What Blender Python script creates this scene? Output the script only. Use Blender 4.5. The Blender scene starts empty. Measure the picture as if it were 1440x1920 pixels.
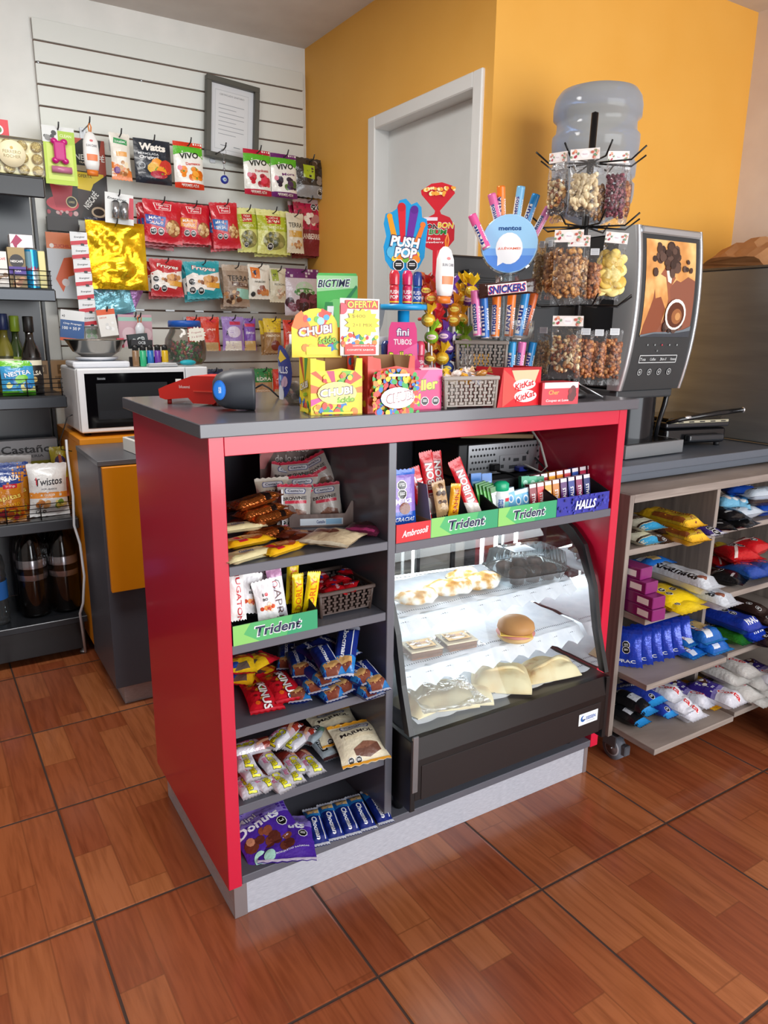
import bpy, bmesh, math, random
from math import sin, cos, pi, sqrt, atan2, radians, hypot
from mathutils import Vector, Matrix, Euler, noise
random.seed(7)
C = bpy.context.scene.collection
# ------------------------------------------------------------------ camera, world, lights, exposure
SC = bpy.context.scene
CAM = Vector((-.4501, -1.3272, 1.2699))
cd = bpy.data.cameras.new('camera'); cam = bpy.data.objects.new('camera', cd); C.objects.link(cam)
cam.location = CAM; cam.rotation_euler = (1.327, -.0111, -.5543)
cd.sensor_fit = 'VERTICAL'; cd.sensor_height = 36; cd.sensor_width = 27; cd.lens = 1382.279 / 1920 * 36
cd.clip_start = .02
SC.camera = cam
RM = Euler((1.327, -.0111, -.5543)).to_matrix()
def at(px, py, x=None, y=None, z=None):
    """the point of the place seen at a photograph pixel, on a given plane"""
    d = RM @ Vector(((px - 720) / 1382.279, -(py - 960) / 1382.279, -1))
    t = (x - CAM.x) / d.x if x is not None else (y - CAM.y) / d.y if y is not None else (z - CAM.z) / d.z
    return CAM + d * t
def size(px, P):
    """length in metres of a span of px pixels at the depth of P"""
    return px * -(RM.transposed() @ (Vector(P) - CAM)).z / 1382.279
def facing(x, y): return atan2(CAM.x - x, -(CAM.y - y))
wd = bpy.data.worlds.new('world'); SC.world = wd; wd.use_nodes = True
wd.node_tree.nodes['Background'].inputs[0].default_value = (.86, .93, 1, 1)
wd.node_tree.nodes['Background'].inputs[1].default_value = .42
def area(name, loc, target, sx, sy, power, col):
    l = bpy.data.lights.new(name, 'AREA'); l.shape = 'RECTANGLE'; l.size = sx; l.size_y = sy; l.energy = power; l.color = col
    o = bpy.data.objects.new(name, l); C.objects.link(o); o.location = loc
    o.rotation_euler = (Vector(target) - Vector(loc)).to_track_quat('-Z', 'Y').to_euler(); return o
area('shop_front_daylight', (1.7, -3.5, 1.45), (.7, 1, 1.1), 4.4, 2.6, 215, (.95, .98, 1))
area('slatwall_fill_light', (-.3, .6, 2.5), (-.3, .7, 0), 1.2, .3, 30, (1, .98, .94))  # added fill that brightens the slatwall; no ceiling lamp is known here
SC.view_settings.view_transform = 'Standard'; SC.view_settings.look = 'None'
SC.view_settings.exposure = 0.12; SC.view_settings.gamma = 1
# ------------------------------------------------------------------ materials
def lin(h):
    h = h.lstrip('#'); v = [int(h[i:i + 2], 16) / 255 for i in (0, 2, 4)]
    return tuple(c / 12.92 if c <= .04045 else ((c + .055) / 1.055) ** 2.4 for c in v) + (1,)
MC = {}
def m(c, r=.42, me=0, em=0, coat=0, bump=0, bs=60):
    if not isinstance(c, str): return c
    k = (c, r, me, em, coat, bump, bs)
    if k in MC: return MC[k]
    M = bpy.data.materials.new('paint_' + c); M.use_nodes = True; nt = M.node_tree; b = nt.nodes['Principled BSDF']
    b.inputs['Base Color'].default_value = lin(c); b.inputs['Roughness'].default_value = r; b.inputs['Metallic'].default_value = me
    if em: b.inputs['Emission Color'].default_value = lin(c); b.inputs['Emission Strength'].default_value = em
    if coat: b.inputs['Coat Weight'].default_value = coat; b.inputs['Coat Roughness'].default_value = .12
    if bump:
        t = nt.nodes.new('ShaderNodeTexCoord'); n = nt.nodes.new('ShaderNodeTexNoise'); n.inputs['Scale'].default_value = bs
        u = nt.nodes.new('ShaderNodeBump'); u.inputs['Strength'].default_value = bump; u.inputs['Distance'].default_value = .01
        nt.links.new(t.outputs['Object'], n.inputs[0]); nt.links.new(n.outputs[0], u.inputs['Height']); nt.links.new(u.outputs[0], b.inputs['Normal'])
    MC[k] = M; return M
class NT:
    def __init__(s, name):
        s.M = bpy.data.materials.new(name); s.M.use_nodes = True; s.t = s.M.node_tree; s.b = s.t.nodes['Principled BSDF']
    def n(s, typ, **kw):
        o = s.t.nodes.new('ShaderNode' + typ)
        for k, v in kw.items(): setattr(o, k, v)
        return o
    def l(s, a, b): s.t.links.new(a, b)
    def math(s, op, a, b=None, c=None):
        o = s.n('Math', operation=op)
        for i, v in enumerate((a, b, c)):
            if v is None: continue
            if isinstance(v, (int, float)): o.inputs[i].default_value = v
            else: s.l(v, o.inputs[i])
        return o.outputs[0]
    def ramp(s, fac, stops, interp='LINEAR'):
        o = s.n('ValToRGB'); cr = o.color_ramp; cr.interpolation = interp
        while len(cr.elements) < len(stops): cr.elements.new(.5)
        for e, (p, c) in zip(cr.elements, stops): e.position = p; e.color = lin(c)
        s.l(fac, o.inputs[0]); return o.outputs[0]
    def coords(s, sx=1, sy=1, sz=1, rz=0, loc=(0, 0, 0), src='Object'):
        t = s.n('TexCoord'); mp = s.n('Mapping'); mp.inputs['Scale'].default_value = (sx, sy, sz); mp.inputs['Rotation'].default_value = (0, 0, rz); mp.inputs['Location'].default_value = loc
        s.l(t.outputs[src], mp.inputs[0]); return mp.outputs[0]
    def bump(s, h, st=.2, d=.01):
        u = s.n('Bump'); u.inputs['Strength'].default_value = st; u.inputs['Distance'].default_value = d; s.l(h, u.inputs['Height']); s.l(u.outputs[0], s.b.inputs['Normal'])
def wood_mat(name, stops, sx, sy, sz, rough=.5):
    n = NT(name); co = n.coords(sx, sy, sz); a = n.n('TexNoise'); a.inputs['Scale'].default_value = 1; a.inputs['Detail'].default_value = 6; a.inputs['Distortion'].default_value = .6
    n.l(co, a.inputs[0]); n.l(n.ramp(a.outputs[0], stops), n.b.inputs['Base Color']); n.b.inputs['Roughness'].default_value = rough
    n.bump(a.outputs[0], .06); return n.M
def floor_mat():
    n = NT('wood_print_tile'); tp = .4525
    t = n.n('TexCoord'); mp = n.n('Mapping'); mp.vector_type = 'TEXTURE'
    mp.inputs['Location'].default_value = (-.2665, .1528, 0); mp.inputs['Rotation'].default_value = (0, 0, .0146); mp.inputs['Scale'].default_value = (tp, tp, tp)
    n.l(t.outputs['Object'], mp.inputs[0]); sp = n.n('SeparateXYZ'); n.l(mp.outputs[0], sp.inputs[0]); U, V = sp.outputs[0], sp.outputs[1]
    fu = n.math('FRACT', U); fv = n.math('FRACT', V); iu = n.math('FLOOR', U); iv = n.math('FLOOR', V)
    eu = n.math('MINIMUM', fu, n.math('SUBTRACT', 1, fu)); ev = n.math('MINIMUM', fv, n.math('SUBTRACT', 1, fv)); e = n.math('MINIMUM', eu, ev)
    pl = n.math('FLOOR', n.math('MULTIPLY', fu, 5)); pf = n.math('FRACT', n.math('MULTIPLY', fu, 5))
    st = n.math('FRACT', n.math('MULTIPLY', n.math('ADD', pl, 1.3), .37))
    row = n.math('ADD', fv, n.math('MULTIPLY', st, 1)); ri = n.math('FLOOR', row); rf = n.math('FRACT', row)
    ep = n.math('MINIMUM', n.math('MINIMUM', pf, n.math('SUBTRACT', 1, pf)), n.math('MULTIPLY', n.math('MINIMUM', rf, n.math('SUBTRACT', 1, rf)), 5))
    cb = n.n('CombineXYZ'); n.l(n.math('ADD', n.math('MULTIPLY', iu, 7), pl), cb.inputs[0]); n.l(n.math('ADD', n.math('MULTIPLY', iv, 3), ri), cb.inputs[1])
    wn = n.n('TexWhiteNoise', noise_dimensions='2D'); n.l(cb.outputs[0], wn.inputs['Vector'])
    gm = n.n('CombineXYZ'); n.l(n.math('MULTIPLY', U, 34), gm.inputs[0]); n.l(n.math('MULTIPLY', V, 2.6), gm.inputs[1]); n.l(n.math('MULTIPLY', wn.outputs[0], 30), gm.inputs[2])
    g = n.n('TexNoise'); g.inputs['Scale'].default_value = 1; g.inputs['Detail'].default_value = 5; g.inputs['Distortion'].default_value = .5; n.l(gm.outputs[0], g.inputs[0])
    base = n.ramp(wn.outputs[0], [(0, '874529'), (.35, '914e2f'), (.7, '9a5834'), (1, 'a4633c')])
    gr = n.ramp(g.outputs[0], [(.25, 'c4b4a8'), (.6, 'ffffff')])
    mx = n.n('MixRGB', blend_type='MULTIPLY'); mx.inputs[0].default_value = .75; n.l(base, mx.inputs[1]); n.l(gr, mx.inputs[2])
    seam = n.math('GREATER_THAN', ep, .018); s2 = n.n('MixRGB'); s2.inputs[1].default_value = lin('6e3c22'); n.l(n.math('MULTIPLY_ADD', seam, .55, .45), s2.inputs[0]); n.l(mx.outputs[0], s2.inputs[2])
    gt = n.math('GREATER_THAN', e, .0065); s3 = n.n('MixRGB'); s3.inputs[1].default_value = lin('3a2419'); n.l(gt, s3.inputs[0]); n.l(s2.outputs[0], s3.inputs[2])
    n.l(s3.outputs[0], n.b.inputs['Base Color'])
    rr = n.n('MapRange'); rr.inputs[3].default_value = .8; rr.inputs[4].default_value = .2; n.l(gt, rr.inputs[0]); n.l(rr.outputs[0], n.b.inputs['Roughness'])
    hb = n.math('MINIMUM', n.math('MULTIPLY', e, 70), 1); n.bump(n.math('ADD', hb, n.math('MULTIPLY', g.outputs[0], .05)), .5, .003)
    return n.M
def glassy(name, tint, fmix=1.0, rough=.02, bump=0, scale=40, haze=0, ior=1.45):
    """thin clear sheet: tinted pass-through, fresnel reflection, a little haze"""
    n = NT(name); n.t.nodes.remove(n.b); out = n.t.nodes['Material Output']
    tr = n.n('BsdfTransparent'); tr.inputs[0].default_value = lin(tint); gl = n.n('BsdfGlossy'); gl.inputs['Roughness'].default_value = rough
    fr = n.n('Fresnel'); fr.inputs[0].default_value = ior; mx = n.n('MixShader'); n.l(n.math('MULTIPLY', fr.outputs[0], fmix), mx.inputs[0]); n.l(tr.outputs[0], mx.inputs[1]); n.l(gl.outputs[0], mx.inputs[2])
    last = mx.outputs[0]
    if haze:
        df = n.n('BsdfDiffuse'); df.inputs[0].default_value = lin('ffffff') if tint > '9' else lin(tint); m2 = n.n('MixShader'); m2.inputs[0].default_value = haze; n.l(last, m2.inputs[1]); n.l(df.outputs[0], m2.inputs[2]); last = m2.outputs[0]
    if bump:
        ns = n.n('TexNoise'); ns.inputs['Scale'].default_value = scale; ns.inputs['Detail'].default_value = 2; n.l(n.coords(), ns.inputs[0])
        u = n.n('Bump'); u.inputs['Strength'].default_value = bump; u.inputs['Distance'].default_value = .01; n.l(ns.outputs[0], u.inputs['Height']); n.l(u.outputs[0], gl.inputs['Normal']); n.l(u.outputs[0], fr.inputs['Normal'])
    n.l(last, out.inputs[0]); return n.M
def noisy(name, stops, scale, rough=.5, me=0, bump=.1, stretch=(1, 1, 1), detail=4):
    n = NT(name); a = n.n('TexNoise'); a.inputs['Scale'].default_value = scale; a.inputs['Detail'].default_value = detail; n.l(n.coords(*stretch), a.inputs[0])
    n.l(n.ramp(a.outputs[0], stops), n.b.inputs['Base Color']); n.b.inputs['Roughness'].default_value = rough; n.b.inputs['Metallic'].default_value = me
    if bump: n.bump(a.outputs[0], bump)
    return n.M
FLOOR = floor_mat()
OAK = wood_mat('grey_oak_laminate', [(.3, '776b64'), (.5, '8c8078'), (.7, '9f938a')], 3, 9, 60, .5)
OAKV = wood_mat('grey_oak_laminate_upright', [(.3, '6c615c'), (.5, '83776f'), (.7, '968a81')], 40, 40, 2.5, .5)
REDW = m('c81438', .3, 0, 0, .4); GREY = m('5a5b64', .36, 0, 0, .4); GREYD = m('3c3c46', .45)
STEEL = noisy('brushed_steel', [(.3, '9a9ca0'), (.7, 'b9bbc0')], 5, .32, .9, .03, (1, 1, 40))
ALU = noisy('brushed_plinth_foil', [(.3, 'b4b8c4'), (.7, 'ccd0da')], 30, .36, .3, .05, (2, 2, 14))
WHITE = noisy('white_wall_paint', [(.3, 'e2e3de'), (.7, 'ebebe6')], 8, .75, 0, .04)
CEILM = noisy('ceiling_paint', [(.3, 'cfc9c4'), (.7, 'd6d1cc')], 8, .85, 0, .04)
YELW = noisy('ochre_wall_paint', [(.3, 'e8aa44'), (.7, 'ecb04c')], 4, .6, 0, .05)
BLK = m('141416', .35); BLKM = m('101012', .22); BLKR = m('1d1d20', .6)
GLASS = glassy('clear_glass', 'fafcfc', .8); FILM = glassy('crinkled_clear_film', 'fafafa', 1.3, .08, .9, 55, .05); PET = glassy('clear_plastic', 'eef4f6', 1.0, .04, .2, 20, .04)
BLUEPC = glassy('blue_polycarbonate', '93abc9', .9, .08, .1, 12, .26); BOTTLE = glassy('clear_bottle_plastic', 'd9e4ea', 1, .05, .3, 20, .03)
FOILGOLD = noisy('gold_foil', [(.3, 'e0a200'), (.7, 'ffd42a')], 13, .22, .75, .6)
KRAFT = noisy('kraft_paper', [(.3, 'a9764a'), (.7, 'b98758')], 12, .8, 0, .3)
CARD = m('b08d66', .8); PAPER = m('f2f2f0', .7)
# ------------------------------------------------------------------ mesh builder
def ident(p): return p
class G:
    def __init__(s): s.v = []; s.f = []; s.fm = []; s.sm = []; s.mats = []
    def mi(s, mat):
        if mat not in s.mats: s.mats.append(mat)
        return s.mats.index(mat)
    def add(s, vs, fs, mat, sm=False, xf=None):
        b = len(s.v); s.v += [(xf @ Vector(p)) if xf else Vector(p) for p in vs]; k = s.mi(m(mat))
        for f in fs: s.f.append([b + i for i in f]); s.fm.append(k); s.sm.append(sm)
        return s
    def box(s, x0, x1, y0, y1, z0, z1, mat, b=.0015, xf=None, seg=1):
        if x1 < x0: x0, x1 = x1, x0
        if y1 < y0: y0, y1 = y1, y0
        if z1 < z0: z0, z1 = z1, z0
        bm = bmesh.new(); bmesh.ops.create_cube(bm, size=1)
        for v in bm.verts: v.co = Vector(((x0 + x1) / 2 + v.co.x * (x1 - x0), (y0 + y1) / 2 + v.co.y * (y1 - y0), (z0 + z1) / 2 + v.co.z * (z1 - z0)))
        b = min(b, .3 * min(x1 - x0, y1 - y0, z1 - z0))
        if b > 0: bmesh.ops.bevel(bm, geom=list(bm.edges), offset=b, segments=seg, affect='EDGES', profile=.5)
        bm.verts.index_update(); s.add([v.co.copy() for v in bm.verts], [[v.index for v in f.verts] for f in bm.faces], mat, False, xf); bm.free(); return s
    def prism(s, pts, z0, z1, mat, xf=None, caps=True):
        n = len(pts); vs = [(x, y, z0) for x, y in pts] + [(x, y, z1) for x, y in pts]
        fs = [[i, (i + 1) % n, n + (i + 1) % n, n + i] for i in range(n)]
        if caps: fs += [list(range(n))[::-1], list(range(n, 2 * n))]
        return s.add(vs, fs, mat, False, xf)
    def tube(s, path, r, mat, n=8, xf=None, cap=True):
        path = [Vector(p) for p in path]; R = r if isinstance(r, (list, tuple)) else [r] * len(path); vs = []; up = None
        for i, p in enumerate(path):
            d = (path[min(i + 1, len(path) - 1)] - path[max(i - 1, 0)]).normalized()
            if up is None: up = d.orthogonal().normalized()
            else: up = (up - d * up.dot(d)); up = up.normalized() if up.length > 1e-6 else d.orthogonal().normalized()
            w = d.cross(up)
            for k in range(n): a = 2 * pi * k / n; vs.append(p + (up * cos(a) + w * sin(a)) * R[i])
        fs = [[i * n + k, i * n + (k + 1) % n, (i + 1) * n + (k + 1) % n, (i + 1) * n + k] for i in range(len(path) - 1) for k in range(n)]
        if cap: fs += [list(range(n))[::-1], [(len(path) - 1) * n + k for k in range(n)]]
        return s.add(vs, fs, mat, True, xf)
    def lathe(s, prof, mat, n=24, c=(0, 0, 0), xf=None, sq=1, e=2.0):
        """surface of revolution about z; e>2 squares the section, sq squashes y"""
        vs = []
        for r, z in prof:
            for k in range(n):
                a = 2 * pi * k / n; q = (abs(cos(a)) ** e + abs(sin(a)) ** e) ** (-1 / e)
                vs.append((c[0] + r * q * cos(a), c[1] + r * q * sin(a) * sq, c[2] + z))
        fs = [[i * n + k, i * n + (k + 1) % n, (i + 1) * n + (k + 1) % n, (i + 1) * n + k] for i in range(len(prof) - 1) for k in range(n)]
        return s.add(vs, fs, mat, True, xf)
    def ball(s, c, r, mat, nu=10, nv=7, xf=None, rot=None):
        r = r if isinstance(r, (list, tuple)) else (r, r, r); vs = []; c = Vector(c)
        for j in range(nv + 1):
            b = -pi / 2 + pi * j / nv
            for k in range(nu):
                a = 2 * pi * k / nu; p = Vector((r[0] * cos(a) * cos(b), r[1] * sin(a) * cos(b), r[2] * sin(b)))
                vs.append(c + (rot @ p if rot else p))
        fs = [[j * nu + k, j * nu + (k + 1) % nu, (j + 1) * nu + (k + 1) % nu, (j + 1) * nu + k] for j in range(nv) for k in range(nu)]
        return s.add(vs, fs, mat, True, xf)
    def grid(s, P, mat, sm=True, xf=None, flip=False):
        ny, nx = len(P), len(P[0]); vs = [p for r in P for p in r]
        fs = [[j * nx + i, j * nx + i + 1, (j + 1) * nx + i + 1, (j + 1) * nx + i] for j in range(ny - 1) for i in range(nx - 1)]
        if flip: fs = [f[::-1] for f in fs]
        return s.add(vs, fs, mat, sm, xf)
    def mesh(s, name):
        me = bpy.data.meshes.new(name); me.from_pydata([tuple(p) for p in s.v], [], s.f)
        for k in s.mats: me.materials.append(k)
        me.polygons.foreach_set('material_index', s.fm); me.polygons.foreach_set('use_smooth', s.sm); me.validate(); me.update(); return me
    def obj(s, name, parent=None, loc=(0, 0, 0), rot=(0, 0, 0)):
        o = bpy.data.objects.new(name, s.mesh(name)); C.objects.link(o); o.location = loc; o.rotation_euler = rot
        if parent: o.parent = parent
        return o
# ------------------------------------------------------------------ printed graphics that follow a surface
def clip(poly, ax, val, keep_less):
    out = []; n = len(poly)
    for i in range(n):
        a, b = poly[i], poly[(i + 1) % n]; da, db = a[ax] - val, b[ax] - val
        if keep_less: da, db = -da, -db
        if da >= 0: out.append(a)
        if da * db < 0: t = da / (da - db); out.append((a[0] + (b[0] - a[0]) * t, a[1] + (b[1] - a[1]) * t))
    return out
def cells(poly, nx, ny):
    res = []; us = [p[0] for p in poly]
    for i in range(max(0, int(min(us) * nx)), min(nx - 1, int(max(us) * nx)) + 1):
        q = clip(clip(poly, 0, i / nx, False), 0, (i + 1) / nx, True)
        if len(q) < 3: continue
        vsx = [p[1] for p in q]
        for j in range(max(0, int(min(vsx) * ny)), min(ny - 1, int(max(vsx) * ny)) + 1):
            w = clip(clip(q, 1, j / ny, False), 1, (j + 1) / ny, True)
            if len(w) >= 3: res.append((i, j, w))
    return res
TX = {}
def glyphs(txt, bold):
    k = (txt, bold)
    if k in TX: return TX[k]
    cu = bpy.data.curves.new('t', 'FONT'); cu.body = txt; cu.size = 1; cu.resolution_u = 2; cu.offset = bold; cu.fill_mode = 'FRONT'
    o = bpy.data.objects.new('t', cu); me = bpy.data.meshes.new_from_object(o)
    vs = [v.co.copy() for v in me.vertices]; fs = [tuple(p.vertices) for p in me.polygons]
    bpy.data.objects.remove(o); bpy.data.curves.remove(cu); bpy.data.meshes.remove(me)
    if not vs: TX[k] = []; return []
    x0 = min(v.x for v in vs); x1 = max(v.x for v in vs); y0 = min(v.y for v in vs); y1 = max(v.y for v in vs)
    TX[k] = [[((vs[i].x - x0) / (x1 - x0) - .5, (vs[i].y - y0) / (y1 - y0) - .5) for i in f] for f in fs]; return TX[k]
def polys(item, asp):
    """item -> list of (colour, [polygons in 0..1 space]); asp = width/height"""
    k = item[0]
    def ell(cu, cv, ru, rv, n=18, a0=0): return [(cu + ru * cos(2 * pi * i / n + a0), cv + rv * sin(2 * pi * i / n + a0)) for i in range(n)]
    if k == 'r': _, a, b, c, d, col = item[:6]; return [(col, [[(a, b), (c, b), (c, d), (a, d)]])]
    if k == 'e':
        _, cu, cv, ru, rv, col = item[:6]; rv = rv or ru * asp; return [(col, [ell(cu, cv, ru, rv)])]
    if k == 'p': return [(item[2], [list(item[1])])]
    if k == 's':
        _, cu, cv, ru, q, n, col = item[:7]; pts = []; rv = ru * asp if len(item) < 8 else item[7]
        for i in range(2 * n): f = 1 if i % 2 else q; pts.append((cu + ru * f * cos(pi * i / n), cv + rv * f * sin(pi * i / n)))
        return [(col, [[(cu, cv), pts[i], pts[(i + 1) % (2 * n)]] for i in range(2 * n)])]
    if k == 'o':
        _, cu, cv, ru = item; rv = ru * asp
        return [('f2f2f2', [ell(cu, cv, ru, rv, 8, pi / 8)]), ('151515', [ell(cu, cv, ru * .86, rv * .86, 8, pi / 8)]),
                ('f2f2f2', [[(cu - ru * .5, cv + o * rv), (cu + ru * .5, cv + o * rv), (cu + ru * .5, cv + (o + .14) * rv), (cu - ru * .5, cv + (o + .14) * rv)] for o in (.18, -.12)])]
    if k == 'b':
        _, cu, cv, ru, rv, n, cols, sz = item; rr = random.Random(n * 31 + int(cu * 100)); out = []
        for i in range(n):
            a = rr.uniform(0, 2 * pi); d = sqrt(rr.uniform(0, 1)); q = sz * rr.uniform(.7, 1.3); u = cu + ru * d * cos(a); v = cv + rv * d * sin(a); th = rr.uniform(0, pi); ra = rr.uniform(.7, 1)
            pts = []
            for j in range(9): b = 2 * pi * j / 9; x = q * cos(b); y = q * ra * sin(b); pts.append((u + x * cos(th) - y * sin(th), v + (x * sin(th) + y * cos(th)) * asp))
            out.append((cols[i % len(cols)], [pts]))
        return out
    if k == 't':
        _, txt, cu, cv, w, h, col = item[:7]; rot = radians(item[7]) if len(item) > 7 else 0; oc = item[8] if len(item) > 8 else None; sh = item[9] if len(item) > 9 else 0; bold = item[10] if len(item) > 10 else .02
        def place(b, gw):
            r = []
            for p in glyphs(txt, b):
                q = []
                for x, y in p:
                    X = (x * gw[0] + y * sh * h / asp) ; Y = y * gw[1] / asp
                    q.append((cu + X * cos(rot) - Y * sin(rot), cv + (X * sin(rot) + Y * cos(rot)) * asp))
                r.append(q)
            return r
        res = []
        if oc: res.append((oc, place(.05, (w * 1.05, h * 1.18))))
        res.append((col, place(bold, (w, h)))); return res
def surf(g, P, base, items=(), asp=1, rough=.4, me=0, coat=0, xf=None, lift=.0002, mk=None, flip=False, bump=0):
    """grid surface with printing on it; P[j][i], j up, i right"""
    ny, nx = len(P) - 1, len(P[0]) - 1
    mk = mk or (lambda c: m(c, rough, me, 0, coat, bump, 90))
    if base is not None: g.grid(P, mk(base) if isinstance(base, str) else base, True, xf, flip)
    L = lift
    for it in items:
        for col, pls in polys(it, asp):
            vs = []; fs = []; idx = {}
            for pl in pls:
                for i, j, w in cells(pl, nx, ny):
                    a, b, c, d = P[j][i], P[j][i + 1], P[j + 1][i + 1], P[j + 1][i]
                    nrm = (b - a + c - d).cross(d - a + c - b)
                    if nrm.length < 1e-12: continue
                    nrm.normalize()
                    if flip: nrm = -nrm
                    face = []
                    for u, v in w:
                        fu = u * nx - i; fv = v * ny - j; p = (a * (1 - fu) + b * fu) * (1 - fv) + (d * (1 - fu) + c * fu) * fv
                        kk = (round(u, 5), round(v, 5))
                        if kk not in idx: idx[kk] = len(vs); vs.append(p + nrm * L)
                        if idx[kk] not in face: face.append(idx[kk])
                    if len(face) > 2: fs.append(face[::-1] if flip else face)
            if fs: g.add(vs, fs, mk(col) if isinstance(col, str) else col, True, xf)
            L += .00009
def plane(x0, x1, y0, y1, nx=1, ny=1, f=None):
    f = f or (lambda x, y: Vector((x, y, 0))); return [[f(x0 + (x1 - x0) * i / nx, y0 + (y1 - y0) * j / ny) for i in range(nx + 1)] for j in range(ny + 1)]
FR = Matrix.Rotation(pi / 2, 4, 'X')       # flat art -> upright, facing -Y
def face_front(w, h, y=0, z=0, x=0): return Matrix.Translation((x, y, z)) @ FR
def art(g, w, h, base, items, xf=None, **k): surf(g, plane(-w / 2, w / 2, 0, h), base, items, w / h, xf=(xf or Matrix()) @ FR, **k)
# ------------------------------------------------------------------ packs
D = {}     # name -> (base colour, items, roughness, metallic, coat)
MB = {}
def bag_mesh(name, w, h, t, kind='pillow', seed=0, cr=.0016):
    cr *= 1.25 + 7 * w; key = (name, round(w, 3), round(h, 3), round(t, 3), kind, seed)
    if key in MB: return MB[key]
    base, items, rough, me = (list(D[name]) + [.36, 0])[:4] if len(D[name]) < 4 else D[name][:4]
    nx, ny = 12, 16; sealt = min(.018, .09 * h); g = G()
    def shape(side):
        P = []
        for j in range(ny + 1):
            y = -h / 2 + h * j / ny; row = []
            for i in range(nx + 1):
                x = -w / 2 + w * i / nx; dt = h / 2 - y; db = y + h / 2
                q = lambda d, k: sin(pi / 2 * max(0, min(1, (d - (sealt if k < .3 else .0)) / (k * h)))) ** .75 if d > 0 else 0
                if kind == 'pillow': pe = q(dt, .29) * q(db, .29)
                elif kind == 'doy': pe = q(dt, .8) * (sin(pi / 2 * min(1, (db + .002) / (.12 * h))) ** .7 if db > 0 else 0)
                elif kind == 'bar': pe = min(1, max(0, (min(dt, db) - sealt) / (.06 * h))) ** .6
                else: pe = min(1, max(0, (min(dt, db) - .004) / .012))
                s_ = abs(2 * x / w); pr = pe * max(0, 1 - s_ ** (2.4 if kind != 'bar' else 5)) ** .62
                nz = noise.noise(Vector((x * 26, y * 26, seed * 7.3 + side * 3))) * cr * 1.6 + noise.noise(Vector((x * 70, y * 30, seed * 3.1 + side))) * cr
                cz = sin(x * 2 * pi / max(.012, w / 7) + seed) * .0012 * math.exp(-abs(min(dt, db) - sealt) / (.12 * h)) * (1 if kind in ('pillow', 'bar') else .3)
                edge = min(1, (1 - s_) * 4); zig = (.0014 if i % 2 else -.0014) if (j in (0, ny) and kind in ('pillow', 'bar')) else 0
                row.append(Vector((x * (1 - .075 * pe * (kind == 'pillow') - .03 * pe * (kind == 'bar')), y + zig, side * (t / 2 * pr + .0004) + (nz + cz) * edge * (.35 + .65 * pe))))
            P.append(row)
        return P
    F, B = shape(1), shape(-1)
    for j in range(ny + 1):
        for i in range(nx + 1):
            if (F[j][i] - B[j][i]).z < .0003: z = (F[j][i].z + B[j][i].z) / 2; F[j][i].z = z + .0002; B[j][i].z = z - .0002
    surf(g, F, base, items, w / h, rough, me, .35, bump=.22)
    g.grid(B, m(base, rough, me) if isinstance(base, str) else base, True, None, True)
    MB[key] = g.mesh(name + '_pack'); return MB[key]
LAB = {}
def tag(o, label, cat, group=None, kind=None):
    if label: o['label'] = label
    if cat: o['category'] = cat
    if group: o['group'] = group
    if kind: o['kind'] = kind
    return o
def mobj(name, mesh, loc=(0, 0, 0), rot=(0, 0, 0), parent=None):
    o = bpy.data.objects.new(name, mesh); C.objects.link(o); o.location = loc
    if isinstance(rot, Matrix): o.rotation_euler = rot.to_euler()
    else: o.rotation_euler = rot
    if parent: o.parent = parent
    return o
def thing(name, label, cat, loc=(0, 0, 0), rz=0, group=None):
    o = bpy.data.objects.new(name, None); C.objects.link(o); o.location = loc; o.rotation_euler = (0, 0, rz); o.empty_display_size = .05
    return tag(o, label, cat, group)
def struct(name, g, **k): o = g.obj(name, **k); o['kind'] = 'structure'; return o
def clone(root, loc, rot=None, label=None, group=None):
    r = root.copy(); C.objects.link(r); r.location = loc
    if rot is not None: r.rotation_euler = rot
    if label: r['label'] = label
    if group: r['group'] = group
    for ch in list(root.children):
        c = ch.copy(); C.objects.link(c); c.parent = r
        for k in ch.children: d = k.copy(); C.objects.link(d); d.parent = c
    return r
def lay(dn, loc, w, h, t, rz, label, cat, name, group=None, tx=0, ty=0, kind='pillow', seed=0):
    """a pack lying face up: loc = centre, rz = heading of its top edge, tx lifts its top edge, ty rolls it"""
    R = Matrix.Rotation(rz, 3, 'Z') @ Matrix.Rotation(tx, 3, 'X') @ Matrix.Rotation(ty, 3, 'Y')
    return tag(mobj(name, bag_mesh(dn, w, h, t, kind, seed), loc, R), label, cat, group)
# ------------------------------------------------------------------ the room
struct('floor', G().box(-2.2, 3.2, -3.8, 2.3, -.05, 0, FLOOR, 0))
struct('ceiling', G().box(-2.2, 2.8, -2.6, 2.3, 2.526, 2.6, CEILM, 0))
struct('wall_back', G().box(-2.2, 1.247, 2.14, 2.3, 0, 2.526, WHITE, 0))
struct('wall_left', G().box(-2.2, -2.0, -2.6, 2.14, 0, 2.526, noisy('grey_wall_paint', [(.3, '8e8a84'), (.7, '989490')], 8, .8, 0, .04), 0))
struct('wall_front_light_block', G().box(-2.2, -.75, -2.75, -2.6, 0, 2.526, noisy('grey_light_block_paint', [(.3, '8e8a84'), (.7, '989490')], 8, .8, 0, .04), 0))  # unseen wall added to keep stray light off the counter's left side
g = G(); g.box(1.247, 1.40, 1.54, 2.3, 0, 2.526, YELW, 0).box(1.247, 1.40, .80, 1.54, 2.08, 2.526, YELW, 0).box(1.247, 1.40, .755, .80, 0, 2.526, YELW, 0)
struct('wall_right_passage', g)
struct('wall_orange', G().box(1.40, 2.75, .755, .9, 0, 2.526, YELW, 0))
struct('wall_right', G().box(2.603, 2.75, -2.6, .755, 0, 2.526, noisy('pinkish_white_wall_paint', [(.3, 'dccfc8'), (.7, 'e3d8d1')], 8, .75, 0, .04), 0))
g = G(); WF = m('e3e4e2', .4)
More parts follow.
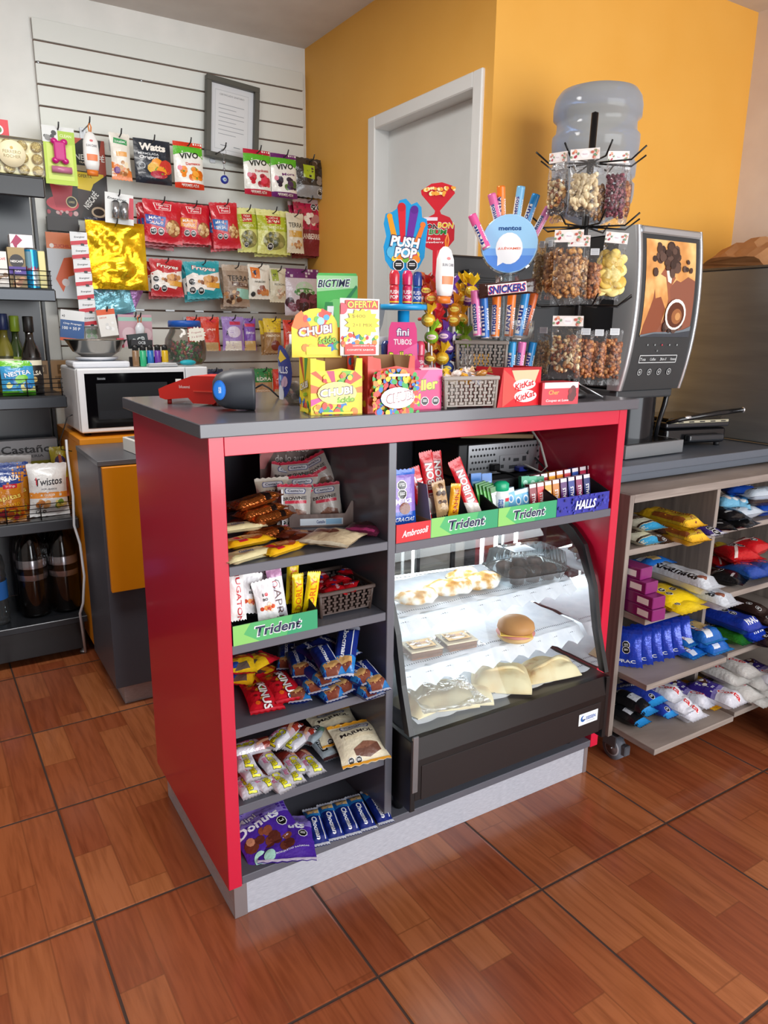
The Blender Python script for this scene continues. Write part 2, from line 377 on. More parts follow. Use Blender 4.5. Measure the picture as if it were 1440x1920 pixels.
g.box(1.235, 1.36, 1.485, 1.54, 0, 2.106, WF, .004).box(1.235, 1.36, .80, .85, 0, 2.106, WF, .004).box(1.235, 1.36, .85, 1.485, 2.055, 2.106, WF, .004)
fr_ = struct('trim_1', g)
d = struct('door_1', G().box(1.305, 1.335, .85, 1.485, 0, 2.055, noisy('white_door_paint', [(.3, 'd9dcdb'), (.7, 'dfe2e1')], 6, .5, 0, .03), .001))
G().tube([(1.305, .9, 1.0), (1.27, .9, 1.0), (1.262, .93, 1.0), (1.262, 1.0, 1.0)], .008, STEEL).obj('door_handle', d)
struct('baseboard_back', G().box(-2, 1.235, 2.128, 2.14, 0, .08, m('dcdcd8', .5), .002))
# ------------------------------------------------------------------ slatwall with its grooves
sw = thing('slatwall', 'white grooved slatwall panel on the back wall behind the hanging bags', 'wall panel', (.65, 2.14, 0))
g = G(); x0, x1 = .075 - .65, 1.227 - .65; GRV = m('6b5144', .7); z = 2.418; WP = m('dfe2dc', .45)
g.box(x0, x1, -.008, -.0005, .5, z, GRV, 0)
k = 0
while z > .6:
    if z < 1.62 and k % 2 == 1: pass
    g.box(x0, x1, -.02, -.006, z - .0772 + .0035, z - .0035 * (k > 0), WP, .001); z -= .0772; k += 1
g.obj('panel', sw)
clip0 = None
for zz, xa in ((2.418 - 14 * .0772, .2), (2.418 - 16 * .0772, .2), (2.418 - 18 * .0772, .1)):
    for q in range(7):
        if clip0 is None: clip0 = G().box(-.02, .02, -.0012, .0012, -.003, .003, m('c8cacc', .3, .6), 0).obj('rail_clip', sw)
        c_ = clip0 if q == 0 and xa == .2 and zz > 1.3 else clip0.copy()
        if c_ is not clip0: C.objects.link(c_)
        c_.location = (x0 + xa + q * .135, -.0212, zz + .001)
for k, (zz, x) in enumerate(((2.418 - 2 * .0772, .085), (2.418 - 2 * .0772, .48), (2.418 - 2 * .0772, .98))): G().ball((x - .65, -.021, zz), (.005, .002, .005), STEEL).obj('screw', sw)
# ------------------------------------------------------------------ sales counter
ct = thing('sales_counter', 'red and charcoal open shelved sales counter on a brushed silver plinth', 'counter', (.5, 0, 0))
def cbox(n, x0, x1, y0, y1, z0, z1, mat, b=.0012, lab=None):
    o = G().box(x0 - .5, x1 - .5, y0, y1, z0, z1, mat, b).obj(n, ct)
    if lab: o['label'] = lab
    return o
cbox('countertop', -.037, 1.132, -.037, .555, 1.074, 1.10, m('56555c', .3, 0, 0, .5), .0015, 'charcoal countertop')
cbox('side_panel', -.0175, .0125, -.022, .54, .095, 1.0738, REDW, .0012, 'red side panel')
cbox('side_panel', 1.078, 1.1076, -.022, .54, .095, 1.0738, REDW, .0012, 'red side panel')
cbox('top_rail', .0127, 1.0778, -.022, -.002, 1.036, 1.0738, REDW, .001, 'red rail under the countertop')
cbox('divider', .374, .394, -.0215, .52, .1182, 1.0355, GREY)
for z0, z1 in ((.800, .8195), (.634, .654), (.448, .4685), (.268, .288)):
    cbox('shelf', .0127, .3738, -.0215 if z0 > .7 else -.018, .52, z0, z1, GREY)
cbox('shelf', .3942, 1.0778, -.0215, .40, .789, .8105, GREY)
cbox('bottom_shelf', .0127, 1.0778, -.0215, .53, .0982, .118, GREY)
cbox('back_panel', .0127, .384, .521, .533, .1182, 1.0738, GREYD, 0)
cbox('back_panel', .394, 1.0778, .521, .533, .83, 1.0738, GREYD, 0)
g = G().box(-.5, .591, 0, .516, 0, .0978, ALU, .001); g.box(-.5005, -.47, -.0025, .001, 0, .0975, m('a9a3a6', .3, .7), .0008).box(.578, .592, -.0025, .001, 0, .0975, m('b4adb0', .3, .7), .0008)
g.obj('plinth', ct)['label'] = 'brushed silver plinth'
# ------------------------------------------------------------------ refrigerated pastry case
pc = thing('pastry_display_case', 'black countertop pastry case with curved glass front standing in the red counter', 'display case', (.735, .2, .118))
X0, X1 = .405 - .735, 1.062 - .735
def yz(l): return [(y - .2, z - .118) for y, z in l]
prof = yz([(-.016, .160), (-.084, .195), (-.084, .30), (-.076, .362), (-.039, .474), (-.013, .59), (.035, .70), (.078, .735), (.126, .757), (.20, .772), (.40, .775), (.40, .16)])
body = yz([(-.016, .160), (-.084, .195), (-.084, .30), (-.076, .352), (.395, .352), (.395, .16)])
XM = Matrix(((0, 0, 1, 0), (1, 0, 0, 0), (0, 1, 0, 0), (0, 0, 0, 1)))
g = G(); g.prism(body, X0 + .012, X1 - .012, m('131112', .3), XM)
g.box(X0 + .03, X1 - .03, -.2855, -.2835, .075, .165, m('1b1516', .42), .001)
g.obj('base', pc)
for xa, xb in ((X0, X0 + .014), (X1 - .014, X1)):
    outer = prof[:10]; inner = [(y + (.022 if i > 2 else .0), z - (.0 if i < 6 else .022)) for i, (y, z) in enumerate(outer)]
    g = G(); n = len(outer)
    for i in range(n - 1):
        q = [outer[i], outer[i + 1], inner[i + 1], inner[i]]
        if abs(q[0][0] - q[3][0]) + abs(q[0][1] - q[3][1]) < 1e-5: continue
        g.prism(q, xa, xb, BLK, XM)
    g.box(xa, xb, .185, .2, .234, .657, BLK, .001).box(xa, xb, -.01, .2, .63, .657, BLK, .001).box(xa, xb, -.284, .2, .05, .234, BLK, .001)
    g.obj('side_frame', pc)
    g = G(); g.prism([p for p in inner[3:]] + [(.185, .65), (.185, .236)], (xa + xb) / 2 - .002, (xa + xb) / 2 + .002, GLASS, XM); g.obj('side_glass', pc)
fg = prof[3:10]; g = G()
fine = []
for i in range(len(fg) - 1):
    for t in range(3): fine.append((fg[i][0] + (fg[i + 1][0] - fg[i][0]) * t / 3 + .004, fg[i][1] + (fg[i + 1][1] - fg[i][1]) * t / 3 - .002))
fine.append(fg[-1])
g.grid([[Vector((x, y, z)) for x in (X0 + .016, X1 - .016)] for y, z in fine], GLASS, True)
g.obj('curved_glass', pc)
G().box(X0 + .004, X0 + .02, -.286, -.28, .10, .245, m('8d8f93', .25, .8), .001).obj('glass_clamp', pc)['label'] = 'silver clamp at the lower left of the glass'
g = G(); g.box(X0 + .014, X1 - .014, .18, .195, .234, .25, BLK).box(X0 + .014, X1 - .014, .18, .195, .63, .65, BLK)
for x in (-.10, .13, .0): g.box(x - .008, x + .008, .182, .19, .25, .63, BLK)
g.obj('rear_frame', pc)
G().box(X0 + .02, X1 - .02, .1905, .193, .25, .63, GLASS, 0).obj('sliding_glass', pc)
for z, ya, yb in ((.466, .035, .36), (.60, .045, .36)):
    G().box(X0 + .05, X1 - .03, ya - .2, yb - .2, z - .118 - .006, z - .118, GLASS, 0).obj('glass_shelf', pc)
G().tube([(X1 - .05, .16, .24), (X1 - .05, .16, .62)], .006, m('f4fbff', .4, 0, 14)).obj('led_tube', pc)['label'] = 'lit white tube'
G().tube([(X0 + .30, .165, .30), (X0 + .30, .165, .60)], .004, m('f4fbff', .4, 0, 9)).obj('led_tube', pc)['label'] = 'lit white tube'
for x in (X0 + .03, X1 - .05):
    for y in (-.19, .15): G().lathe([(.0, 0), (.012, 0), (.017, .045), (0, .045)], BLK, 12, (x, y, .0005)).obj('foot', pc)
g = G(); art(g, .072, .034, 'e9eef2', [('e', .22, .55, .13, 0, '2b5fa6'), ('e', .27, .6, .09, 0, 'e9eef2'), ('r', .2, .42, .34, .5, '3b3f48'), ('t', '3SEISEN', .62, .52, .52, .3, '3f62ac', 0), ('r', .42, .2, .85, .24, '9aa4b0')], Matrix.Translation((.25, -.2862, .115)))
o = g.obj('maker_label', pc); o['label'] = 'small white and blue sticker'
for q in o.data.vertices: pass
l = area('case_led', (.72, .12, .765), (.72, .1, .3), .5, .08, 1.25, (.88, .96, 1))
area('case_fill_floor', (.74, .33, .45), (.7, .05, .36), .5, .05, .7, (.88, .96, 1))  # added fill that lifts the case floor, not an LED of the case
l2 = area('case_fill_low', (.74, .33, .575), (.7, .05, .36), .5, .06, .9, (.88, .96, 1))  # second added fill, below the top tray, aimed at the case floor
# ------------------------------------------------------------------ worktop on the right with its cabinet
wt = thing('worktop', 'long dark grey worktop under the coffee machine and the steel hood', 'worktop', (1.9, .4, 0))
G().box(1.15 - 1.9, .70, -.30, .353, .862, .887, m('5b616b', .34), .0015).obj('top_board', wt)
G().box(1.16 - 1.9, .70, -.29, .353, .8375, .8618, m('5b616b', .4), .0015).obj('under_board', wt)
G().box(1.19 - 1.9, .69, .0, .34, .0, .837, GREYD, .001).obj('cabinet', wt)
# ------------------------------------------------------------------ oak gondola on casters
gn = thing('wheeled_shelf_unit', 'grey oak shelf unit on casters full of biscuit packs right of the counter', 'shelf unit', (1.6, 0, 0))
def gb(n, x0, x1, y0, y1, z0, z1, mat=OAK): return G().box(x0 - 1.6, x1 - 1.6, y0, y1, z0, z1, mat, .001).obj(n, gn)
gb('side_panel', 1.178, 1.196, 0, .35, .087, .83, OAKV); gb('side_panel', 2.18, 2.2, 0, .35, .087, .83, OAKV); gb('divider', 1.574, 1.59, .001, .35, .1155, .806, OAKV)
gb('top_board', 1.1962, 2.1798, 0, .35, .806, .83); gb('back_panel', 1.1962, 2.1798, .3502, .36, .09, .83, OAKV)
for x0, x1 in ((1.1962, 1.5738), (1.5902, 2.1798)):
    for z, y in ((.67, .002), (.485, -.072), (.295, -.10), (.115, -.148)):
        r = 0 if x0 < 1.4 else .012
        gb('shelf', x0 + (.004 if y < 0 else 0), x1 - (.002 if y < 0 else 0), y + r, .35, z - .018, z)
for x, y in ((1.222, .02), (1.24, .31), (2.15, .02), (2.15, .31)):
    cs = G(); cs.tube([(x - 1.6 - .011, y - .012, .038), (x - 1.6 + .011, y - .012, .038)], .038, m('7a808c', .5), 24); cs.tube([(x - 1.6 - .0125, y - .012, .038), (x - 1.6 + .0125, y - .012, .038)], .026, m('c9ccd4', .3, .3), 24)
    cs.tube([(x - 1.6 - .0135, y - .012, .038), (x - 1.6 + .0135, y - .012, .038)], .022, m('8a8388', .25, .6), 24).ball((x - 1.6 - .015, y - .012, .038), .004, STEEL)
    o = cs.obj('wheel', gn)
    o = G().box(x - 1.6 - .02, x - 1.6 - .0145, y - .03, y + .02, .045, .086, m('6a6e76', .3, .7), .003).box(x - 1.6 + .0145, x - 1.6 + .02, y - .03, y + .02, .045, .086, m('6a6e76', .3, .7), .003).box(x - 1.6 - .025, x - 1.6 + .03, y - .035, y + .035, .083, .0868, m('6a6e76', .3, .7), .001).box(x - 1.6 - .012, x - 1.6 + .012, y - .062, y - .045, .03, .062, m('55585f', .4), .003).obj('caster_fork', gn)
    o['label'] = 'grey metal fork and brake'
# ------------------------------------------------------------------ counter against the slatwall: orange cabinet and grey desk
oc = thing('orange_cabinet', 'orange rimmed cabinet carrying the microwave', 'cabinet', (.45, 1.65, 0))
OR = m('e08c10', .4)
G().box(-.429, .5, -.2, .30, .08, .855, GREY, .001).obj('body', oc)
G().box(-.447, .5, -.2, .30, .8552, .875, OR, .001).obj('top_board', oc)
G().box(-.447, -.4295, -.2, .30, .06, .8548, OR, .001).obj('side_panel', oc)
G().box(-.42, .48, -.16, .28, .0, .0795, GREYD, .001).obj('plinth', oc)
dk = thing('grey_desk', 'dark grey desk with an orange drawer front behind the counter', 'desk', (.45, 1.27, 0))
G().box(-.46, .5, -.19, .175, .075, .84, m('4a4d57', .4), .001).obj('body', dk)
G().box(-.462, .5, -.192, .177, .8402, .856, m('585a60', .35), .001).obj('top_board', dk)
G().box(-.452, .48, -.212, -.1925, .425, .838, m('e08a06', .35), .001).obj('drawer_front', dk)['label'] = 'orange drawer front'
G().box(-.43, .48, -.165, .15, 0, .0745, ALU, .001).obj('plinth', dk)
bx = thing('charger_box', 'small white carton lying on the grey desk', 'box', (.2, 1.2, .8565), .1)
G().box(-.08, .1, -.08, .08, 0, .045, m('e4e2de', .6), .002).obj('carton', bx); g = G(); surf(g, plane(-.07, .09, -.07, .07), '6e6e70', [('s', .5, .5, .3, .4, 7, 'f0f0f0')], 1, xf=Matrix.Translation((0, 0, .0455))); g.obj('printed_top', bx)
# ------------------------------------------------------------------ microwave
mw = thing('microwave', 'white countertop microwave with a black glass door on the orange cabinet', 'microwave', (.25, 1.68, .8765))
MWW = m('e8eaee', .3)
G().box(-.23, .25, -.16, .16, .012, .243, MWW, .008, seg=2).obj('body', mw)
g = G(); g.box(-.228, .16, -.185, -.161, .014, .243, MWW, .005, seg=2); g.box(-.205, .152, -.1865, -.1845, .03, .226, m('07070a', .08), .001); o = g.obj('door', mw)
g = G(); art(g, .255, .13, '15171c', [('r', .0, .3, .0, .3, '15171c'), ('t', 'UBS', .8, .12, .16, .07, 'b8bcc4'), ('r', .02, .02, .45, .25, '1e2026')], Matrix.Translation((-.04, -.1869, .06))); art(g, .03, .009, '07070a', [('t', 'Somela', .5, .5, .9, .8, '9aa0a8')], Matrix.Translation((-.148, -.1869, .203))); g.obj('door_window', o)
G().box(.162, .248, -.183, -.161, .014, .243, MWW, .004).obj('control_panel', mw)
g = G(); art(g, .022, .045, 'f6f6f4', [], Matrix.Translation((.13, -.1885, .155))); g.obj('price_sticker', mw)['label'] = 'white sticker'
for x in (-.2, .21):
    for y in (-.13, .13): G().lathe([(0, 0), (.012, 0), (.012, .0125), (0, .0125)], BLK, 10, (x, y, 0)).obj('foot', mw)
tag(G().tube([(-.03, 1.52, .868), at(126, 850, y=1.5), at(137, 930, y=1.42), at(139, 985, y=1.42), at(150, 1020, y=1.4), at(158, 1080, y=1.38), at(156, 1130, y=1.38), at(150, 1150, y=1.4), (-.035, 1.5, .05)], .0045, m('c9ccd2', .5)).obj('power_cable'), 'white power cable hanging down beside the orange cabinet', 'cable')
tag(G().tube([at(136, 778, y=1.55), at(126, 782, y=1.55), at(118, 810, y=1.55), at(112, 828, y=1.55), at(115, 843, y=1.55), at(135, 846, y=1.55)], .002, BLK).obj('thin_cable'), 'thin black cable from the microwave side to the crisps rack', 'cable')
# ------------------------------------------------------------------ scale, lighters, jar and tools on the microwave
TZ = 1.1205
P0 = at(172, 688, z=TZ)
sc = thing('kitchen_scale', 'white kitchen scale under a steel bowl on the microwave', 'scale', (.118, 1.62, TZ))
G().box(-.1, .1, -.08, .08, 0, .022, m('dcdfe6', .4), .008, seg=2).lathe([(0, .022), (.06, .022), (.075, .03), (.075, .036), (0, .037)], m('dcdfe6', .4), 24).obj('body', sc)
g = G(); surf(g, plane(-.085, .085, -.07, -.02), '8d96a3', [('r', .49, 0, .51, 1, 'dcdfe6')], 3, xf=Matrix.Translation((0, 0, .0226))); g.obj('display', sc)
tag(G().lathe([(0, .003), (.05, .003), (.08, .02), (.105, .06), (.111, .062), (.111, .0595), (.107, .058), (.083, .018), (.052, 0), (0, 0)], m('9c9890', .16, .95), 32).obj('steel_bowl', None, (.118, 1.62, TZ + .0375)), 'steel bowl on the white kitchen scale', 'bowl')
cols = ['8a6a4c', '2fae7a', '1f6fb8', '6b35a0', 'd8b012']; nm = ['brown', 'green', 'blue', 'purple', 'yellow']; L0 = None
for i in range(5):
    p = (.247 + i * .0275, 1.57, TZ)
    t = thing('lighter', '%s translucent lighter in the row on the microwave' % nm[i], 'lighter', p, 0, 'lighters on the microwave')
    G().lathe([(0, 0), (.012, 0), (.0125, .004), (.0125, .056), (.011, .06), (0, .06)], m(cols[i], .12, 0, 0, .5), 16, sq=.55).obj('tank', t)
    G().lathe([(0, .06), (.0115, .06), (.0115, .072), (.007, .08), (0, .081)], BLK, 12, sq=.6).obj('lighter_head', t)
lb = tag(G().box(-.07, .07, -.0, .03, 0, .035, m('232022', .5), .002).obj('lighter_tray', None, (.302, 1.5855, TZ)), 'black carton tray behind the row of lighters', 'tray')
def pbox(name, dn_items, base, w, h, d, loc, rz, label, cat, group=None, side=None, rough=.4, sid_items=(), top=True):
    """printed carton, origin at the middle of its bottom, front faces -Y before rz"""
    g = G(); g.box(-w / 2 + .0003, w / 2 - .0003, -d / 2 + .0003, d / 2, 0, h, m(side or base, rough), .0006)
    art(g, w, h, base, dn_items, Matrix.Translation((0, -d / 2, 0)) @ Matrix.Translation((0, 0, 0)), rough=rough)
    if sid_items: surf(g, plane(-d / 2, d / 2, 0, h), side or base, sid_items, d / h, xf=Matrix.Translation((-w / 2, 0, 0)) @ Matrix.Rotation(-pi / 2, 4, 'Z') @ FR, rough=rough)
    return tag(g.obj(name, None, loc, (0, 0, rz)), label, cat, group)
# ------------------------------------------------------------------ printed designs
NUTS = ['c9955a', 'b77f45', 'dcb27a', 'a96c3a']; RP = ['7a1020', 'c03a3a', '8e1b2b']
def vivo(c, fr, fl): return ('f1f1ea', [('r', 0, .9, 1, 1, c), ('p', [(0, .9), (1, .9), (1, .66), (.75, .76), (.45, .78), (0, .7)], '5cb82c'), ('b', .5, .3, .36, .13, 14, fr, .12), ('t', 'VIVO', .5, .7, .66, .13, '26302a', 6, None, .1, .03), ('t', fl, .62, .53, .5, .06, c, 5), ('e', .17, .42, .08, 0, 'e58aa0'), ('r', 0, 0, 1, .11, c), ('t', 'MERMELADA', .5, .06, .6, .05, 'f4f0e8')], .3, 0)
D['jam_apricot'] = vivo('d8391c', ['f08a1c', 'f6a83a', 'e06d10', '5d8d2a'], 'Damasco')
D['jam_raspberry'] = vivo('c01a3c', ['c81c34', 'e0405a', 'a01028'], 'Frambuesa')
D['jam_blackberry'] = vivo('6a1f6e', ['2c1f38', '4a2f5a', '5d7a3a', '1d1628'], 'Mora')
D['jam_black'] = ('1f2733', [('t', 'Watts', .5, .82, .72, .17, 'f4efe6', 0, None, .1, .05), ('t', 'MERMELADA', .38, .66, .55, .05, 'd8dde0'), ('t', 'Original', .38, .57, .5, .09, 'f4f4f4'), ('b', .68, .34, .22, .12, 9, ['f09a2a', 'e8b84a', 'c8342a', '6f9a2c'], .16), ('e', .62, .2, .24, .09, 'b02038'), ('e', .18, .38, .09, 0, 'aeb6bc'), ('e', .18, .38, .07, 0, '1f2733')], .35, 0)
def marco(band, txt): return ('c8162a', [('p', [(.3, .76), (.7, .76), (.74, .93), (.26, .93)], 'f3e6e0'), ('p', [(.32, .77), (.68, .77), (.71, .92), (.29, .92)], 'd2203a'), ('t', 'Marco', .5, .885, .32, .055, 'f8f0ea'), ('t', 'Polo', .52, .815, .26, .055, 'f8f0ea'), ('p', [(.04, .42), (.52, .36), (.56, .6), (.02, .64)], band), ('t', txt[0], .26, .565, .3, .07, 'f4f4f4'), ('t', txt[1], .3, .455, .36, .07, 'f4f4f4'), ('e', .76, .36, .21, 0, '9c5a30'), ('b', .76, .36, .17, .15, 26, ['d8b27a', 'c79a60', 'e8c892'], .05), ('o', .22, .26, .09), ('o', .42, .26, .09)], .3, 0)
D['nuts_salted'] = marco('2c49a0', ('MANI', 'SALADO')); D['nuts_roasted'] = marco('e8912a', ('MANI', 'TOSTADO')); D['nuts_unsalted'] = marco('2b6cb4', ('MANI', 'SIN SAL'))
def juan(a): return ('d6d87a', [('r', 0, .86, 1, 1, 'e8ea9c'), ('r', 0, .52, 1, .86, a), ('p', [(.28, .68), (.7, .68), (.72, .86), (.26, .86)], 'c02a2a'), ('t', 'DON', .49, .815, .26, .055, 'f5f0e0'), ('t', 'JUAN', .49, .735, .34, .07, 'f5f0e0'), ('t', 'PIMIENTA', .5, .6, .5, .06, 'eef0c0'), ('e', .5, .3, .36, .2, '8e8a4a'), ('b', .5, .3, .3, .16, 24, ['6a6a38', 'a8a060', '4c4c28'], .06), ('o', .36, .17, .1)], .25, 0)
D['spice_green'] = juan('aab42a'); D['spice_lime'] = juan('b2bc30')
D['trail_mix_tan'] = ('d8d0b8', [('t', 'TERRA', .5, .7, .8, .12, '2c2a22'), ('r', .1, .4, .9, .56, 'c89a3a'), ('b', .5, .2, .35, .12, 12, NUTS, .08)], .4, 0)
D['cranberry_bag'] = ('7d2230', [('r', 0, .46, 1, 1, 'b51f48'), ('r', 0, .92, 1, 1, 'd8b8b8'), ('b', .5, .64, .3, .09, 8, ['e8d8c8', 'b87a7a', 'f0e6d8'], .11), ('t', 'CRANBERRIES', .5, .34, .84, .1, 'e8d8c8'), ('o', .66, .86, .1), ('o', .86, .86, .1)], .2, 0)
D['dark_bag'] = ('3a3634', [('b', .65, .62, .34, .32, 26, ['2a2420', '4c4038', '8a8078', '201c1a'], .1), ('p', [(.22, .5), (.6, .46), (.62, .8), (.24, .82)], 'a8bc2a'), ('r', 0, 0, 1, .3, '8b8e92'), ('o', .8, .16, .1)], .18, 0)
D['nuts_orange_white'] = ('e7e2d6', [('p', [(0, 0), (1, 0), (1, .2), (0, .38)], 'e07a2c'), ('p', [(.15, .78), (.85, .74), (.85, .86), (.2, .9)], '3a9a5a'), ('t', 'Frutisa', .5, .82, .5, .06, 'f4f4f0'), ('r', .25, .5, .8, .6, 'e8a85a'), ('b', .6, .25, .28, .14, 14, NUTS + ['f0e0c0'], .09), ('e', .25, .2, .16, .07, '6a2f7a')], .35, 0)
def heart(c, c2): return (c, [('p', [(0, .2), (.0, .62), (.2, .7), (.5, .62), (1, .7), (1, .42), (.75, .2), (.4, .26)], 'efe8e0'), ('t', 'Fruyes', .54, .79, .66, .13, 'f6efe6', -6, c2, .2), ('b', .6, .48, .3, .1, 16, ['b5713a', 'cf9054', '8f5228', 'e0a868'], .075), ('p', [(.55, .3), (.95, .26), (.97, .4), (.57, .43)], 'e0a030'), ('o', .14, .46, .1), ('o', .14, .24, .1), ('o', .38, .22, .1)], .32, 0)
D['peanut_red'] = heart('c02a30', '7a1218'); D['peanut_teal'] = heart('1d9aa6', 'b02a40')
D['keto_brown'] = ('9a8470', [('r', 0, .86, 1, 1, 'b09c88'), ('t', 'TERRA', .55, .68, .78, .13, '2a241e'), ('p', [(.3, .5), (1, .46), (1, .56), (.3, .6)], '5b3a28'), ('t', 'MIX KETO', .64, .53, .56, .055, 'ece4da'), ('p', [(.45, .2), (1, .18), (1, .42), (.5, .44)], '8cc0b0'), ('b', .35, .25, .3, .16, 16, ['6a3f22', 'a87442', 'd8b890', '4a2c18'], .08)], .4, 0)
D['snack_white_orange'] = ('e4e0d4', [('p', [(.1, .6), (.5, .58), (.52, .9), (.1, .92)], 'e07a2a'), ('e', .32, .76, .1, 0, '2a3a5a'), ('b', .65, .25, .28, .14, 18, ['b5602c', 'd0884a', '8a431c'], .08), ('t', 'NUECES', .5, .5, .5, .05, '5a5a50'), ('e', .18, .14, .1, 0, '2a2a28')], .38, 0)
D['snack_beige_green'] = ('d2ccb4', [('p', [(.12, .62), (.5, .62), (.5, .96), (.12, .96)], '9aa83a'), ('e', .3, .8, .09, 0, '2a2a1c'), ('t', 'PISTACHO', .56, .52, .66, .055, '4a4a38'), ('b', .62, .26, .26, .14, 16, ['c8a88a', 'a07a5a', 'e0ccb0'], .08)], .4, 0)
D['prune_pouch'] = ('cfc6d0', [('r', 0, .8, 1, 1, '6a2a6e'), ('e', .55, .56, .26, .17, 'b8d0b8'), ('e', .55, .5, .3, .09, '4f8a4a'), ('t', 'FUNDO', .55, .53, .4, .045, 'f2f2e8'), ('t', 'SORUCO', .55, .47, .42, .045, 'f2f2e8'), ('b', .52, .26, .42, .16, 20, ['5a2a3c', '7a3a4e', '3c1c28'], .13)], .15, 0)
def spice(c, w, txt): return (c, [('p', [(.1, .25), (.9, .25), (.9, 0), (.1, 0)], 'bda070'), ('e', .5, .52, .36, .2, 'c83a20' if c != w else w), ('t', txt, .5, .62, .5, .07, 'f6e8d8'), ('r', .3, .84, .8, .9, 'd02a3a')], .25, 0)
D['spice_red'] = spice('d33a22', 'x', 'AJI'); D['rice_lilac'] = ('9a7cc4', [('r', .12, .0, .88, .28, 'e8e4da'), ('r', .35, .76, .85, .86, 'c83058'), ('e', .52, .55, .34, .17, 'd8cfe8'), ('t', 'A', .2, .52, .12, .16, '2a2440')], .22, 0)
D['rice_purple'] = ('7a4fae', [('r', .05, .0, .95, .3, 'c8a86a'), ('r', .1, .74, .9, .84, 'c83058'), ('t', 'SEMOLA', .5, .55, .7, .07, 'e8e0f0')], .22, 0)
D['pepper_brown'] = ('a07a4c', [('r', 0, .6, 1, 1, 'e0c02a'), ('t', 'PIMENTON', .5, .5, .8, .07, 'f0e4c8'), ('e', .62, .22, .26, 0, '7a3020')], .25, 0)
D['blue_bag'] = ('14225a', [('p', [(.2, .3), (.8, .35), (.8, .5), (.2, .45)], 'e8c42a'), ('r', 0, .85, 1, 1, '0c1438')], .25, 0)
D['herb_green'] = ('b08a62', [('r', 0, .5, 1, 1, '1f7a38'), ('t', 'EDRA', .5, .62, .8, .12, 'f2f2ea'), ('t', 'ORÉGANO', .5, .2, .8, .1, 'e8e0d0')], .3, 0)
D['gold_foil_bag'] = (FOILGOLD, [], .2, .8)
D['pink_foil'] = ('b07ab8', [], .2, .3); D['teal_foil'] = ('6fb0c0', [('e', .5, .9, .5, .3, '8fb8d0'), ('e', .5, .95, .36, .22, '5fa8b8')], .18, .3)
D['twistos'] = ('e6e9ea', [('r', 0, .35, 1, .46, 'e8963a'), ('t', 'Twistos', .5, .66, .72, .14, '30323a', 4, None, .15), ('r', .17, .6, .2, .74, 'c02a3a'), ('t', 'HORNEADOS', .5, .52, .4, .03, '5a5a60'), ('t', 'QUESO', .5, .405, .28, .05, 'fbf3e6'), ('b', .32, .24, .16, .05, 8, ['d89a5a', 'c07a3c', 'e8b880'], .07), ('b', .72, .24, .18, .05, 9, ['e8d060', 'f0e090', '7aa040'], .07), ('o', .2, .1, .06), ('o', .36, .1, .06)], .35, 0)
D['crisps_orange'] = ('d08420', [('p', [(0, .62), (1, .74), (1, 1), (0, 1)], '1c3f8c'), ('t', 'MARRAZA', .52, .81, .7, .09, 'f4f4f0', 8), ('p', [(.4, .62), (.8, .64), (.8, .72), (.4, .7)], 'c8283a'), ('t', 'crisp', .6, .67, .3, .05, 'f4e8e0'), ('t', 'Papitas', .5, .45, .8, .13, 'f6e26a', 10, 'a83a18'), ('t', 'crisp', .66, .33, .4, .1, 'e8b020', 10, 'a83a18'), ('b', .5, .14, .4, .1, 12, ['e8c42a', 'd8601c', 'b82a3a'], .12)], .22, 0)
D['yellow_bag'] = ('d8cc2a', [('e', .5, .72, .3, 0, '4a3a78'), ('t', '1', .5, .72, .16, .24, 'e8702a', 0, None, 0, .05), ('p', [(0, 0), (1, 0), (.8, .4), (.2, .3)], 'b85a38')], .25, 0)
D['iced_tea'] = ('3a9ad0', [('r', 0, .84, 1, 1, '6cc02c'), ('t', 'NESTEA', .5, .62, .8, .13, 'f2f8fb', 8, '1c4f9a'), ('b', .6, .3, .4, .2, 12, ['3f9ad8', '7ac83a', 'e8e8a0', '2f7ac0'], .14), ('r', 0, 0, 1, .12, '5cb030'), ('p', [(.3, .78), (.7, .8), (.6, .9), (.5, .86), (.4, .92)], '4aa82c')], .22, 0)
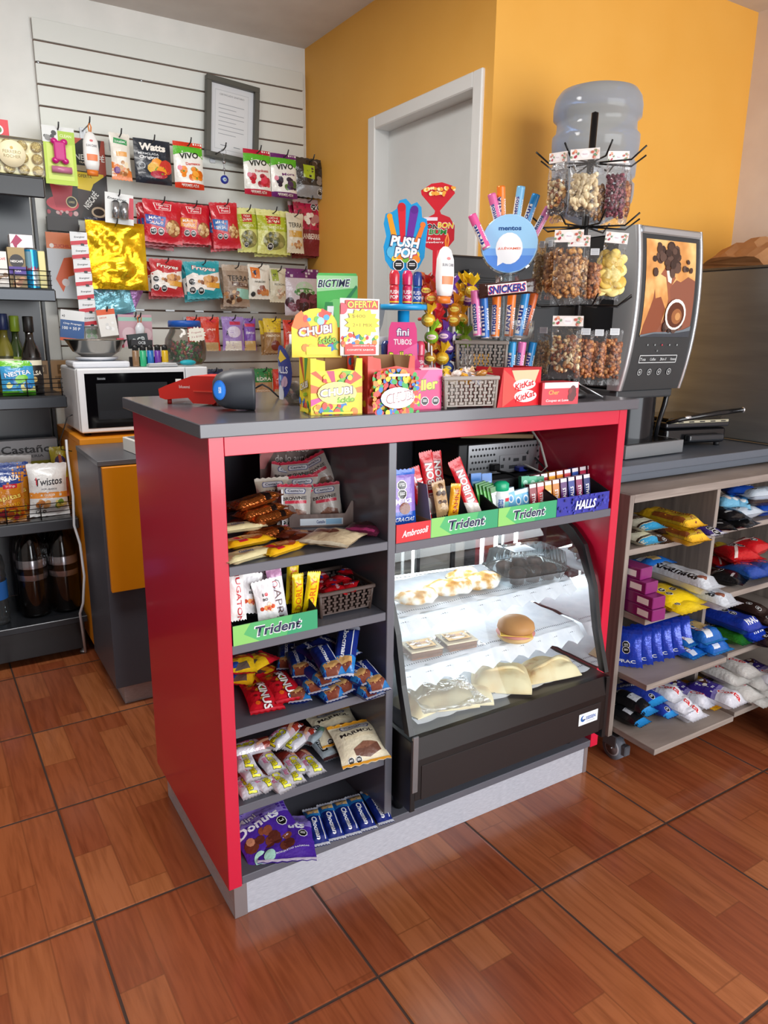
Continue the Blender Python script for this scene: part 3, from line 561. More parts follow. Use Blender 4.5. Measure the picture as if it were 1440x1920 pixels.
# ------------------------------------------------------------------ hanging on the slatwall
def hook(x, z, y1, what):
    """a wire peg from the slatwall face out to y1 with an upturned tip"""
    t = thing('wall_hook', 'wire peg holding the ' + what, 'hook', (x, 2.119, z), 0, 'pegs on the slatwall')
    G().box(-.012, .012, -.003, 0, -.03, .012, m('b9bcc0', .3, .6), .0005).obj('back_plate', t)
    L = y1 - 2.119
    G().tube([(0, -.002, 0), (0, L * .85, -.002), (0, L, .004), (0, L - .012, .02)], .0028, m('3a3a3c', .35, .5), 6).obj('peg', t)
YH = 1.985
def hang(dn, x0, x1, y0, y1, label, cat='bag', name=None, group='bags hanging on the slatwall', t=.03, kind='pillow', n=1, y=YH, ty=0, hk=True, cr=.0018):
    a = at(x0, (y0 + y1) / 2, y=y); b = at(x1, (y0 + y1) / 2, y=y); mx = (x0 + x1) / 2; tz = at(mx, y0, y=y).z; bz = at(mx, y1, y=y).z
    w = b.x - a.x; h = tz - bz; c = ((a.x + b.x) / 2, y, (tz + bz) / 2); name = name or cat.replace(' ', '_')
    me = bag_mesh(dn, w, h, t, kind, 0, cr); o = None
    for k in range(n):
        R = Matrix.Rotation(radians(ty + (3 * (-1) ** k * (k > 0))), 3, 'Y') @ Matrix.Rotation(pi / 2 - .04, 3, 'X')
        q = mobj(name, me, (c[0] - .006 * k, c[1] + (t + .004) * k, c[2] - .008 * k), R)
        tag(q, label if k == 0 else 'pack behind the ' + ' '.join(label.split()[:9]) if k == 1 else 'rearmost pack behind the ' + ' '.join(label.split()[:9]), cat, group)
        if k == 0: o = q
    if hk: hook(c[0], tz - .012, y - t * .6 - .02, ' '.join(label.split(' hanging')[0].split(',')[0].split()[:9]))
    return o
hang('nuts_orange_white', 207, 245, 250, 338, 'small white and orange nut bag with a green logo hanging in the top row', 'nut bag', t=.025)
hang('jam_black', 252, 320, 262, 345, 'black jam pouch with white lettering and mango picture in the top row', 'jam pouch', kind='doy', t=.035)
hang('jam_apricot', 326, 380, 267, 354, 'white and green jam pouch with red top and apricots in the top row', 'jam pouch', kind='doy', t=.04)
hang('jam_raspberry', 457, 507, 281, 366, 'white and green jam pouch with raspberries in the top row', 'jam pouch', kind='doy', t=.04)
hang('jam_blackberry', 508, 556, 289, 371, 'white and green jam pouch with purple top and blackberries', 'jam pouch', kind='doy', t=.04)
hang('dark_bag', 553, 609, 297, 371, 'dark bag with lime green label at the right end of the top row', 'bag', t=.03)
hang('nuts_salted', 268, 341, 376, 456, 'red peanut bag with a dark blue band', 'peanut bag', t=.035, n=3, ty=2)
hang('nuts_roasted', 333, 395, 383, 458, 'red peanut bag with an orange band', 'peanut bag', t=.035, n=2, y=2.0)
hang('nuts_unsalted', 396, 448, 380, 466, 'red peanut bag with a light blue band', 'peanut bag', t=.035, n=2, ty=-4)
hang('spice_green', 442, 486, 390, 473, 'narrow olive green spice bag left of the lime one', 'spice bag', t=.025, y=2.0, ty=-3)
hang('spice_lime', 481, 543, 394, 477, 'lime green spice bag with a red name badge', 'spice bag', t=.03, n=2)
hang('trail_mix_tan', 537, 569, 400, 475, 'narrow tan trail mix bag half under the crimson bag', 'trail mix bag', t=.025, y=1.96)
hang('cranberry_bag', 550, 607, 373, 480, 'crimson and brown dried fruit bag at the right end of the middle row', 'dried fruit bag', t=.025, n=2, y=2.02)
hang('peanut_red', 281, 343, 486, 556, 'red peanut bag with a white swirl in the lower row', 'peanut bag', t=.03, n=2)
hang('peanut_teal', 347, 414, 490, 560, 'teal peanut bag with a white swirl', 'peanut bag', t=.03, n=2, ty=-4)
hang('keto_brown', 417, 467, 497, 575, 'brown nut mix bag with large dark lettering', 'nut mix bag', t=.03, n=2)
hang('snack_white_orange', 465, 506, 496, 561, 'white snack bag with an orange badge', 'snack bag', t=.025)
hang('snack_beige_green', 505, 537, 503, 567, 'beige pistachio bag with a green badge', 'snack bag', t=.025)
hang('prune_pouch', 533, 598, 504, 592, 'clear dried prune pouch with a purple top', 'dried fruit pouch', kind='doy', t=.035)
hang('spice_red', 351, 378, 594, 656, 'orange red spice bag half behind the jar', 'spice bag', t=.02, y=2.0)
hang('spice_red', 377, 412, 594, 658, 'orange red spice bag right of the candy jar', 'spice bag', t=.02)
hang('rice_lilac', 416, 457, 594, 657, 'lilac bag with a white window in the fourth row', 'grain bag', t=.02)
hang('rice_purple', 456, 480, 597, 657, 'narrow purple bag beside the lilac one', 'grain bag', t=.02, y=2.0)
hang('pepper_brown', 494, 528, 597, 662, 'brown paprika bag with a yellow top', 'spice bag', t=.025, n=2)
hang('spice_red', 531, 552, 600, 662, 'narrow red bag beyond the paprika bag', 'spice bag', t=.02)
hang('blue_bag', 384, 419, 692, 740, 'navy blue bag in the bottom row of the slatwall', 'bag', t=.02)
hang('teal_foil', 415, 442, 696, 745, 'blue bag behind the barcode scanner', 'bag', t=.02, y=2.0)
hang('spice_red', 441, 468, 694, 742, 'small red bag in the bottom row', 'spice bag', t=.02)
hang('herb_green', 476, 512, 691, 742, 'kraft oregano bag with a green top', 'herb bag', t=.02)
hang('spice_red', 511, 534, 692, 742, 'red bag at the right end of the bottom row', 'spice bag', t=.02, y=2.0)
hang('gold_foil_bag', 165, 274, 416, 543, 'large shiny gold foil balloon bag', 'foil bag', kind='flat', t=.02, y=1.95, cr=.005)
hang('pink_foil', 190, 262, 500, 597, 'pink metallic balloon pack behind the gold foil bag', 'foil bag', kind='flat', t=.012, y=2.02, ty=28, cr=.003, hk=False)
hang('teal_foil', 168, 246, 520, 592, 'teal and lilac metallic balloon pack under the gold foil bag', 'foil bag', kind='flat', t=.012, y=1.99, ty=-12, cr=.003, hk=False)
hang('blue_bag', 161, 200, 408, 470, 'dark printed pack behind the gold foil bag', 'foil bag', kind='flat', t=.01, y=2.04, hk=False)
# --- cards and odd goods on the slatwall
def card(x0, x1, y0, y1, y, base, items, label, cat, name, th=.002, rz=0, ty=0, group=None, hk=None):
    a = at(x0, (y0 + y1) / 2, y=y); b = at(x1, (y0 + y1) / 2, y=y); mx = (x0 + x1) / 2; tz = at(mx, y0, y=y).z; bz = at(mx, y1, y=y).z; w = b.x - a.x; h = tz - bz
    g = G(); g.box(-w / 2, w / 2, -th / 2, th / 2, -h / 2, h / 2, m(base if isinstance(base, str) else 'ffffff', .5), .0004); art(g, w, h, base, items, Matrix.Translation((0, -th / 2 - .0001, -h / 2)))
    o = g.obj(name, None, ((a.x + b.x) / 2, y, (tz + bz) / 2), (0, radians(ty), rz)); o['dims'] = (w, h); tag(o, label, cat, group)
    if hk: hook((a.x + b.x) / 2, tz - .01, y - .02, hk)
    return o, w, h
card(142, 200, 262, 412, 2.112, '3a2a26', [('e', .45, .78, .52, .26, '121214'), ('p', [(.7, .6), (1, .5), (1, 1), (.9, 1)], 'a8402c'), ('p', [(0, .9), (.3, 1), (0, 1)], 'c8503c'), ('t', 'NESCAFÉ', .5, .78, .94, .09, 'f4f4f2'), ('t', 'TRADICIÓN', .4, .71, .5, .03, 'e8d8c8'), ('r', .06, .6, .36, .67, 'b8a68a'), ('p', [(0, .38), (.45, .36), (.9, .54), (.9, .58), (0, .59)], 'f0d018'), ('t', 'OFERTA', .3, .54, .44, .04, '6a5a10'), ('p', [(.05, .0), (.6, 0), (1, .5), (1, .58), (.55, .45)], '2a2422'), ('t', 'NESCAFÉ', .42, .25, .62, .1, 'f0f0ee', 52), ('e', .66, .1, .24, .07, 'c8b49a'), ('e', .66, .1, .18, .045, '2a1c16')], 'dark coffee advertising poster with a yellow offer band on the slatwall', 'poster', 'coffee_poster')
card(86, 147, 335, 408, 2.11, '2a2422', [('e', .5, .36, .5, .2, 'c83a4a'), ('p', [(.14, .9), (.86, .9), (.74, .25), (.28, .25)], 'b8283c'), ('e', .5, .9, .36, .08, 'd8b8a0'), ('e', .5, .9, .28, .055, '8a5a40'), ('e', .78, .42, .18, 0, 'e0d09a'), ('e', .78, .42, .15, 0, '2c2a20'), ('t', 'LUNGO', .78, .42, .18, .06, 'e0d09a'), ('b', .5, .12, .5, .04, 8, ['c8a0a0', 'a83a4a'], .07)], 'dark coffee poster showing a red cup beside the rack', 'poster', 'cup_poster')
card(88, 146, 408, 434, 2.085, '16120f', [('p', [(0, 0), (1, .1), (1, .9), (0, 1)], '241a16')], 'black coffee pack under the red cup poster', 'pack', 'coffee_pack', .03)
o, w, h = card(82, 142, 238, 346, YH, 'b9d640', [('r', 0, .72, 1, 1, 'dfe2e0'), ('r', .48, .72, 1, .93, 'a9cc3a'), ('b', .25, .84, .2, .07, 6, ['5a5a58', '8a8a88', '3a3a3a'], .08), ('r', .1, .08, .9, .7, 'cfe46a'), ('t', 'CLEAN', .72, .85, .36, .05, 'e8f2c0')], 'green blister card with a pink bone shaped bag dispenser', 'blister card', 'blister_card', hk='green blister card')
g = G(); PK = m('c8187e', .25, 0, 0, .6)
g.box(-.022, .022, -.028, -.002, -.03, .042, PK, .009, seg=3)
for x in (-.018, .018):
    for z in (-.028, .04): g.ball((x, -.015, z), (.014, .0125, .012), PK)
q = g.obj('bone_dispenser', o); q.location = (-.002, 0, .008)
q = G().tube([(-.035, -.013, -.052), (.037, -.013, -.052)], .0125, m('c87a9a', .2), 14).obj('bag_roll', o); q['label'] = 'pink roll of bags'
def sunscreen(x, y, z, s, label, rz=0):
    t = thing('lotion_bottle', label, 'bottle', (x, y, z), rz); g = G()
    g.lathe([(0, 0), (.02, .002), (.024, .02), (.026, .05), (.024, .09), (.016, .112), (.007, .12), (0, .121)], m('f0f0ee', .35), 18, sq=.6, e=2.4); P = [[Vector((.0245 * sin(a) * k, -.0158 * cos(a) * k - .0002, zz)) for a in [radians(v) for v in range(-60, 61, 12)]] for zz, k in ((.02, .99), (.05, 1.07), (.08, 1.02), (.1, .86))]
    surf(g, P, None, [('r', .15, .1, .85, .32, 'f08a5a'), ('t', 'SUN CARE', .5, .62, .7, .08, '8a8a90'), ('e', .5, .85, .12, 0, 'e07a7a')], .5); g.v = [v * s for v in g.v]; g.obj('body', t)
    g = G(); g.lathe([(0, -.018), (.018, -.016), (.019, 0), (0, .001)], m('e07a28', .35), 16, sq=.62); g.v = [v * s for v in g.v]; g.obj('cap', t)
    g = G(); g.tube([(0, 0, .115), (-.004, -.004, .135), (0, -.006, .15), (.005, -.004, .135), (.003, 0, .115)], .0022, m('e8862a', .4)); g.v = [v * s for v in g.v]; g.obj('strap', t); return t
p = at(174, 325, y=1.985); sunscreen(p.x, p.y, p.z + .01, 1.17, 'white lotion bottle with orange cap hanging in front of the coffee poster'); hook(p.x, p.z + .18, 1.97, 'white lotion bottle')
o, w, h = card(197, 250, 363, 420, 1.93, 'e3e5e4', [('p', [(.8, .2), (1, .2), (1, .9), (.86, .9)], 'c8384a'), ('t', 'Energizer', .42, .8, .66, .1, '1c1c1e', -3, None, .2)], 'white blister card with two silver batteries', 'battery card', 'battery_card', ty=3, hk='battery card')
for k, x in enumerate((-.018, .016)):
    t_ = G().tube([(x, -.0175, -.04), (x, -.0175, .02)], .0155, m('b4b6ba', .25, .8), 16).tube([(x, -.0175, .02), (x, -.0175, .028)], [.0155, .006], m('2c2c30', .3), 16).obj('battery', o)
p0, p1 = at(146, 435, y=1.93), at(168, 612, y=1.93)
st = thing('battery_strip', 'long hanging strip of red and white battery packs', 'battery strip', tuple(p0)); hook(p0.x, p0.z + .002, 1.91, 'strip of battery packs')
n = 7; seg = (p0.z - p1.z) / n
for k in range(n):
    g = G(); cx = (p1.x - p0.x) * (k + .3) / n; h_ = seg * .98
    g.box(-.032, .032, -.002, .002, -h_, 0, m('e4e6e8', .4), .0004); art(g, .064, h_, 'e6e8ea', [('p', [(0, 0), (1, .12), (1, .45), (0, .28)], 'cc2436'), ('t', 'Energizer', .55, .62, .62, .16, '1c1c20', 4, None, .2)], Matrix.Translation((0, -.0022, -h_)))
    g.box(.006, .018, -.006, -.0024, -h_ + .001, -h_ + .008, BLK, .0004); g.obj('battery_pack', st, (cx, 0, -k * seg))
card(90, 150, 437, 560, 2.06, 'c9cdd2', [('r', 0, .76, 1, 1, 'dc7436'), ('t', 'CUCHILLA', .55, .8, .7, .05, 'b82a2a'), ('e', .16, .8, .07, 0, 'f2e8e0'), ('p', [(.2, .3), (.5, .62), (.95, .66), (1, .4), (.6, .34), (.4, .1)], 'dc5a1c'), ('e', .5, .25, .12, 0, 'e8e0e0')], 'clear balloon pack with an orange header card', 'balloon pack', 'balloon_pack', .012)
card(113, 158, 582, 640, 1.90, '2a5a9a', [('r', 0, .68, 1, 1, 'eef0f0'), ('t', 'e)', .12, .8, .12, .1, '2a2a30'), ('t', 'Chip Prepago', .5, .56, .76, .07, 'f0f4f8'), ('t', '100 + 50 P', .46, .42, .74, .1, 'f0f4f8'), ('r', 0, 0, 1, .1, 'e0602c')], 'blue and white phone chip card above the steel bowl', 'phone chip card', 'phone_chip_card', ty=6)
card(183, 217, 580, 630, 1.88, 'eceae6', [('r', 0, .8, 1, 1, 'e05a28'), ('t', 'AURICULAR', .3, .7, .4, .06, 'd8604a'), ('b', .62, .4, .22, .2, 6, ['f8f8f8', 'dcdcdc'], .1)], 'white earphone box with an orange top', 'earphone box', 'earphone_box', .03, ty=-7, hk='earphone box')
card(222, 285, 590, 650, 1.90, 'c8a0ac', [('r', 0, .8, 1, .92, '9ac8b8'), ('e', .3, .4, .2, 0, 'd8bcc4'), ('e', .8, .4, .18, 0, 'd8bcc4')], 'pink blister card with earphones behind the lighters', 'earphone card', 'earphone_card', .01, hk='pink earphone card')
card(159, 182, 588, 645, 1.97, 'd8dad6', [('b', .5, .3, .4, .25, 10, ['a0c0a0', 'f0f0f0', 'b8b8b8'], .2)], 'small clear pack between the chip card and the earphone box', 'clear pack', 'clear_pack', .012)
card(240, 276, 626, 652, 1.62, '2c3438', [('t', 'OCB', .5, .5, .72, .5, 'c8d0d0', 8)], 'dark rolling paper box behind the row of lighters', 'paper box', 'rolling_paper_box', .03, ty=-6)
card(245, 285, 637, 648, 1.575, '1e1c20', [('t', 'OCB', .5, .5, .34, .5, 'c8ccd0')], 'narrow black rolling paper packet over the lighters', 'paper packet', 'rolling_paper_packet', .015, ty=1)
card(219, 232, 634, 652, 1.6, 'c02a48', [('t', 'BEN', .4, .6, .7, .3, 'f0d8dc')], 'red rolling paper packet at the left of the lighters', 'paper packet', 'rolling_paper_packet', .012)
k_ = thing('evil_eye_keyring', 'silver keyring with a blue evil eye charm', 'keyring', tuple(at(419, 285, y=1.975))); hook(k_.location.x, k_.location.z + .01, 1.95, 'evil eye keyring')
G().tube([(.012 * cos(a), 0, .0 + .012 * sin(a)) for a in [i * pi / 8 for i in range(17)]], .001, STEEL, 6, cap=False).obj('ring', k_)
G().tube([(0, 0, -.012), (.001, 0, -.09)], .0022, STEEL, 6).ball((0, 0, -.04), .008, STEEL).ball((0, 0, -.07), .006, STEEL).obj('chain', k_)
g = G(); g.tube([(0, .003, -.11), (0, -.003, -.11)], .0175, m('1a2f9a', .1, 0, 0, .8), 24).tube([(0, -.0032, -.11), (0, -.004, -.11)], .009, m('9ac8f0', .2), 18).tube([(0, -.0042, -.11), (0, -.005, -.11)], .0055, m('f4f4f4', .2), 14).tube([(0, -.0052, -.11), (0, -.006, -.11)], .0028, BLK, 10); g.obj('eye_charm', k_)
p = at(262, 610, y=1.87); t = thing('key_bottle', 'small white bottle with orange clips hanging behind the lighters', 'bottle', tuple(p)); hook(p.x, p.z + .03, 1.85, 'small white bottle')
G().lathe([(0, -.05), (.018, -.048), (.02, -.01), (.008, .01), (0, .012)], m('dfe4ea', .3), 16, sq=.6).obj('body', t); G().tube([(-.004, 0, .0), (-.008, 0, .03), (0, 0, .04), (.008, 0, .03), (.004, 0, 0)], .002, m('e0782a', .4)).obj('clip', t)
# --- framed certificate
fr = thing('framed_certificate', 'grey framed certificate hanging on the slatwall', 'picture frame', tuple(at(435, 229, y=2.098)), 0); fr.rotation_euler = (-.05, radians(4.5), 0)
W2, H2 = .122, .166
g = G(); FM = m('55554e', .5)
g.box(-W2, W2, -.018, .012, H2 - .022, H2, FM).box(-W2, W2, -.018, .012, -H2, -H2 + .022, FM).box(-W2, -W2 + .022, -.018, .012, -H2 + .022, H2 - .022, FM).box(W2 - .022, W2, -.018, .012, -H2 + .022, H2 - .022, FM); g.obj('frame', fr)
g = G(); its = [('r', .12, .08, .88, .92, 'c6ccd0'), ('r', .13, .09, .87, .91, 'e0e3e6'), ('t', 'CERTIFICADO SANITARIO', .5, .86, .56, .025, '5a5e66', 0, None, 0, 0)] + [('r', .2, .3 + q * .06, .2 + (.58 if q % 3 else .4), .308 + q * .06, '9aa0a8') for q in range(8)] + [('r', .25 + q * .3, .14, .4 + q * .3, .15, '8a9098') for q in range(2)]
art(g, 2 * (W2 - .02), 2 * (H2 - .02), 'dfe2e6', its, Matrix.Translation((0, .004, -H2 + .02))); g.obj('certificate', fr)
# --- candy jar, star tag, utensils on the microwave
jr = thing('candy_jar', 'clear jar with a blue lid full of green and brown wrapped candies', 'jar', (.475, 1.69, TZ)); JM = glassy('jar_plastic', 'eae6e0', .9, .05, .15, 20, .05)
G().lathe([(0, .001), (.062, .001), (.078, .02), (.083, .06), (.078, .1), (.062, .128), (.056, .145)], JM, 32).obj('glass', jr)
G().lathe([(.0, .172), (.06, .172), (.064, .166), (.064, .146), (.0, .146)], m('1c56b0', .35), 28).obj('lid', jr)
rr = random.Random(3); g = G()
for i in range(150):
    a = rr.uniform(0, 2 * pi); z = rr.uniform(.012, .088); r = .066 * sqrt(rr.uniform(.25, 1)) * (1 if z < .07 else .8)
    g.ball((r * cos(a), r * sin(a), z), (.012, .007, .006), m(rr.choice(['2f8a3a', '3fa84a', '2a6a3a', '9a4a4a', 'b86a3a', '7a3a4a', '54b060']), .2, 0, 0, .6), 6, 4, rot=Euler((rr.uniform(0, 3), rr.uniform(0, 3), rr.uniform(0, 3))).to_matrix())
tag(g.obj('wrapped_candies', jr), None, None, None, 'stuff')
g = G(); art(g, .078, .062, None, [('s', .5, .5, .5, .78, 16, 'f2eee0', .5), ('t', 'Fruguele', .5, .62, .5, .13, 'a83a4a', 4, None, .1, 0), ('t', '3 x $100', .5, .36, .56, .13, 'a83a4a', 4, None, .1, 0)]); g.add([(-.03, .001, .008), (.03, .001, .008), (.03, .001, .054), (-.03, .001, .054)], [[0, 1, 2, 3], [3, 2, 1, 0]], 'f2eee0')
tag(g.obj('price_star', None, (.495, 1.597, TZ + .088), (0, radians(-3), 0)), 'white star shaped price tag taped to the candy jar', 'price tag')
tag(G().box(-.055, .055, -.02, .02, 0, .01, m('c6c9cc', .3, .4), .003).box(-.05, .05, -.014, .014, .0101, .013, m('e2e4e6', .3), .001).obj('cutter_box', None, (.335, 1.535, TZ + .0003)), 'flat clear box lying before the lighters', 'box')
ut = thing('silicone_spatula', 'turquoise silicone spatula lying on the microwave', 'spatula', (.415, 1.537, TZ + .014), .1)
G().ball((.02, 0, 0), (.034, .02, .011), m('18a8b8', .4)).obj('blade', ut); G().tube([(-.1, 0, .0), (0, 0, 0)], .003, STEEL).obj('handle', ut)
# ------------------------------------------------------------------ black gondola rack at the left
XR = -.005; XL = -.9; YF = 1.64
rk = thing('black_display_rack', 'tall black metal display rack at the left edge', 'shelf rack', (-.45, 1.8, 0)); BK = m('17181c', .3); BK2 = m('2b3038', .25)
def rb(n, x0, x1, y0, y1, z0, z1, mat=BK, b=.002, lab=None):
    o = G().box(x0 + .45, x1 + .45, y0 - 1.8, y1 - 1.8, z0, z1, mat, b).obj(n, rk)
    if lab: o['label'] = lab
g = G(); g.box(XR + .45 - .006, XR + .456, .14, .18, .0, 1.78, BK, .001)
for k in range(60): g.box(XR + .4562, XR + .4566, .15, .158, .1 + k * .028, .116 + k * .028, m('4a4d54', .5), 0)
for k in range(60): g.box(XR + .4562, XR + .4566, .163, .171, .1 + k * .028, .116 + k * .028, m('4a4d54', .5), 0)
g.obj('upright', rk)
G().box(XL + .45, XL + .47, .14, .18, 0, 1.78, BK, .001).obj('upright', rk)
rb('back_panel', XL + .02, XR - .012, 1.955, 1.965, .17, 1.78, BK2, 0)
SH = [(1.77, YF + .03), (1.395, YF), (1.02, YF - .03), (.565, YF - .05)]
for z, y in SH: rb('shelf', XL, XR, y, 1.95, z - .03, z)
rb('front_strip', XL, XR + .002, SH[0][1] - .012, SH[0][1], 1.70, 1.765, BK, .004)
for z, y in SH[1:]: rb('front_strip', XL, XR + .002, y - .014, y - .001, z - .045, z - .003, m('3a3d42', .25, .5), .004)
rb('bottom_shelf', XL, XR, YF - .07, 1.95, .145, .17, m('2c2e33', .25, .4)); rb('kick_panel', XL, XR - .01, YF - .05, YF - .04, .03, .143, BK)
for x in (XL + .03, XR - .02): G().lathe([(0, 0), (.012, 0), (.012, .008), (.006, .012), (.006, .034), (0, .034)], STEEL, 12, (x + .45, YF - 1.8 - .02, 0)).obj('levelling_foot', rk)
for z, y in SH[1:]:
    g = G()
    for q in range(4): g.tube([(XL + .45, y - 1.8 + .004, z + .012 + q * .016), (XR + .445, y - 1.8 + .004, z + .012 + q * .016)], .0016, BLK, 5)
    for q in range(8): g.tube([(XR + .44 - q * .115, y - 1.8 + .002, z - .002), (XR + .44 - q * .115, y - 1.8 + .002, z + .062)], .0022, BLK, 5)
    g.obj('wire_fence', rk)
# goods on the rack
def pt(px, py, y): return at(px, py, y=y)
def pxrect(x0, x1, y0, y1, y):
    a = at(x0, (y0 + y1) / 2, y=y); b = at(x1, (y0 + y1) / 2, y=y); mx = (x0 + x1) / 2; return (a.x + b.x) / 2, b.x - a.x, at(mx, y0, y=y).z - at(mx, y1, y=y).z
fb = thing('chocolate_gift_box', 'clear flat box of gold wrapped chocolates on top of the rack', 'chocolate box', (-.1, 1.70, 1.772), 0)
G().box(-.16, .105, -.012, .02, .0, .115, m('e2cf9a', .35, .2), .003).obj('gold_tray', fb)
for i in range(6):
    for j in range(3): G().ball((-.14 + i * .045, -.02, .018 + j * .038), (.018, .011, .0175), FOILGOLD if 0 else m('d8b86a', .25, .6, 0, 0, .6, 260), 12, 8).obj('wrapped_chocolate', fb)
G().box(-.162, .107, -.034, .021, .0, .118, PET, .003).obj('clear_lid', fb)
g = G(); g.tube([(0, -.0350, .062), (0, -.0365, .062)], .043, m('e8dcb8', .4), 28); art(g, .07, .05, None, [('t', 'FERRERO', .5, .62, .8, .2, '8a7a4a', 0, None, 0, 0), ('t', 'ROCHER', .5, .34, .76, .2, '8a7a4a', 0, None, 0, 0), ('e', .5, .88, .07, 0, 'b89a4a')], Matrix.Translation((0, -.0369, .037))); g.obj('round_label', fb, (at(22, 285, y=1.665).x + .1, 0, 0))
pbox('chocolate_box', [('p', [(0, .0), (.5, 0), (.3, .5), (0, .7)], 'f0e0d0'), ('b', .4, .25, .3, .16, 7, ['b88a5a', 'd8b880', '6a3a2a'], .1), ('e', .75, .82, .12, 0, 'f0f0e8'), ('e', .75, .82, .08, 0, '4a7a3a')], 'c82432', .13, .19, .05, (-.15, 1.80, 1.772), 0, 'tall red chocolate box behind the gold chocolates', 'chocolate box')
tag(G().lathe([(0, 0), (.03, 0), (.03, .13), (0, .13)], m('2a2a3c', .3), 18).obj('drink_can', None, (-.052, 1.80, 1.7722)), 'dark can on top of the rack behind the gold chocolates', 'can')
cx, w, h = pxrect(14, 57, 362, 460, 1.74)
pbox('truffle_box', [('p', [(0, .82), (.3, 1), (.55, .9), (.3, .8), (.25, .7), (.1, .84)], 'a02050'), ('t', 'Cereza', .5, .62, .62, .13, '7a2a3a', 6, None, .3, 0), ('b', .5, .42, .22, .05, 5, ['6a1a28', '8a2a38'], .13), ('p', [(.5, .2), (1, .34), (1, .3), (.6, .16)], 'b83060'), ('o', .2, .1, .11), ('o', .5, .1, .11), ('o', .8, .1, .11)], 'e8dfe0', w, h * 1.05, .06, (cx, 1.77, 1.397), 0, 'tall white cherry chocolate box on the second rack shelf', 'chocolate box')
cx, w, h = pxrect(14, 46, 443, 518, 1.665)
pbox('coffee_box', [('r', 0, .72, 1, 1, '9a8250'), ('e', .5, .66, .42, 0, '1c1416'), ('t', 'NESCAFÉ', .5, .66, .72, .07, 'f4f0ea'), ('r', 0, .3, 1, .52, '4a2f8a'), ('t', 'MOKA', .5, .42, .4, .07, 'f0e8f4'), ('b', .5, .14, .4, .1, 6, ['b8805a', '8a5a3a', 'd8b890'], .2)], '7a6438', w, h, .05, (cx, 1.685, 1.397), 0, 'gold and purple coffee box behind the wire fence', 'coffee box')
cx, w, h = pxrect(46, 72, 446, 518, 1.665); RBm = G(); r_ = w / 2
t = thing('drink_can', 'slim blue and silver energy drink can beside the coffee box', 'can', (cx, 1.685, 1.397))
P = [[Vector((r_ * sin(a), -r_ * cos(a), z)) for a in [i * pi / 12 - pi for i in range(25)]] for z in [h * k / 8 for k in range(9)]]
surf(RBm, P, '2a9ad8', [('p', [(.3, .5), (.5, .5), (.5, .95), (.3, .95)], '9ac8e0'), ('p', [(.5, .05), (.7, .05), (.7, .5), (.5, .5)], 'c8d4dc'), ('t', 'Red Bull', .5, .5, .34, .12, 'c82a3a', 0, None, .1), ], 2 * pi * r_ / h, .2, .6); RBm.obj('body', t)
G().lathe([(r_, h), (r_ * .85, h + .006), (r_ * .8, h + .004), (0, h + .004)], STEEL, 20).obj('rim', t)
cx, w, h = pxrect(72, 85, 450, 520, 1.665); tag(G().box(-w / 2, w / 2, -.03, .03, 0, h, m('d8cf90', .4), .002).obj('cream_box', None, (cx, 1.70, 1.397)), 'thin cream coloured box at the shelf end beside the slim can', 'box')
cx, w, h = pxrect(-14, 12, 448, 515, 1.665); tag(pbox('coffee_box', [('t', 'NESCAFÉ', .5, .8, .8, .08, 'c82a2a'), ('b', .5, .3, .4, .2, 7, ['e8e0d8', '8a6a4a'], .2)], 'e0dad4', w, h, .05, (cx, 1.69, 1.397), 0, 'white coffee box cut by the left edge on the second shelf', 'coffee box'), None, None)
def bottle(px, y0, y1, y, r, bc, cc, lc, label, ltxt=None):
    p = at(px, y0, y=y); z0 = 1.0202; h = p.z - z0; t = thing('sauce_bottle', label, 'bottle', (p.x, y, z0))
    G().lathe([(0, 0), (r, 0), (r * 1.02, .01), (r * 1.02, h * .52), (r * .5, h * .68), (r * .42, h * .72), (r * .42, h * .86), (0, h * .86)], m(bc, .1, 0, 0, .6), 20).obj('glass', t)
    G().lathe([(r * .5, h * .8), (r * .55, h * .81), (r * .55, h * .99), (r * .5, h), (0, h)], m(cc, .35), 18).obj('cap', t)
    g = G(); rr_ = r * 1.03; surf(g, [[Vector((rr_ * sin(a), -rr_ * cos(a), z)) for a in [radians(v) for v in range(-80, 81, 16)]] for z in (h * .12, h * .3, h * .48)], lc, [('r', .1, .72, .9, .9, 'e8e2c8'), ('t', ltxt or 'ACEITE', .5, .45, .6, .16, 'e8e2d0'), ('e', .5, .22, .1, 0, 'c8a860')], 1); g.obj('label_band', t)
bottle(25, 592, 710, 1.76, .03, '2a3a18', '8aa82a', '7a8a2a', 'green capped olive oil bottle on the third rack shelf')
bottle(51, 593, 715, 1.70, .033, '14100e', '131212', '221a18', 'dark bottle with a black cap behind the iced tea pouch', 'SALSA')
bottle(2, 588, 700, 1.76, .034, '6a6420', '1a2a5a', '3a3a20', 'oil bottle with a blue cap cut by the left edge')
def stand(dn, x0, x1, y0, y1, y, z, t, label, cat, name, kind='pillow', ty=0, tx=.12, group=None):
    cx, w, h = pxrect(x0, x1, y0, y1, y); R = Matrix.Rotation(radians(ty), 3, 'Y') @ Matrix.Rotation(pi / 2 - tx, 3, 'X')
    return tag(mobj(name, bag_mesh(dn, w, h, t, kind), (cx, y + h / 2 * sin(tx), z + h / 2 * cos(tx) + .002), R), label, cat, group)
stand('iced_tea', 0, 62, 655, 720, 1.655, 1.02, .04, 'blue and green iced tea pouch behind the wire fence', 'drink powder pouch', 'drink_pouch', 'doy')
stand('twistos', 50, 127, 847, 946, 1.64, .565, .06, 'white and orange toast snack bag, the front right one on the rack', 'snack bag', 'snack_bag', ty=2)
stand('twistos', -18, 56, 797, 890, 1.75, .60, .06, 'white and orange toast snack bag standing behind the crisps', 'snack bag', 'snack_bag', ty=3)
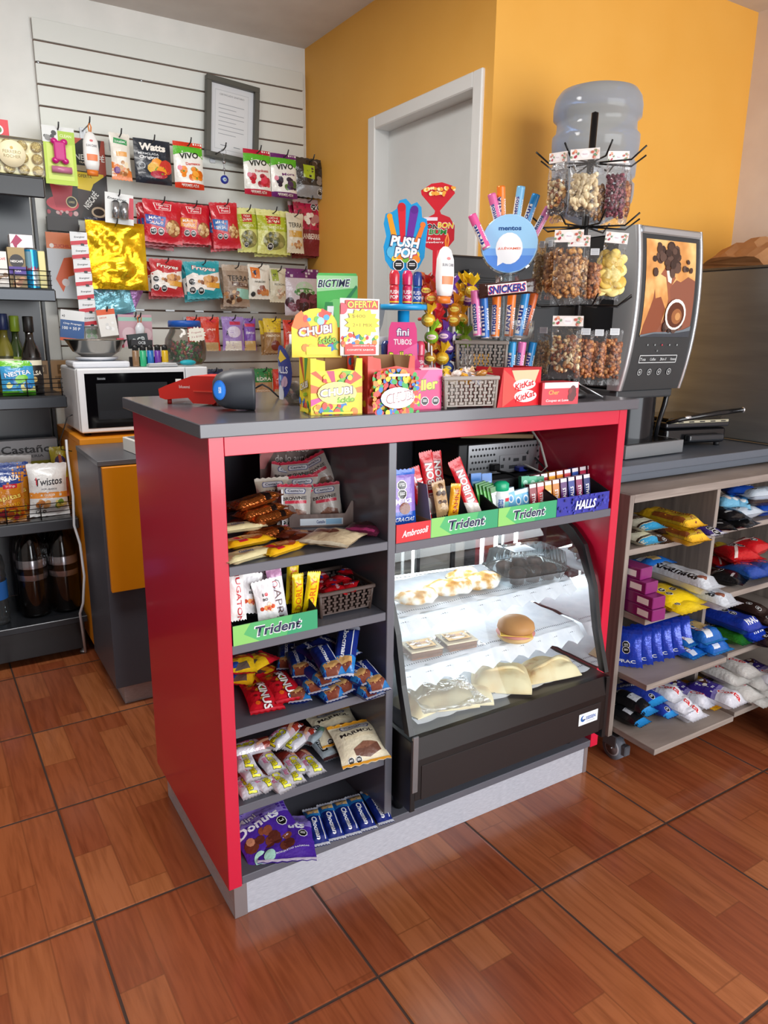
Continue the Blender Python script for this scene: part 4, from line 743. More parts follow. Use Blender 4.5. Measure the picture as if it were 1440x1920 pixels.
stand('crisps_orange', -28, 45, 850, 950, 1.62, .565, .06, 'orange and blue crisps bag in front at the left edge', 'crisps bag', 'crisps_bag', ty=3)
stand('crisps_orange', -14, 56, 848, 950, 1.69, .565, .05, 'orange and blue crisps bag half hidden behind the front one', 'crisps bag', 'crisps_bag', ty=1)
stand('yellow_bag', 92, 128, 785, 880, 1.80, .60, .04, 'yellow snack bag with a purple circle at the rack end', 'snack bag', 'snack_bag')
pbox('bread_box', [('t', 'Castaño', .62, .72, .6, .24, '2c2a30'), ('r', 0, .6, .25, 1, '8a9a2a'), ('r', .0, 0, 1, .35, 'a8a82a'), ('t', 'PANADERIA', .62, .5, .4, .08, '5a5a60')], 'b4b6bc', .3, .13, .05, (-.165, 1.88, .70), 0, 'grey bakery carton standing at the back of the rack', 'carton')
tag(G().box(-.2, .08, -.1, .05, 0, .1, BK2, .002).obj('carton_riser', None, (-.165, 1.89, .566)), 'dark carton under the grey bakery carton', 'carton')
pbox('shipping_carton', [('r', .06, .6, .22, .88, '7a5a34'), ('t', '3', .14, .74, .06, .18, 'd8c09a'), ('r', .42, .6, .58, .88, '7a5a34'), ('t', '4', .5, .74, .08, .18, 'd8c09a'), ('t', 'DEL MES DE LA', .62, .5, .5, .06, '5a4226'), ('r', .4, .14, .96, .4, '6a4c2a'), ('t', 'QUINTA', .68, .27, .44, .16, 'b08a5e')], 'b08a5e', .2, .13, .1, (.04, 1.99, 1.0), 0, 'brown shipping carton with numbers between rack and microwave', 'carton')
tag(G().box(-.02, .16, -.07, .06, 0, .9975, WP, .002).obj('white_post', None, (.03, 2.05, 0)), 'white slatwall return post beside the rack', 'post')
# soda pack in film, water bottle
sp = thing('soda_bottle_pack', 'film wrapped pack of dark cola bottles on the bottom rack shelf', 'drink pack', (-.115, 1.74, .1705))
def soda(x, y, par):
    t = G().lathe([(0, .0), (.045, .0), (.053, .015), (.053, .15), (.055, .18), (.053, .25), (.04, .30), (.018, .335), (.014, .36), (0, .36)], m('0c0705', .06, 0, 0, .8), 24, (x, y, .001)).obj('bottle', par)
    G().lathe([(.0535, .15), (.0545, .152), (.0545, .228), (.0535, .23)], m('a9a4a8', .2, .8), 24, (x, y, .001)).obj('silver_label', t)
    G().lathe([(0, .36), (.018, .36), (.018, .38), (0, .382)], BLK, 16, (x, y, .001)).obj('cap', t)
for x in (-.056, .056):
    for y in (-.056, .056): soda(x, y, sp)
G().lathe([(.10, .0), (.118, .01), (.124, .1), (.124, .24), (.112, .3), (.07, .345), (.03, .352)], glassy('clear_wrap_film', 'f6f7f8', .22, .12, .5, 30, .0), 28, (0, 0, .0), sq=1, e=3.4).obj('shrink_film', sp)
wb = thing('water_bottle', 'ribbed clear water bottle at the left edge of the bottom shelf', 'bottle', (-.31, 1.66, .1705)); rp = [(0, 0), (.04, 0)]
for k in range(9): rp += [(.046, .01 + k * .022), (.042, .021 + k * .022)]
G().lathe(rp + [(.046, .22), (.04, .26), (.015, .30), (.014, .32)], BOTTLE, 24).obj('body', wb); G().lathe([(.0468, .1), (.0468, .17)], m('2a6ab8', .35), 24).obj('blue_label', wb); G().lathe([(.0145, .32), (.017, .32), (.017, .335), (0, .336)], m('b82a4a', .4), 14).obj('cap', wb)
# ------------------------------------------------------------------ goods on the countertop
ZC = 1.1003
def gpt(px, py): return at(px, py, z=ZC)
def ground(pl, pr, z=ZC):
    """front edge seen between two pixels on a level surface -> middle, width, heading"""
    a = at(*pl, z=z); b = at(*pr, z=z); return (a + b) / 2, (b - a).length, atan2(b.y - a.y, b.x - a.x)
def hgt(p, px, py): return at(px, py, y=p.y).z - p.z
# card reader
a = gpt(300, 757); b = gpt(408, 762)
cr = thing('card_reader', 'red payment card reader lying on the counter corner', 'card reader', tuple(a), atan2(b.y - a.y, b.x - a.x)); RD = m('d8291f', .35)
L = (b - a).length
XZ = Matrix(((1, 0, 0, 0), (0, 0, 1, 0), (0, 1, 0, 0), (0, 0, 0, 1)))
pf = [(0, .014), (-.002, .033), (.02, .042), (L * .58, .064), (L * .98, .065), (L * 1.02, .045), (L * 1.0, .012), (L * .93, .004), (L * .58, .004), (L * .5, .016), (L * .1, .010)]
G().prism(pf, 0, .082, RD, XZ).obj('body', cr)
g = G(); g.box(L * .6, L * 1.0, -.0015, .0, .03, .032, m('f05a48', .3), 0); art(g, .03, .008, None, [('t', 'bluemi', .5, .5, .9, .8, 'f4d8d4')], Matrix.Translation((L * .45, -.0008, .036))); g.obj('trim_line', cr)
for x in (L * .12, L * .9): G().lathe([(0, 0), (.005, 0), (.005, .011), (0, .011)], m('a81c18', .5), 8, (x, .012, 0)).obj('foot', cr)
# barcode scanner
p = gpt(443, 771); bs = thing('barcode_scanner', 'dark grey hooded barcode scanner with a blue oval badge', 'barcode scanner', (p.x + .012, p.y + .02, ZC), facing(p.x, p.y) + .05)
XA = Matrix(((0, 0, 1, -.052), (1, 0, 0, 0), (0, 1, 0, .043), (0, 0, 0, 1))); SG = m('3a3d44', .45)
G().lathe([(0, .0), (.017, .002), (.030, .010), (.038, .025), (.041, .042), (.042, .06), (.043, .08), (.043, .086), (.036, .084), (.034, .07)], SG, 28, xf=XA, e=2.6).obj('hood', bs)
G().lathe([(.0, .068), (.034, .069), (.0345, .08)], m('15161a', .1), 24, xf=XA, e=2.6).obj('scan_window', bs)
g = G(); P_ = [[Vector((-.036 + .0125 * u, -.0388 + .012 * (u - .2) ** 2 * 0 - .0008 * v * v - (.0 if u > 0 else .0) + (.006 * (-u) if u < 0 else -.001 * u), .045 + .02 * v)) for u in (-1, -.5, 0, .5, 1)] for v in (-1, -.5, 0, .5, 1)]
surf(g, P_, None, [('e', .5, .5, .5, .5, '1f6fd8'), ('e', .5, .5, .42, .43, '2f88ec'), ('t', 'netum', .5, .5, .5, .16, 'e8f2fb', 90)], .6); g.obj('blue_badge', bs, (-.002, -.0012, 0))
tag(G().tube([(.165, .2, ZC + .04), (.2, .24, ZC + .045), (.25, .32, ZC + .03), (.30, .38, ZC + .0025), (.4, .42, ZC + .0025)], .0022, BLK).obj('scanner_cable'), 'thin black cable leaving the barcode scanner', 'cable')
# clear candy jars
def gjar(px, py, y, r, h, label, side=None):
    p = at(px, py, y=y); t = thing('clear_candy_jar', label, 'jar', (p.x, y, ZC), facing(p.x, y))
    G().lathe([(0, .001), (r * .7, .001), (r * .92, .02), (r, h * .35), (r * .96, h * .6), (r * .78, h * .8), (r * .6, h * .88)], JM, 28).obj('glass', t)
    G().lathe([(r * .62, h * .86), (r * .62, h), (0, h)], m('e8eaee', .4), 24).obj('lid', t)
    rr = random.Random(int(px)); g = G()
    for i in range(40): a = rr.uniform(0, 6.28); q = r * .7 * sqrt(rr.random()); g.ball((q * cos(a), q * sin(a), .015 + rr.random() * .03), .009, m(rr.choice(['e8e8ea', 'c8d8e8', 'b8c8b0', 'd0d0d8']), .4), 6, 4)
    tag(g.obj('gum_balls', t), None, None, None, 'stuff')
    return t, r, h
t, r, h = gjar(575, 690, .22, .062, .155, 'clear candy jar with a purple oval label behind the yellow box')
g = G(); P_ = [[Vector((1.03 * r * sin(a), -1.03 * r * cos(a), z)) for a in [radians(v) for v in range(-100, -20, 10)]] for z in [.012 + k * .02 for k in range(7)]]
surf(g, P_, None, [('e', .5, .5, .5, .5, '34408e'), ('p', [(.3, .75), (.5, .68), (.8, .76), (.5, .92)], 'e8c83a'), ('p', [(.05, .5), (.3, .7), (.25, .8), (.1, .7)], '3a9ad0'), ('t', 'HALLS', .5, .55, .7, .13, 'e8ecf8'), ('b', .5, .32, .3, .1, 8, ['6a78c8', 'c8a8c0', 'a8d0e8'], .1), ('e', .5, .1, .18, 0, 'd8dce4')], .9); g.obj('oval_label', t)
t, r, h = gjar(640, 690, .26, .06, .16, 'clear candy jar with white label between the green card and the yellow box')
g = G(); P_ = [[Vector((1.03 * r * sin(a), -1.03 * r * cos(a), z)) for a in [radians(v) for v in range(-40, 41, 10)]] for z in (.07, .085, .1)]
surf(g, P_, 'eceef0', [('t', 'DELI', .4, .5, .5, .5, 'c82a4a')], 2); g.obj('white_label', t)
t, r, h = gjar(705, 690, .30, .05, .15, 'small clear candy jar left of the blue lollipop stand')
# green gum display
p = at(634, 560, y=.34); st = thing('gum_display', 'green cardboard gum display with toothbrush shaped wings', 'display', (p.x, .34, ZC), facing(p.x, .34)); s = .0013
def cut(outline, th, mat, items, par, name, x0, y0, w, h, y=0, lab=None, rot=0):
    """cardboard cut to an outline (0..1), printed on its front"""
    g = G(); pts = [(x0 + u * w, y0 + v * h) for u, v in outline]; g.prism([(x, z) for x, z in pts], y, y + th, mat, XZ)
    surf(g, plane(x0, x0 + w, y0, y0 + h), None, items, w / h, xf=Matrix.Translation((0, y - .0002, 0)) @ FR); o = g.obj(name, par)
    if lab: o['label'] = lab
    return o
GRN = '4fb858'
cut([(0, 0), (1, 0), (1, .96), (.96, 1), (.04, 1), (0, .96)], .003, m('58bf60', .5), [('p', [(0, .78), (1, .83), (1, .97), (0, .97)], 'a8e0a8'), ('t', 'BIGTIME', .42, .88, .76, .09, '1f2a4a', 2, 'f0f4f8', .25), ('p', [(.7, .7), (.96, .86), (1, .84), (.76, .66)], '2f8a5a'), ('e', .5, .3, .5, .4, '7ad07a'), ('p', [(0, 0), (1, 0), (1, .3), (0, .4)], '3aa85a')], st, 'back_card', -.052, .1, .1, .2)
cut([(0, 0), (1, 0), (1, .6), (.85, .72), (.55, .6), (.35, .75), (.3, 1), (.16, 1), (.1, .8), (0, .85)], .003, m('2f8a4c', .5), [('p', [(.14, .1), (.24, .1), (.32, .96), (.2, .96)], 'dfe6e8'), ('p', [(.17, .1), (.21, .1), (.28, .9), (.22, .9)], '8a9a98'), ('e', .68, .48, .26, .1, '6ab8d8'), ('t', 'BIGTIME', .68, .58, .46, .06, '22304a', 0, 'f0f4f8', .25), ('t', 'BIGTIME', .66, .44, .46, .06, '22304a', 0, 'c8e8f0', .25), ('t', 'BIGTIME', .66, .3, .46, .06, '22304a', 0, 'c8e8f0', .25)], st, 'front_tray', -.052, .0, .13, .23, -.05)
cut([(0, 0), (.6, 0), (.9, .5), (1, .85), (.8, 1), (.55, .75), (.3, .85), (0, 1), (-.1, .6)], .003, m('b4bcc0', .5), [], st, 'brush_wing', .055, .13, .06, .1, -.02, 'grey brush shaped wing')
# yellow and colourful candy display boxes
CB = [('d8202a', 'e8303a', '2a7ac8', '38a848', 'f0d020', 'f0902a')]; COLS = ['d02630', '2a78c8', '35a548', 'f0d01e', 'ee8a28', 'e04a3a']
def chubi_art(sub=True, wash=False):
    L = [('p', [(.5, .55), (.0, .95), (.1, 1), (.5, .55)], 'e05a20'), ('p', [(.5, .5), (.3, 1), (.45, 1)], 'c83a6a'), ('p', [(.5, .5), (.6, 1), (.8, 1)], '7ac030'), ('p', [(.5, .5), (.85, 1), (1, .85)], 'e8502a'), ('p', [(.5, .5), (0, .5), (0, .7)], 'e06a28'), ('p', [(.5, .5), (1, .5), (1, .65)], 'f08020'), ('p', [(.5, .5), (0, .2), (0, .35)], 'e0489a'),
         ('b', .5, .12, .5, .1, 24, COLS, .06), ('b', .5, .8, .42, .12, 10, COLS, .045), ('e', .5, .5, .38, .26, 'f6ec8a'), ('t', 'CHUBI', .48, .53, .62, .17, 'f4f0f0', 6, '4a2038', .1, .035), ('t', 'ácido', .66, .35, .34, .12, '8ad018', 4, '24340c', .1), ('r', .2, .02, .8, .07, 'f0e020')]
    return L
mid, w, rz = ground((583, 779), (679, 776)); zt = hgt(at(583, 779, z=ZC), 583, 672)
def display_box(name, label, mid, w, rz, hh, d, base, items, side_items, card_items, cw, ch, cx, carch, cat='candy box', dip=.22):
    t = thing(name, label, cat, tuple(mid), rz); g = G(); th = .0012
    fr = [(-w / 2, 0), (w / 2, 0), (w / 2, hh), (w / 2 - .012, hh), (w / 2 - .016, hh * (1 - dip)), (w * .1, hh * (1 - dip * .8)), (-w * .22, hh * (1 - dip)), (-w / 2 + .03, hh * .95), (-w / 2, hh)]
    g.prism(fr, 0, th, m(base, .45), XZ)
    surf(g, plane(-w / 2, w / 2, 0, hh * (1 - dip)), base, items, w / (hh * (1 - dip)), xf=Matrix.Translation((0, -.0003, 0)) @ FR, rough=.35)
    g.add([(-w / 2, -.0003, hh * (1 - dip)), (-w / 2 + .012, -.0003, hh * (1 - dip)), (-w / 2 + .012, -.0003, hh), (-w / 2, -.0003, hh)], [[0, 1, 2, 3]], base)
    g.obj('front_panel', t)
    g = G(); g.box(-w / 2, -w / 2 + th, th, d, 0, hh, m(base, .45), 0); surf(g, plane(0, d, 0, hh), base, side_items, d / hh, xf=Matrix.Translation((-w / 2 - .0003, d, 0)) @ Matrix.Rotation(-pi / 2, 4, 'Z') @ FR, rough=.4); g.obj('side_panel', t)
    G().box(w / 2 - th, w / 2, th, d, 0, hh, CARD, 0).obj('side_panel', t)
    G().box(-w / 2, w / 2, d - th, d, 0, hh, m('a07c56', .8), 0).box(-.001, .0, d - .003, d, 0, hh, m('7a5a3a', .8), 0).obj('back_panel', t)
    G().box(-w / 2 + th, w / 2 - th, th, d - th, 0, .0015, CARD, 0).obj('bottom', t)
    n = 10; arch = [(0, 0), (1, 0), (1, .62)] + [(.5 + .42 * cos(a), .62 + .38 * sin(a)) for a in [pi * k / n for k in range(n + 1)]] + [(0, .62)] if carch else [(0, 0), (1, 0), (1, .92), (.9, 1), (.12, .97), (0, .88)]
    cut(arch, .0015, m(base, .4), card_items, t, 'header_card', cx - cw / 2, hh * .99, cw, ch, d * .85)
    return t
YB = 'f2d81a'
display_box('candy_display_box', 'yellow candy display box with an arched header card, nearest the scanner', mid, w, rz, zt, .085, YB, chubi_art(), [('p', [(.5, .5), (0, 1), (.3, 1)], 'd84a1a'), ('p', [(.5, .5), (.5, 1), (.8, 1)], '4a9a2a')] + [('b', .5, .15, .5, .14, 20, COLS, .07), ('t', 'CHUBI', .5, .5, .7, .12, 'f0eae0', 12, '4a2038'), ('t', 'ácido', .6, .36, .36, .08, '8ad018', 8, '24340c'), ('r', .2, .03, .9, .1, 'f0e020')],
    [('p', [(.5, .4), (.0, .62), (.08, .85), (.2, .95)], 'f07828'), ('p', [(.5, .4), (.6, 1), (.8, .9)], 'e8402a'), ('b', .5, .8, .25, .1, 7, ['a8d8f0', '3aa8d8', 'e04a3a', '70c040'], .06), ('b', .6, .22, .38, .06, 10, COLS, .07), ('r', .28, .06, .78, .22, 'f6ea30'), ('t', 'CHUBI', .46, .55, .66, .17, 'f4f0f0', 8, '8a3a6a', .1, .035), ('t', 'ácido', .7, .36, .36, .14, '8ad018', 6, '24340c')], w * .98, .098, -w * .18, True)
mid, w, rz = ground((689, 776), (776, 771)); zt = hgt(at(689, 776, z=ZC), 689, 668)
display_box('candy_display_box', 'candy display box with multicoloured drops under an offer card', mid, w, rz, zt, .085, 'dc4a3c', [('b', .5, .5, .5, .5, 150, COLS, .05), ('b', .5, .75, .5, .25, 70, COLS, .05), ('b', .1, .4, .12, .4, 24, COLS, .05), ('b', .93, .4, .08, .4, 16, COLS, .05), ('b', .5, .04, .5, .05, 20, COLS, .05), ('e', .5, .36, .36, .24, 'f6f4f0'), ('t', 'CHUBI', .54, .38, .56, .19, 'f4f0f0', 8, '8a2a3a', .1, .035), ('r', .3, .84, .74, .9, 'd8d0cc')], [('b', .5, .5, .5, .5, 40, COLS, .08)],
    [('r', 0, 0, 1, 1, 'ece8e4'), ('b', .5, .26, .5, .12, 30, COLS, .06), ('r', .1, .02, .9, .2, 'e04038'), ('t', 'CONTENIDO 530 g', .6, .17, .6, .03, 'f4e8e0'), ('t', 'CONFITE SABOR', .5, .1, .7, .03, 'f4e8e0'), ('s', .55, .58, .46, .78, 14, 'f2e430', .26), ('r', .12, .82, .95, .97, 'e04a3a'), ('t', 'OFERTA', .55, .9, .76, .12, 'f8ec4a', 2, '7a2018'), ('e', .04, .82, .12, .1, 'e04a5a'), ('t', '$400', .45, .69, .34, .07, 'a89030', 0, None, 0, 0), ('t', '2+1 MIX', .55, .54, .5, .06, 'a89030', 0, None, 0, 0)], w * .82, .115, -w * .3, False)
# pink tube sweets box and its header
mid, w, rz = ground((779, 769), (827, 767)); hh = hgt(at(779, 769, z=ZC), 779, 694)
PKR = [('p', [(0, .3), (1, .75), (1, 1), (.6, 1)], 'e85a9a'), ('t', 'Roller', .42, .62, .9, .26, 'f0e84a', 6, '5a7a1c', .1, .03), ('t', 'fini', .14, .35, .25, .12, 'f0f0f0'), ('t', 'TUBOS', .16, .2, .3, .1, 'f4c8d8'), ('o', .5, .22, .12), ('o', .82, .22, .12)]
t = thing('pink_candy_box', 'bright pink tube sweets box beside the grey basket', 'candy box', tuple(mid), rz)
g = G(); g.box(-w / 2 - .02, w / 2, 0, .06, 0, hh, m('d8286e', .4), .0008); art(g, w + .02, hh, 'da2c74', PKR, Matrix.Translation((-.01, -.0003, 0)), rough=.35); g.obj('carton', t)
G().prism([(-.02, 0), (w / 2, 0), (w / 2 - .004, .02), (-.015, .02)], 0, .001, m('f0c8d4', .5), Matrix.Translation((0, .0, hh + .0002)) @ Matrix.Rotation(radians(8), 4, 'X')).obj('open_flap', t)
p = at(755, 640, y=.14); t2 = thing('pink_header_card', 'pink header card standing behind the multicoloured candy box', 'display card', (p.x, .14, ZC), facing(p.x, .14))
cut([(0, 0), (1, 0), (1, .5), (.93, .55), (.88, .92), (.82, 1), (.18, 1), (.12, .92), (.08, .55), (0, .5)], .0015, m('e04a8a', .4), [('p', [(.1, .55), (.9, .75), (.9, .55), (.5, .4)], 'ea6aa4'), ('t', 'fini', .5, .88, .34, .09, 'f0f0f4', 0, '28307a'), ('t', 'TUBOS', .5, .76, .5, .07, 'f6e4ec', 0, None, 0, .03), ('t', 'Roller', .46, .58, .62, .11, 'e8e850', 4, '5a7a1c'), ('o', .42, .42, .1), ('o', .68, .42, .1)], t2, 'card', -.042, .0, .084, hgt(Vector((p.x, .14, ZC)), 755, 604))
g = G(); g.box(-.04, .04, .002, .05, .0, .09, m('c8245e', .5), .001); g.obj('carton', t2)
# push up lollipop stand
p = at(757, 573, y=.2); CX, CY = p.x, .2; ps = thing('blue_lollipop_stand', 'blue two tier lollipop stand with a hand shaped sign', 'display stand', (CX, CY, ZC), facing(CX, CY)); BL = m('1d9ad8', .35)
zp = p.z - ZC
G().lathe([(0, 0), (.05, 0), (.05, .006), (.014, .01), (.014, zp - .012), (0, zp - .012)], BL, 24).obj('base_column', ps)
G().lathe([(0, zp - .01), (.054, zp - .01), (.056, zp - .006), (.056, zp + .002), (0, zp + .002)], BL, 32).obj('tray', ps)
G().lathe([(0, .055), (.056, .055), (.056, .066), (0, .066)], BL, 32).obj('tray', ps)
q = at(757, 372, y=CY); W_, H_ = .1, q.z - ZC - zp; hn = []
for a in range(-60, 240, 20): hn.append((.5 + .46 * cos(radians(a)), .36 + .28 * sin(radians(a))))
outl = [(.36, 0), (.62, 0), (.62, .12), (.8, .16), (.93, .3), (.95, .46), (.99, .66), (.96, .76), (.86, .78), (.84, .9), (.74, .96), (.62, .93), (.5, 1), (.36, .98), (.3, .88), (.2, .84), (.06, .82), (.02, .7), (.08, .55), (.02, .42), (.06, .26), (.18, .16), (.36, .12)]
cut(outl, .004, BL, [('p', [(.1, .78), (.2, .8), (.34, .5), (.22, .48)], 'f0a020'), ('e', .15, .79, .06, 0, 'f0a020'), ('p', [(.32, .9), (.5, .9), (.5, .48), (.4, .48)], 'd8202e'), ('e', .41, .9, .09, 0, 'c81828'), ('p', [(.6, .88), (.78, .86), (.66, .5), (.52, .5)], '6a2a9a'), ('e', .69, .87, .085, 0, '5a208a'), ('p', [(.82, .66), (.94, .7), (.8, .46), (.68, .46)], 'ee7a28'), ('e', .88, .69, .06, 0, 'ee7a28'),
    ('e', .45, .36, .36, .12, '5ab8e0'), ('b', .47, .3, .32, .07, 8, ['e84a6a', 'f0902a', 'f0d040', '70b838'], .08), ('t', 'PUSH', .5, .48, .62, .13, 'f4f4f6', -6, '3a2050', .1, .045), ('t', 'POP', .52, .35, .48, .13, 'f4f4f6', -4, '3a2050', .1, .045), ('o', .36, .2, .13), ('o', .66, .2, .13)], ps, 'hand_sign', -.052, zp + .055, W_ * 1.06, H_ - .055, .0)
G().box(-.013, .009, 0, .004, zp + .002, zp + .056, BL, .0005).obj('sign_stem', ps)
PP = None
def push(x, y, z, c, c2, label, rz=0, s=1):
    t = thing('push_up_lollipop', label, 'lollipop tube', (x, y, z), rz, 'push up lollipops on the blue stand')
    g = G(); r = .0105; G().lathe([(0, 0), (r, 0), (r, .042), (0, .042)], m(c2, .3), 16).obj('tube', t)
    P_ = [[Vector((1.03 * r * sin(a), -1.03 * r * cos(a), z_)) for a in [radians(v) for v in range(-90, 91, 20)]] for z_ in (.003, .02, .038)]
    surf(g, P_, c, [('t', 'PUSH', .5, .68, .7, .24, 'f2f0f0'), ('t', 'POP', .5, .36, .6, .24, 'f2f0f0'), ('r', 0, 0, 1, .08, 'f0d030')], 1); g.obj('label_band', t)
    G().lathe([(r * 1.1, .043), (r * 1.15, .066), (r * .8, .074), (0, .076)], m(c, .2, 0, 0, .6), 16).obj('cap', t)
for px, c, c2, nme in ((727, 'c8283a', 'd83a44', 'red'), (763, 'c81e5a', 'd02a60', 'magenta'), (782, '2a4a9a', '2a78b8', 'blue'), (795, 'e07030', 'e8903a', 'orange')):
    q = at(px, 570, y=CY - .03 + (.02 if px > 780 else 0)); d = Vector((q.x - CX, q.y - CY)); 
    if d.length > .043: d *= .043 / d.length
    push(CX + d.x, CY + d.y, ZC + zp + .0025, c, c2, '%s push up lollipop standing on the top tray' % nme, facing(CX, CY))
for k, (c, nme) in enumerate((('2a3a7a', 'dark blue'), ('c8283a', 'red'), ('c0306a', 'pink'), ('2a5aa0', 'blue'), ('d0385a', 'coral'))):
    a = facing(CX, CY) - pi / 2 + (k - 2) * .62; push(CX + .043 * cos(a), CY + .043 * sin(a), ZC + .0665, c, c, '%s push up lollipop on the lower tray of the blue stand' % nme, facing(CX, CY))
# red lollipop tree
p = at(822, 560, y=.26); bb = thing('red_lollipop_stand', 'red lollipop stand with a wrapped candy shaped sign', 'display stand', (p.x, .26, ZC), facing(p.x, .26)); RB_ = m('c81c2c', .35); zq = at(820, 470, y=.26).z - ZC; zt = at(820, 345, y=.26).z - ZC
G().lathe([(0, 0), (.06, 0), (.06, .008), (.016, .014), (.014, zq), (0, zq)], RB_, 20).obj('column', bb)
for z in (.07, .13, .19): G().lathe([(0, z), (.05, z), (.052, z + .004), (.05, z + .008), (0, z + .008)], RB_, 24).obj('holder_ring', bb)
o2 = [(.4, -.6), (.55, -.6), (.6, 0), (.85, .06), (1, .16), (1, .38), (.85, .5), (.6, .55), (.56, .6), (.98, .86), (.9, .97), (.6, 1.02), (.3, 1), (.0, .9), (.02, .84), (.42, .6), (.4, .55), (.14, .48), (0, .36), (0, .15), (.2, .04), (.38, 0)]
cut(o2, .004, RB_, [('t', 'BON', .3, .36, .44, .08, '2a2a2a', -2, 'f0f0e8', .1, .03), ('t', 'BON', .74, .38, .44, .08, 'f0c828', -2, 'f0f0e8', .1, .03), ('t', 'BUM', .52, .28, .5, .08, '2a8a3a', 0, 'f0f0e8', .1, .03), ('t', 'Fresa', .42, .18, .36, .045, 'f6e8e4'), ('t', 'Strawberry', .4, .12, .6, .04, 'f6e8e4'), ('r', .1, .45, .5, .5, 'e8d8e0')] + [('b', .15 + k * .2, .92 - (k % 2) * .0, .08, .02, 4, ['f0e0a0', 'e8a03a'], .05) for k in range(5)] + [('b', .3 + k * .18, .85, .07, .02, 4, ['f0e0a0', 'e8a03a'], .05) for k in range(3)], bb, 'candy_sign', -.05, zq - .0, .085, zt - zq, -.012)
def lolly(px, py, y, c, nme, k):
    p = at(px, py, y=y); t = thing('lollipop', '%s round lollipop %s' % (nme, k), 'lollipop', tuple(p), facing(p.x, p.y), 'wrapped lollipops on the red stand')
    g = G(); g.ball((0, 0, 0), (.0175, .0175, .0165), m(c, .18, .1, 0, .8, .35, 160), 14, 10); P_ = [[Vector((.0178 * sin(a) * cos(b), -.0180 * cos(a) * cos(b), .0168 * sin(b))) for a in (-.7, -.35, 0, .35, .7)] for b in (-.5, -.25, 0, .25, .5)]
    surf(g, P_, None, [('e', .5, .5, .48, .36, 'e8c8d0' if c[0] in '678' else 'f0e060'), ('t', 'Bum', .5, .5, .7, .3, c if c[0] not in 'f' else '8a2a1a')], 1, lift=.0005); g.obj('wrapped_ball', t)
    g = G(); rr = random.Random(px)
    for q in range(7): a = q * .9; g.add([(0, 0, .013), (.02 * cos(a), .02 * sin(a), .036 + .01 * rr.random()), (.02 * cos(a + .8), .02 * sin(a + .8), .032), (.004 * cos(a), .004 * sin(a), .012)], [[0, 1, 2, 3]], m(c, .2, .1, 0, .6))
    g.obj('wrapper_tuft', t); G().tube([(0, 0, -.013), (.003, 0, -.075)], .0022, 'f2f2f2', 6).obj('stick', t)
LO = [(809, 560, 'e8601c', 'orange'), (840, 566, '6a3a9c', 'purple'), (872, 542, 'f0c81a', 'yellow'), (852, 580, 'e8941c', 'amber'), (878, 562, '6a3090', 'violet'), (866, 600, 'e0a01a', 'gold'), (809, 632, '86b828', 'lime'), (832, 630, '7444a8', 'lilac'), (860, 630, '78b020', 'green'), (803, 600, 'e0b020', 'mustard'), (842, 652, '6a4ab0', 'indigo'), (853, 666, '2a4aa0', 'blue'), (829, 672, 'e8b824', 'sunny yellow'), (806, 672, 'b87a20', 'bronze'), (866, 560, 'e8b020', 'honey'), (850, 600, 'd89018', 'dark amber'), (846, 548, '6a3a9c', 'deep purple'), (820, 610, 'c8202c', 'ruby'), (872, 640, '8ab828', 'pale green'), (838, 690, '3a5ab0', 'steel blue'), (815, 650, 'a8342c', 'brick red'), (884, 548, 'e8c020', 'lemon'), (799, 545, 'c82a20', 'tomato red')]
for i, (px, py, c, nme) in enumerate(LO): lolly(px, py, .17 + .012 * (i % 3), c, nme, 'on the red stand' if i < 9 else 'low on the red stand')
p = at(833, 556, y=.13); sunscreen(p.x, .13, p.z, .92, 'small white lotion bottle with a brown strap among the lollipops')
g = G(); 
# round mint display
MC_ = at(955, 458, y=.12); mz = MC_.z; mt = thing('mint_roll_stand', 'clear stand with a round blue sign reading an invitation to take one', 'display stand', (MC_.x, .12, ZC), facing(MC_.x, .12)); R_ = size(52, MC_)
g = G(); zc_ = mz - ZC
P_ = [[Vector((R_ * u, -.0115, zc_ + R_ * v)) for u in (-1, 0, 1)] for v in (-1, 0, 1)]
g.tube([(0, .01, zc_), (0, -.011, zc_)], R_, m('a8ccec', .3), 40)
surf(g, P_, None, [('e', .5, .5, .495, .495, '9ccdf0'), ('p', [(.06, .3), (.14, .16), (.3, .05), (.5, .006), (.7, .05), (.86, .16), (.94, .3)], '5a8ee0'), ('p', [(.02, .42), (.06, .3), (.94, .3), (.98, .42)], '76aaea'), ('e', .5, .42, .24, .27, 'f4f6f8'), ('p', [(.3, .3), (.3, .12), (.44, .2)], 'f4f6f8'), ('t', 'mentos', .5, .76, .4, .07, '24508e', 0, None, 0, .03), ('t', '¡LLÉVAME!', .5, .42, .4, .055, 'e8683a')], 1); g.obj('round_sign', mt)
G().tube([(0, .014, zc_), (0, .010, zc_)], R_ * 1.04, PET, 40).tube([(0, .0, zc_ - R_), (0, 0, zc_ - R_ - .03)], .012, PET, 16).obj('clear_rim', mt)
zb_ = at(945, 636, y=.1).z - ZC; 
G().lathe([(.018, .0), (.018, zc_ - R_)], PET, 16).lathe([(.03, zc_ - R_ - .028), (.03, zc_ - R_ - .005), (0, zc_ - R_ - .004)], PET, 24).obj('column', mt)
G().lathe([(0, zb_), (.072, zb_), (.072, zb_ + .045)], PET, 32).obj('upper_cup', mt); G().lathe([(0, .003), (.06, .003), (.06, .04)], PET, 32).obj('lower_cup', mt)
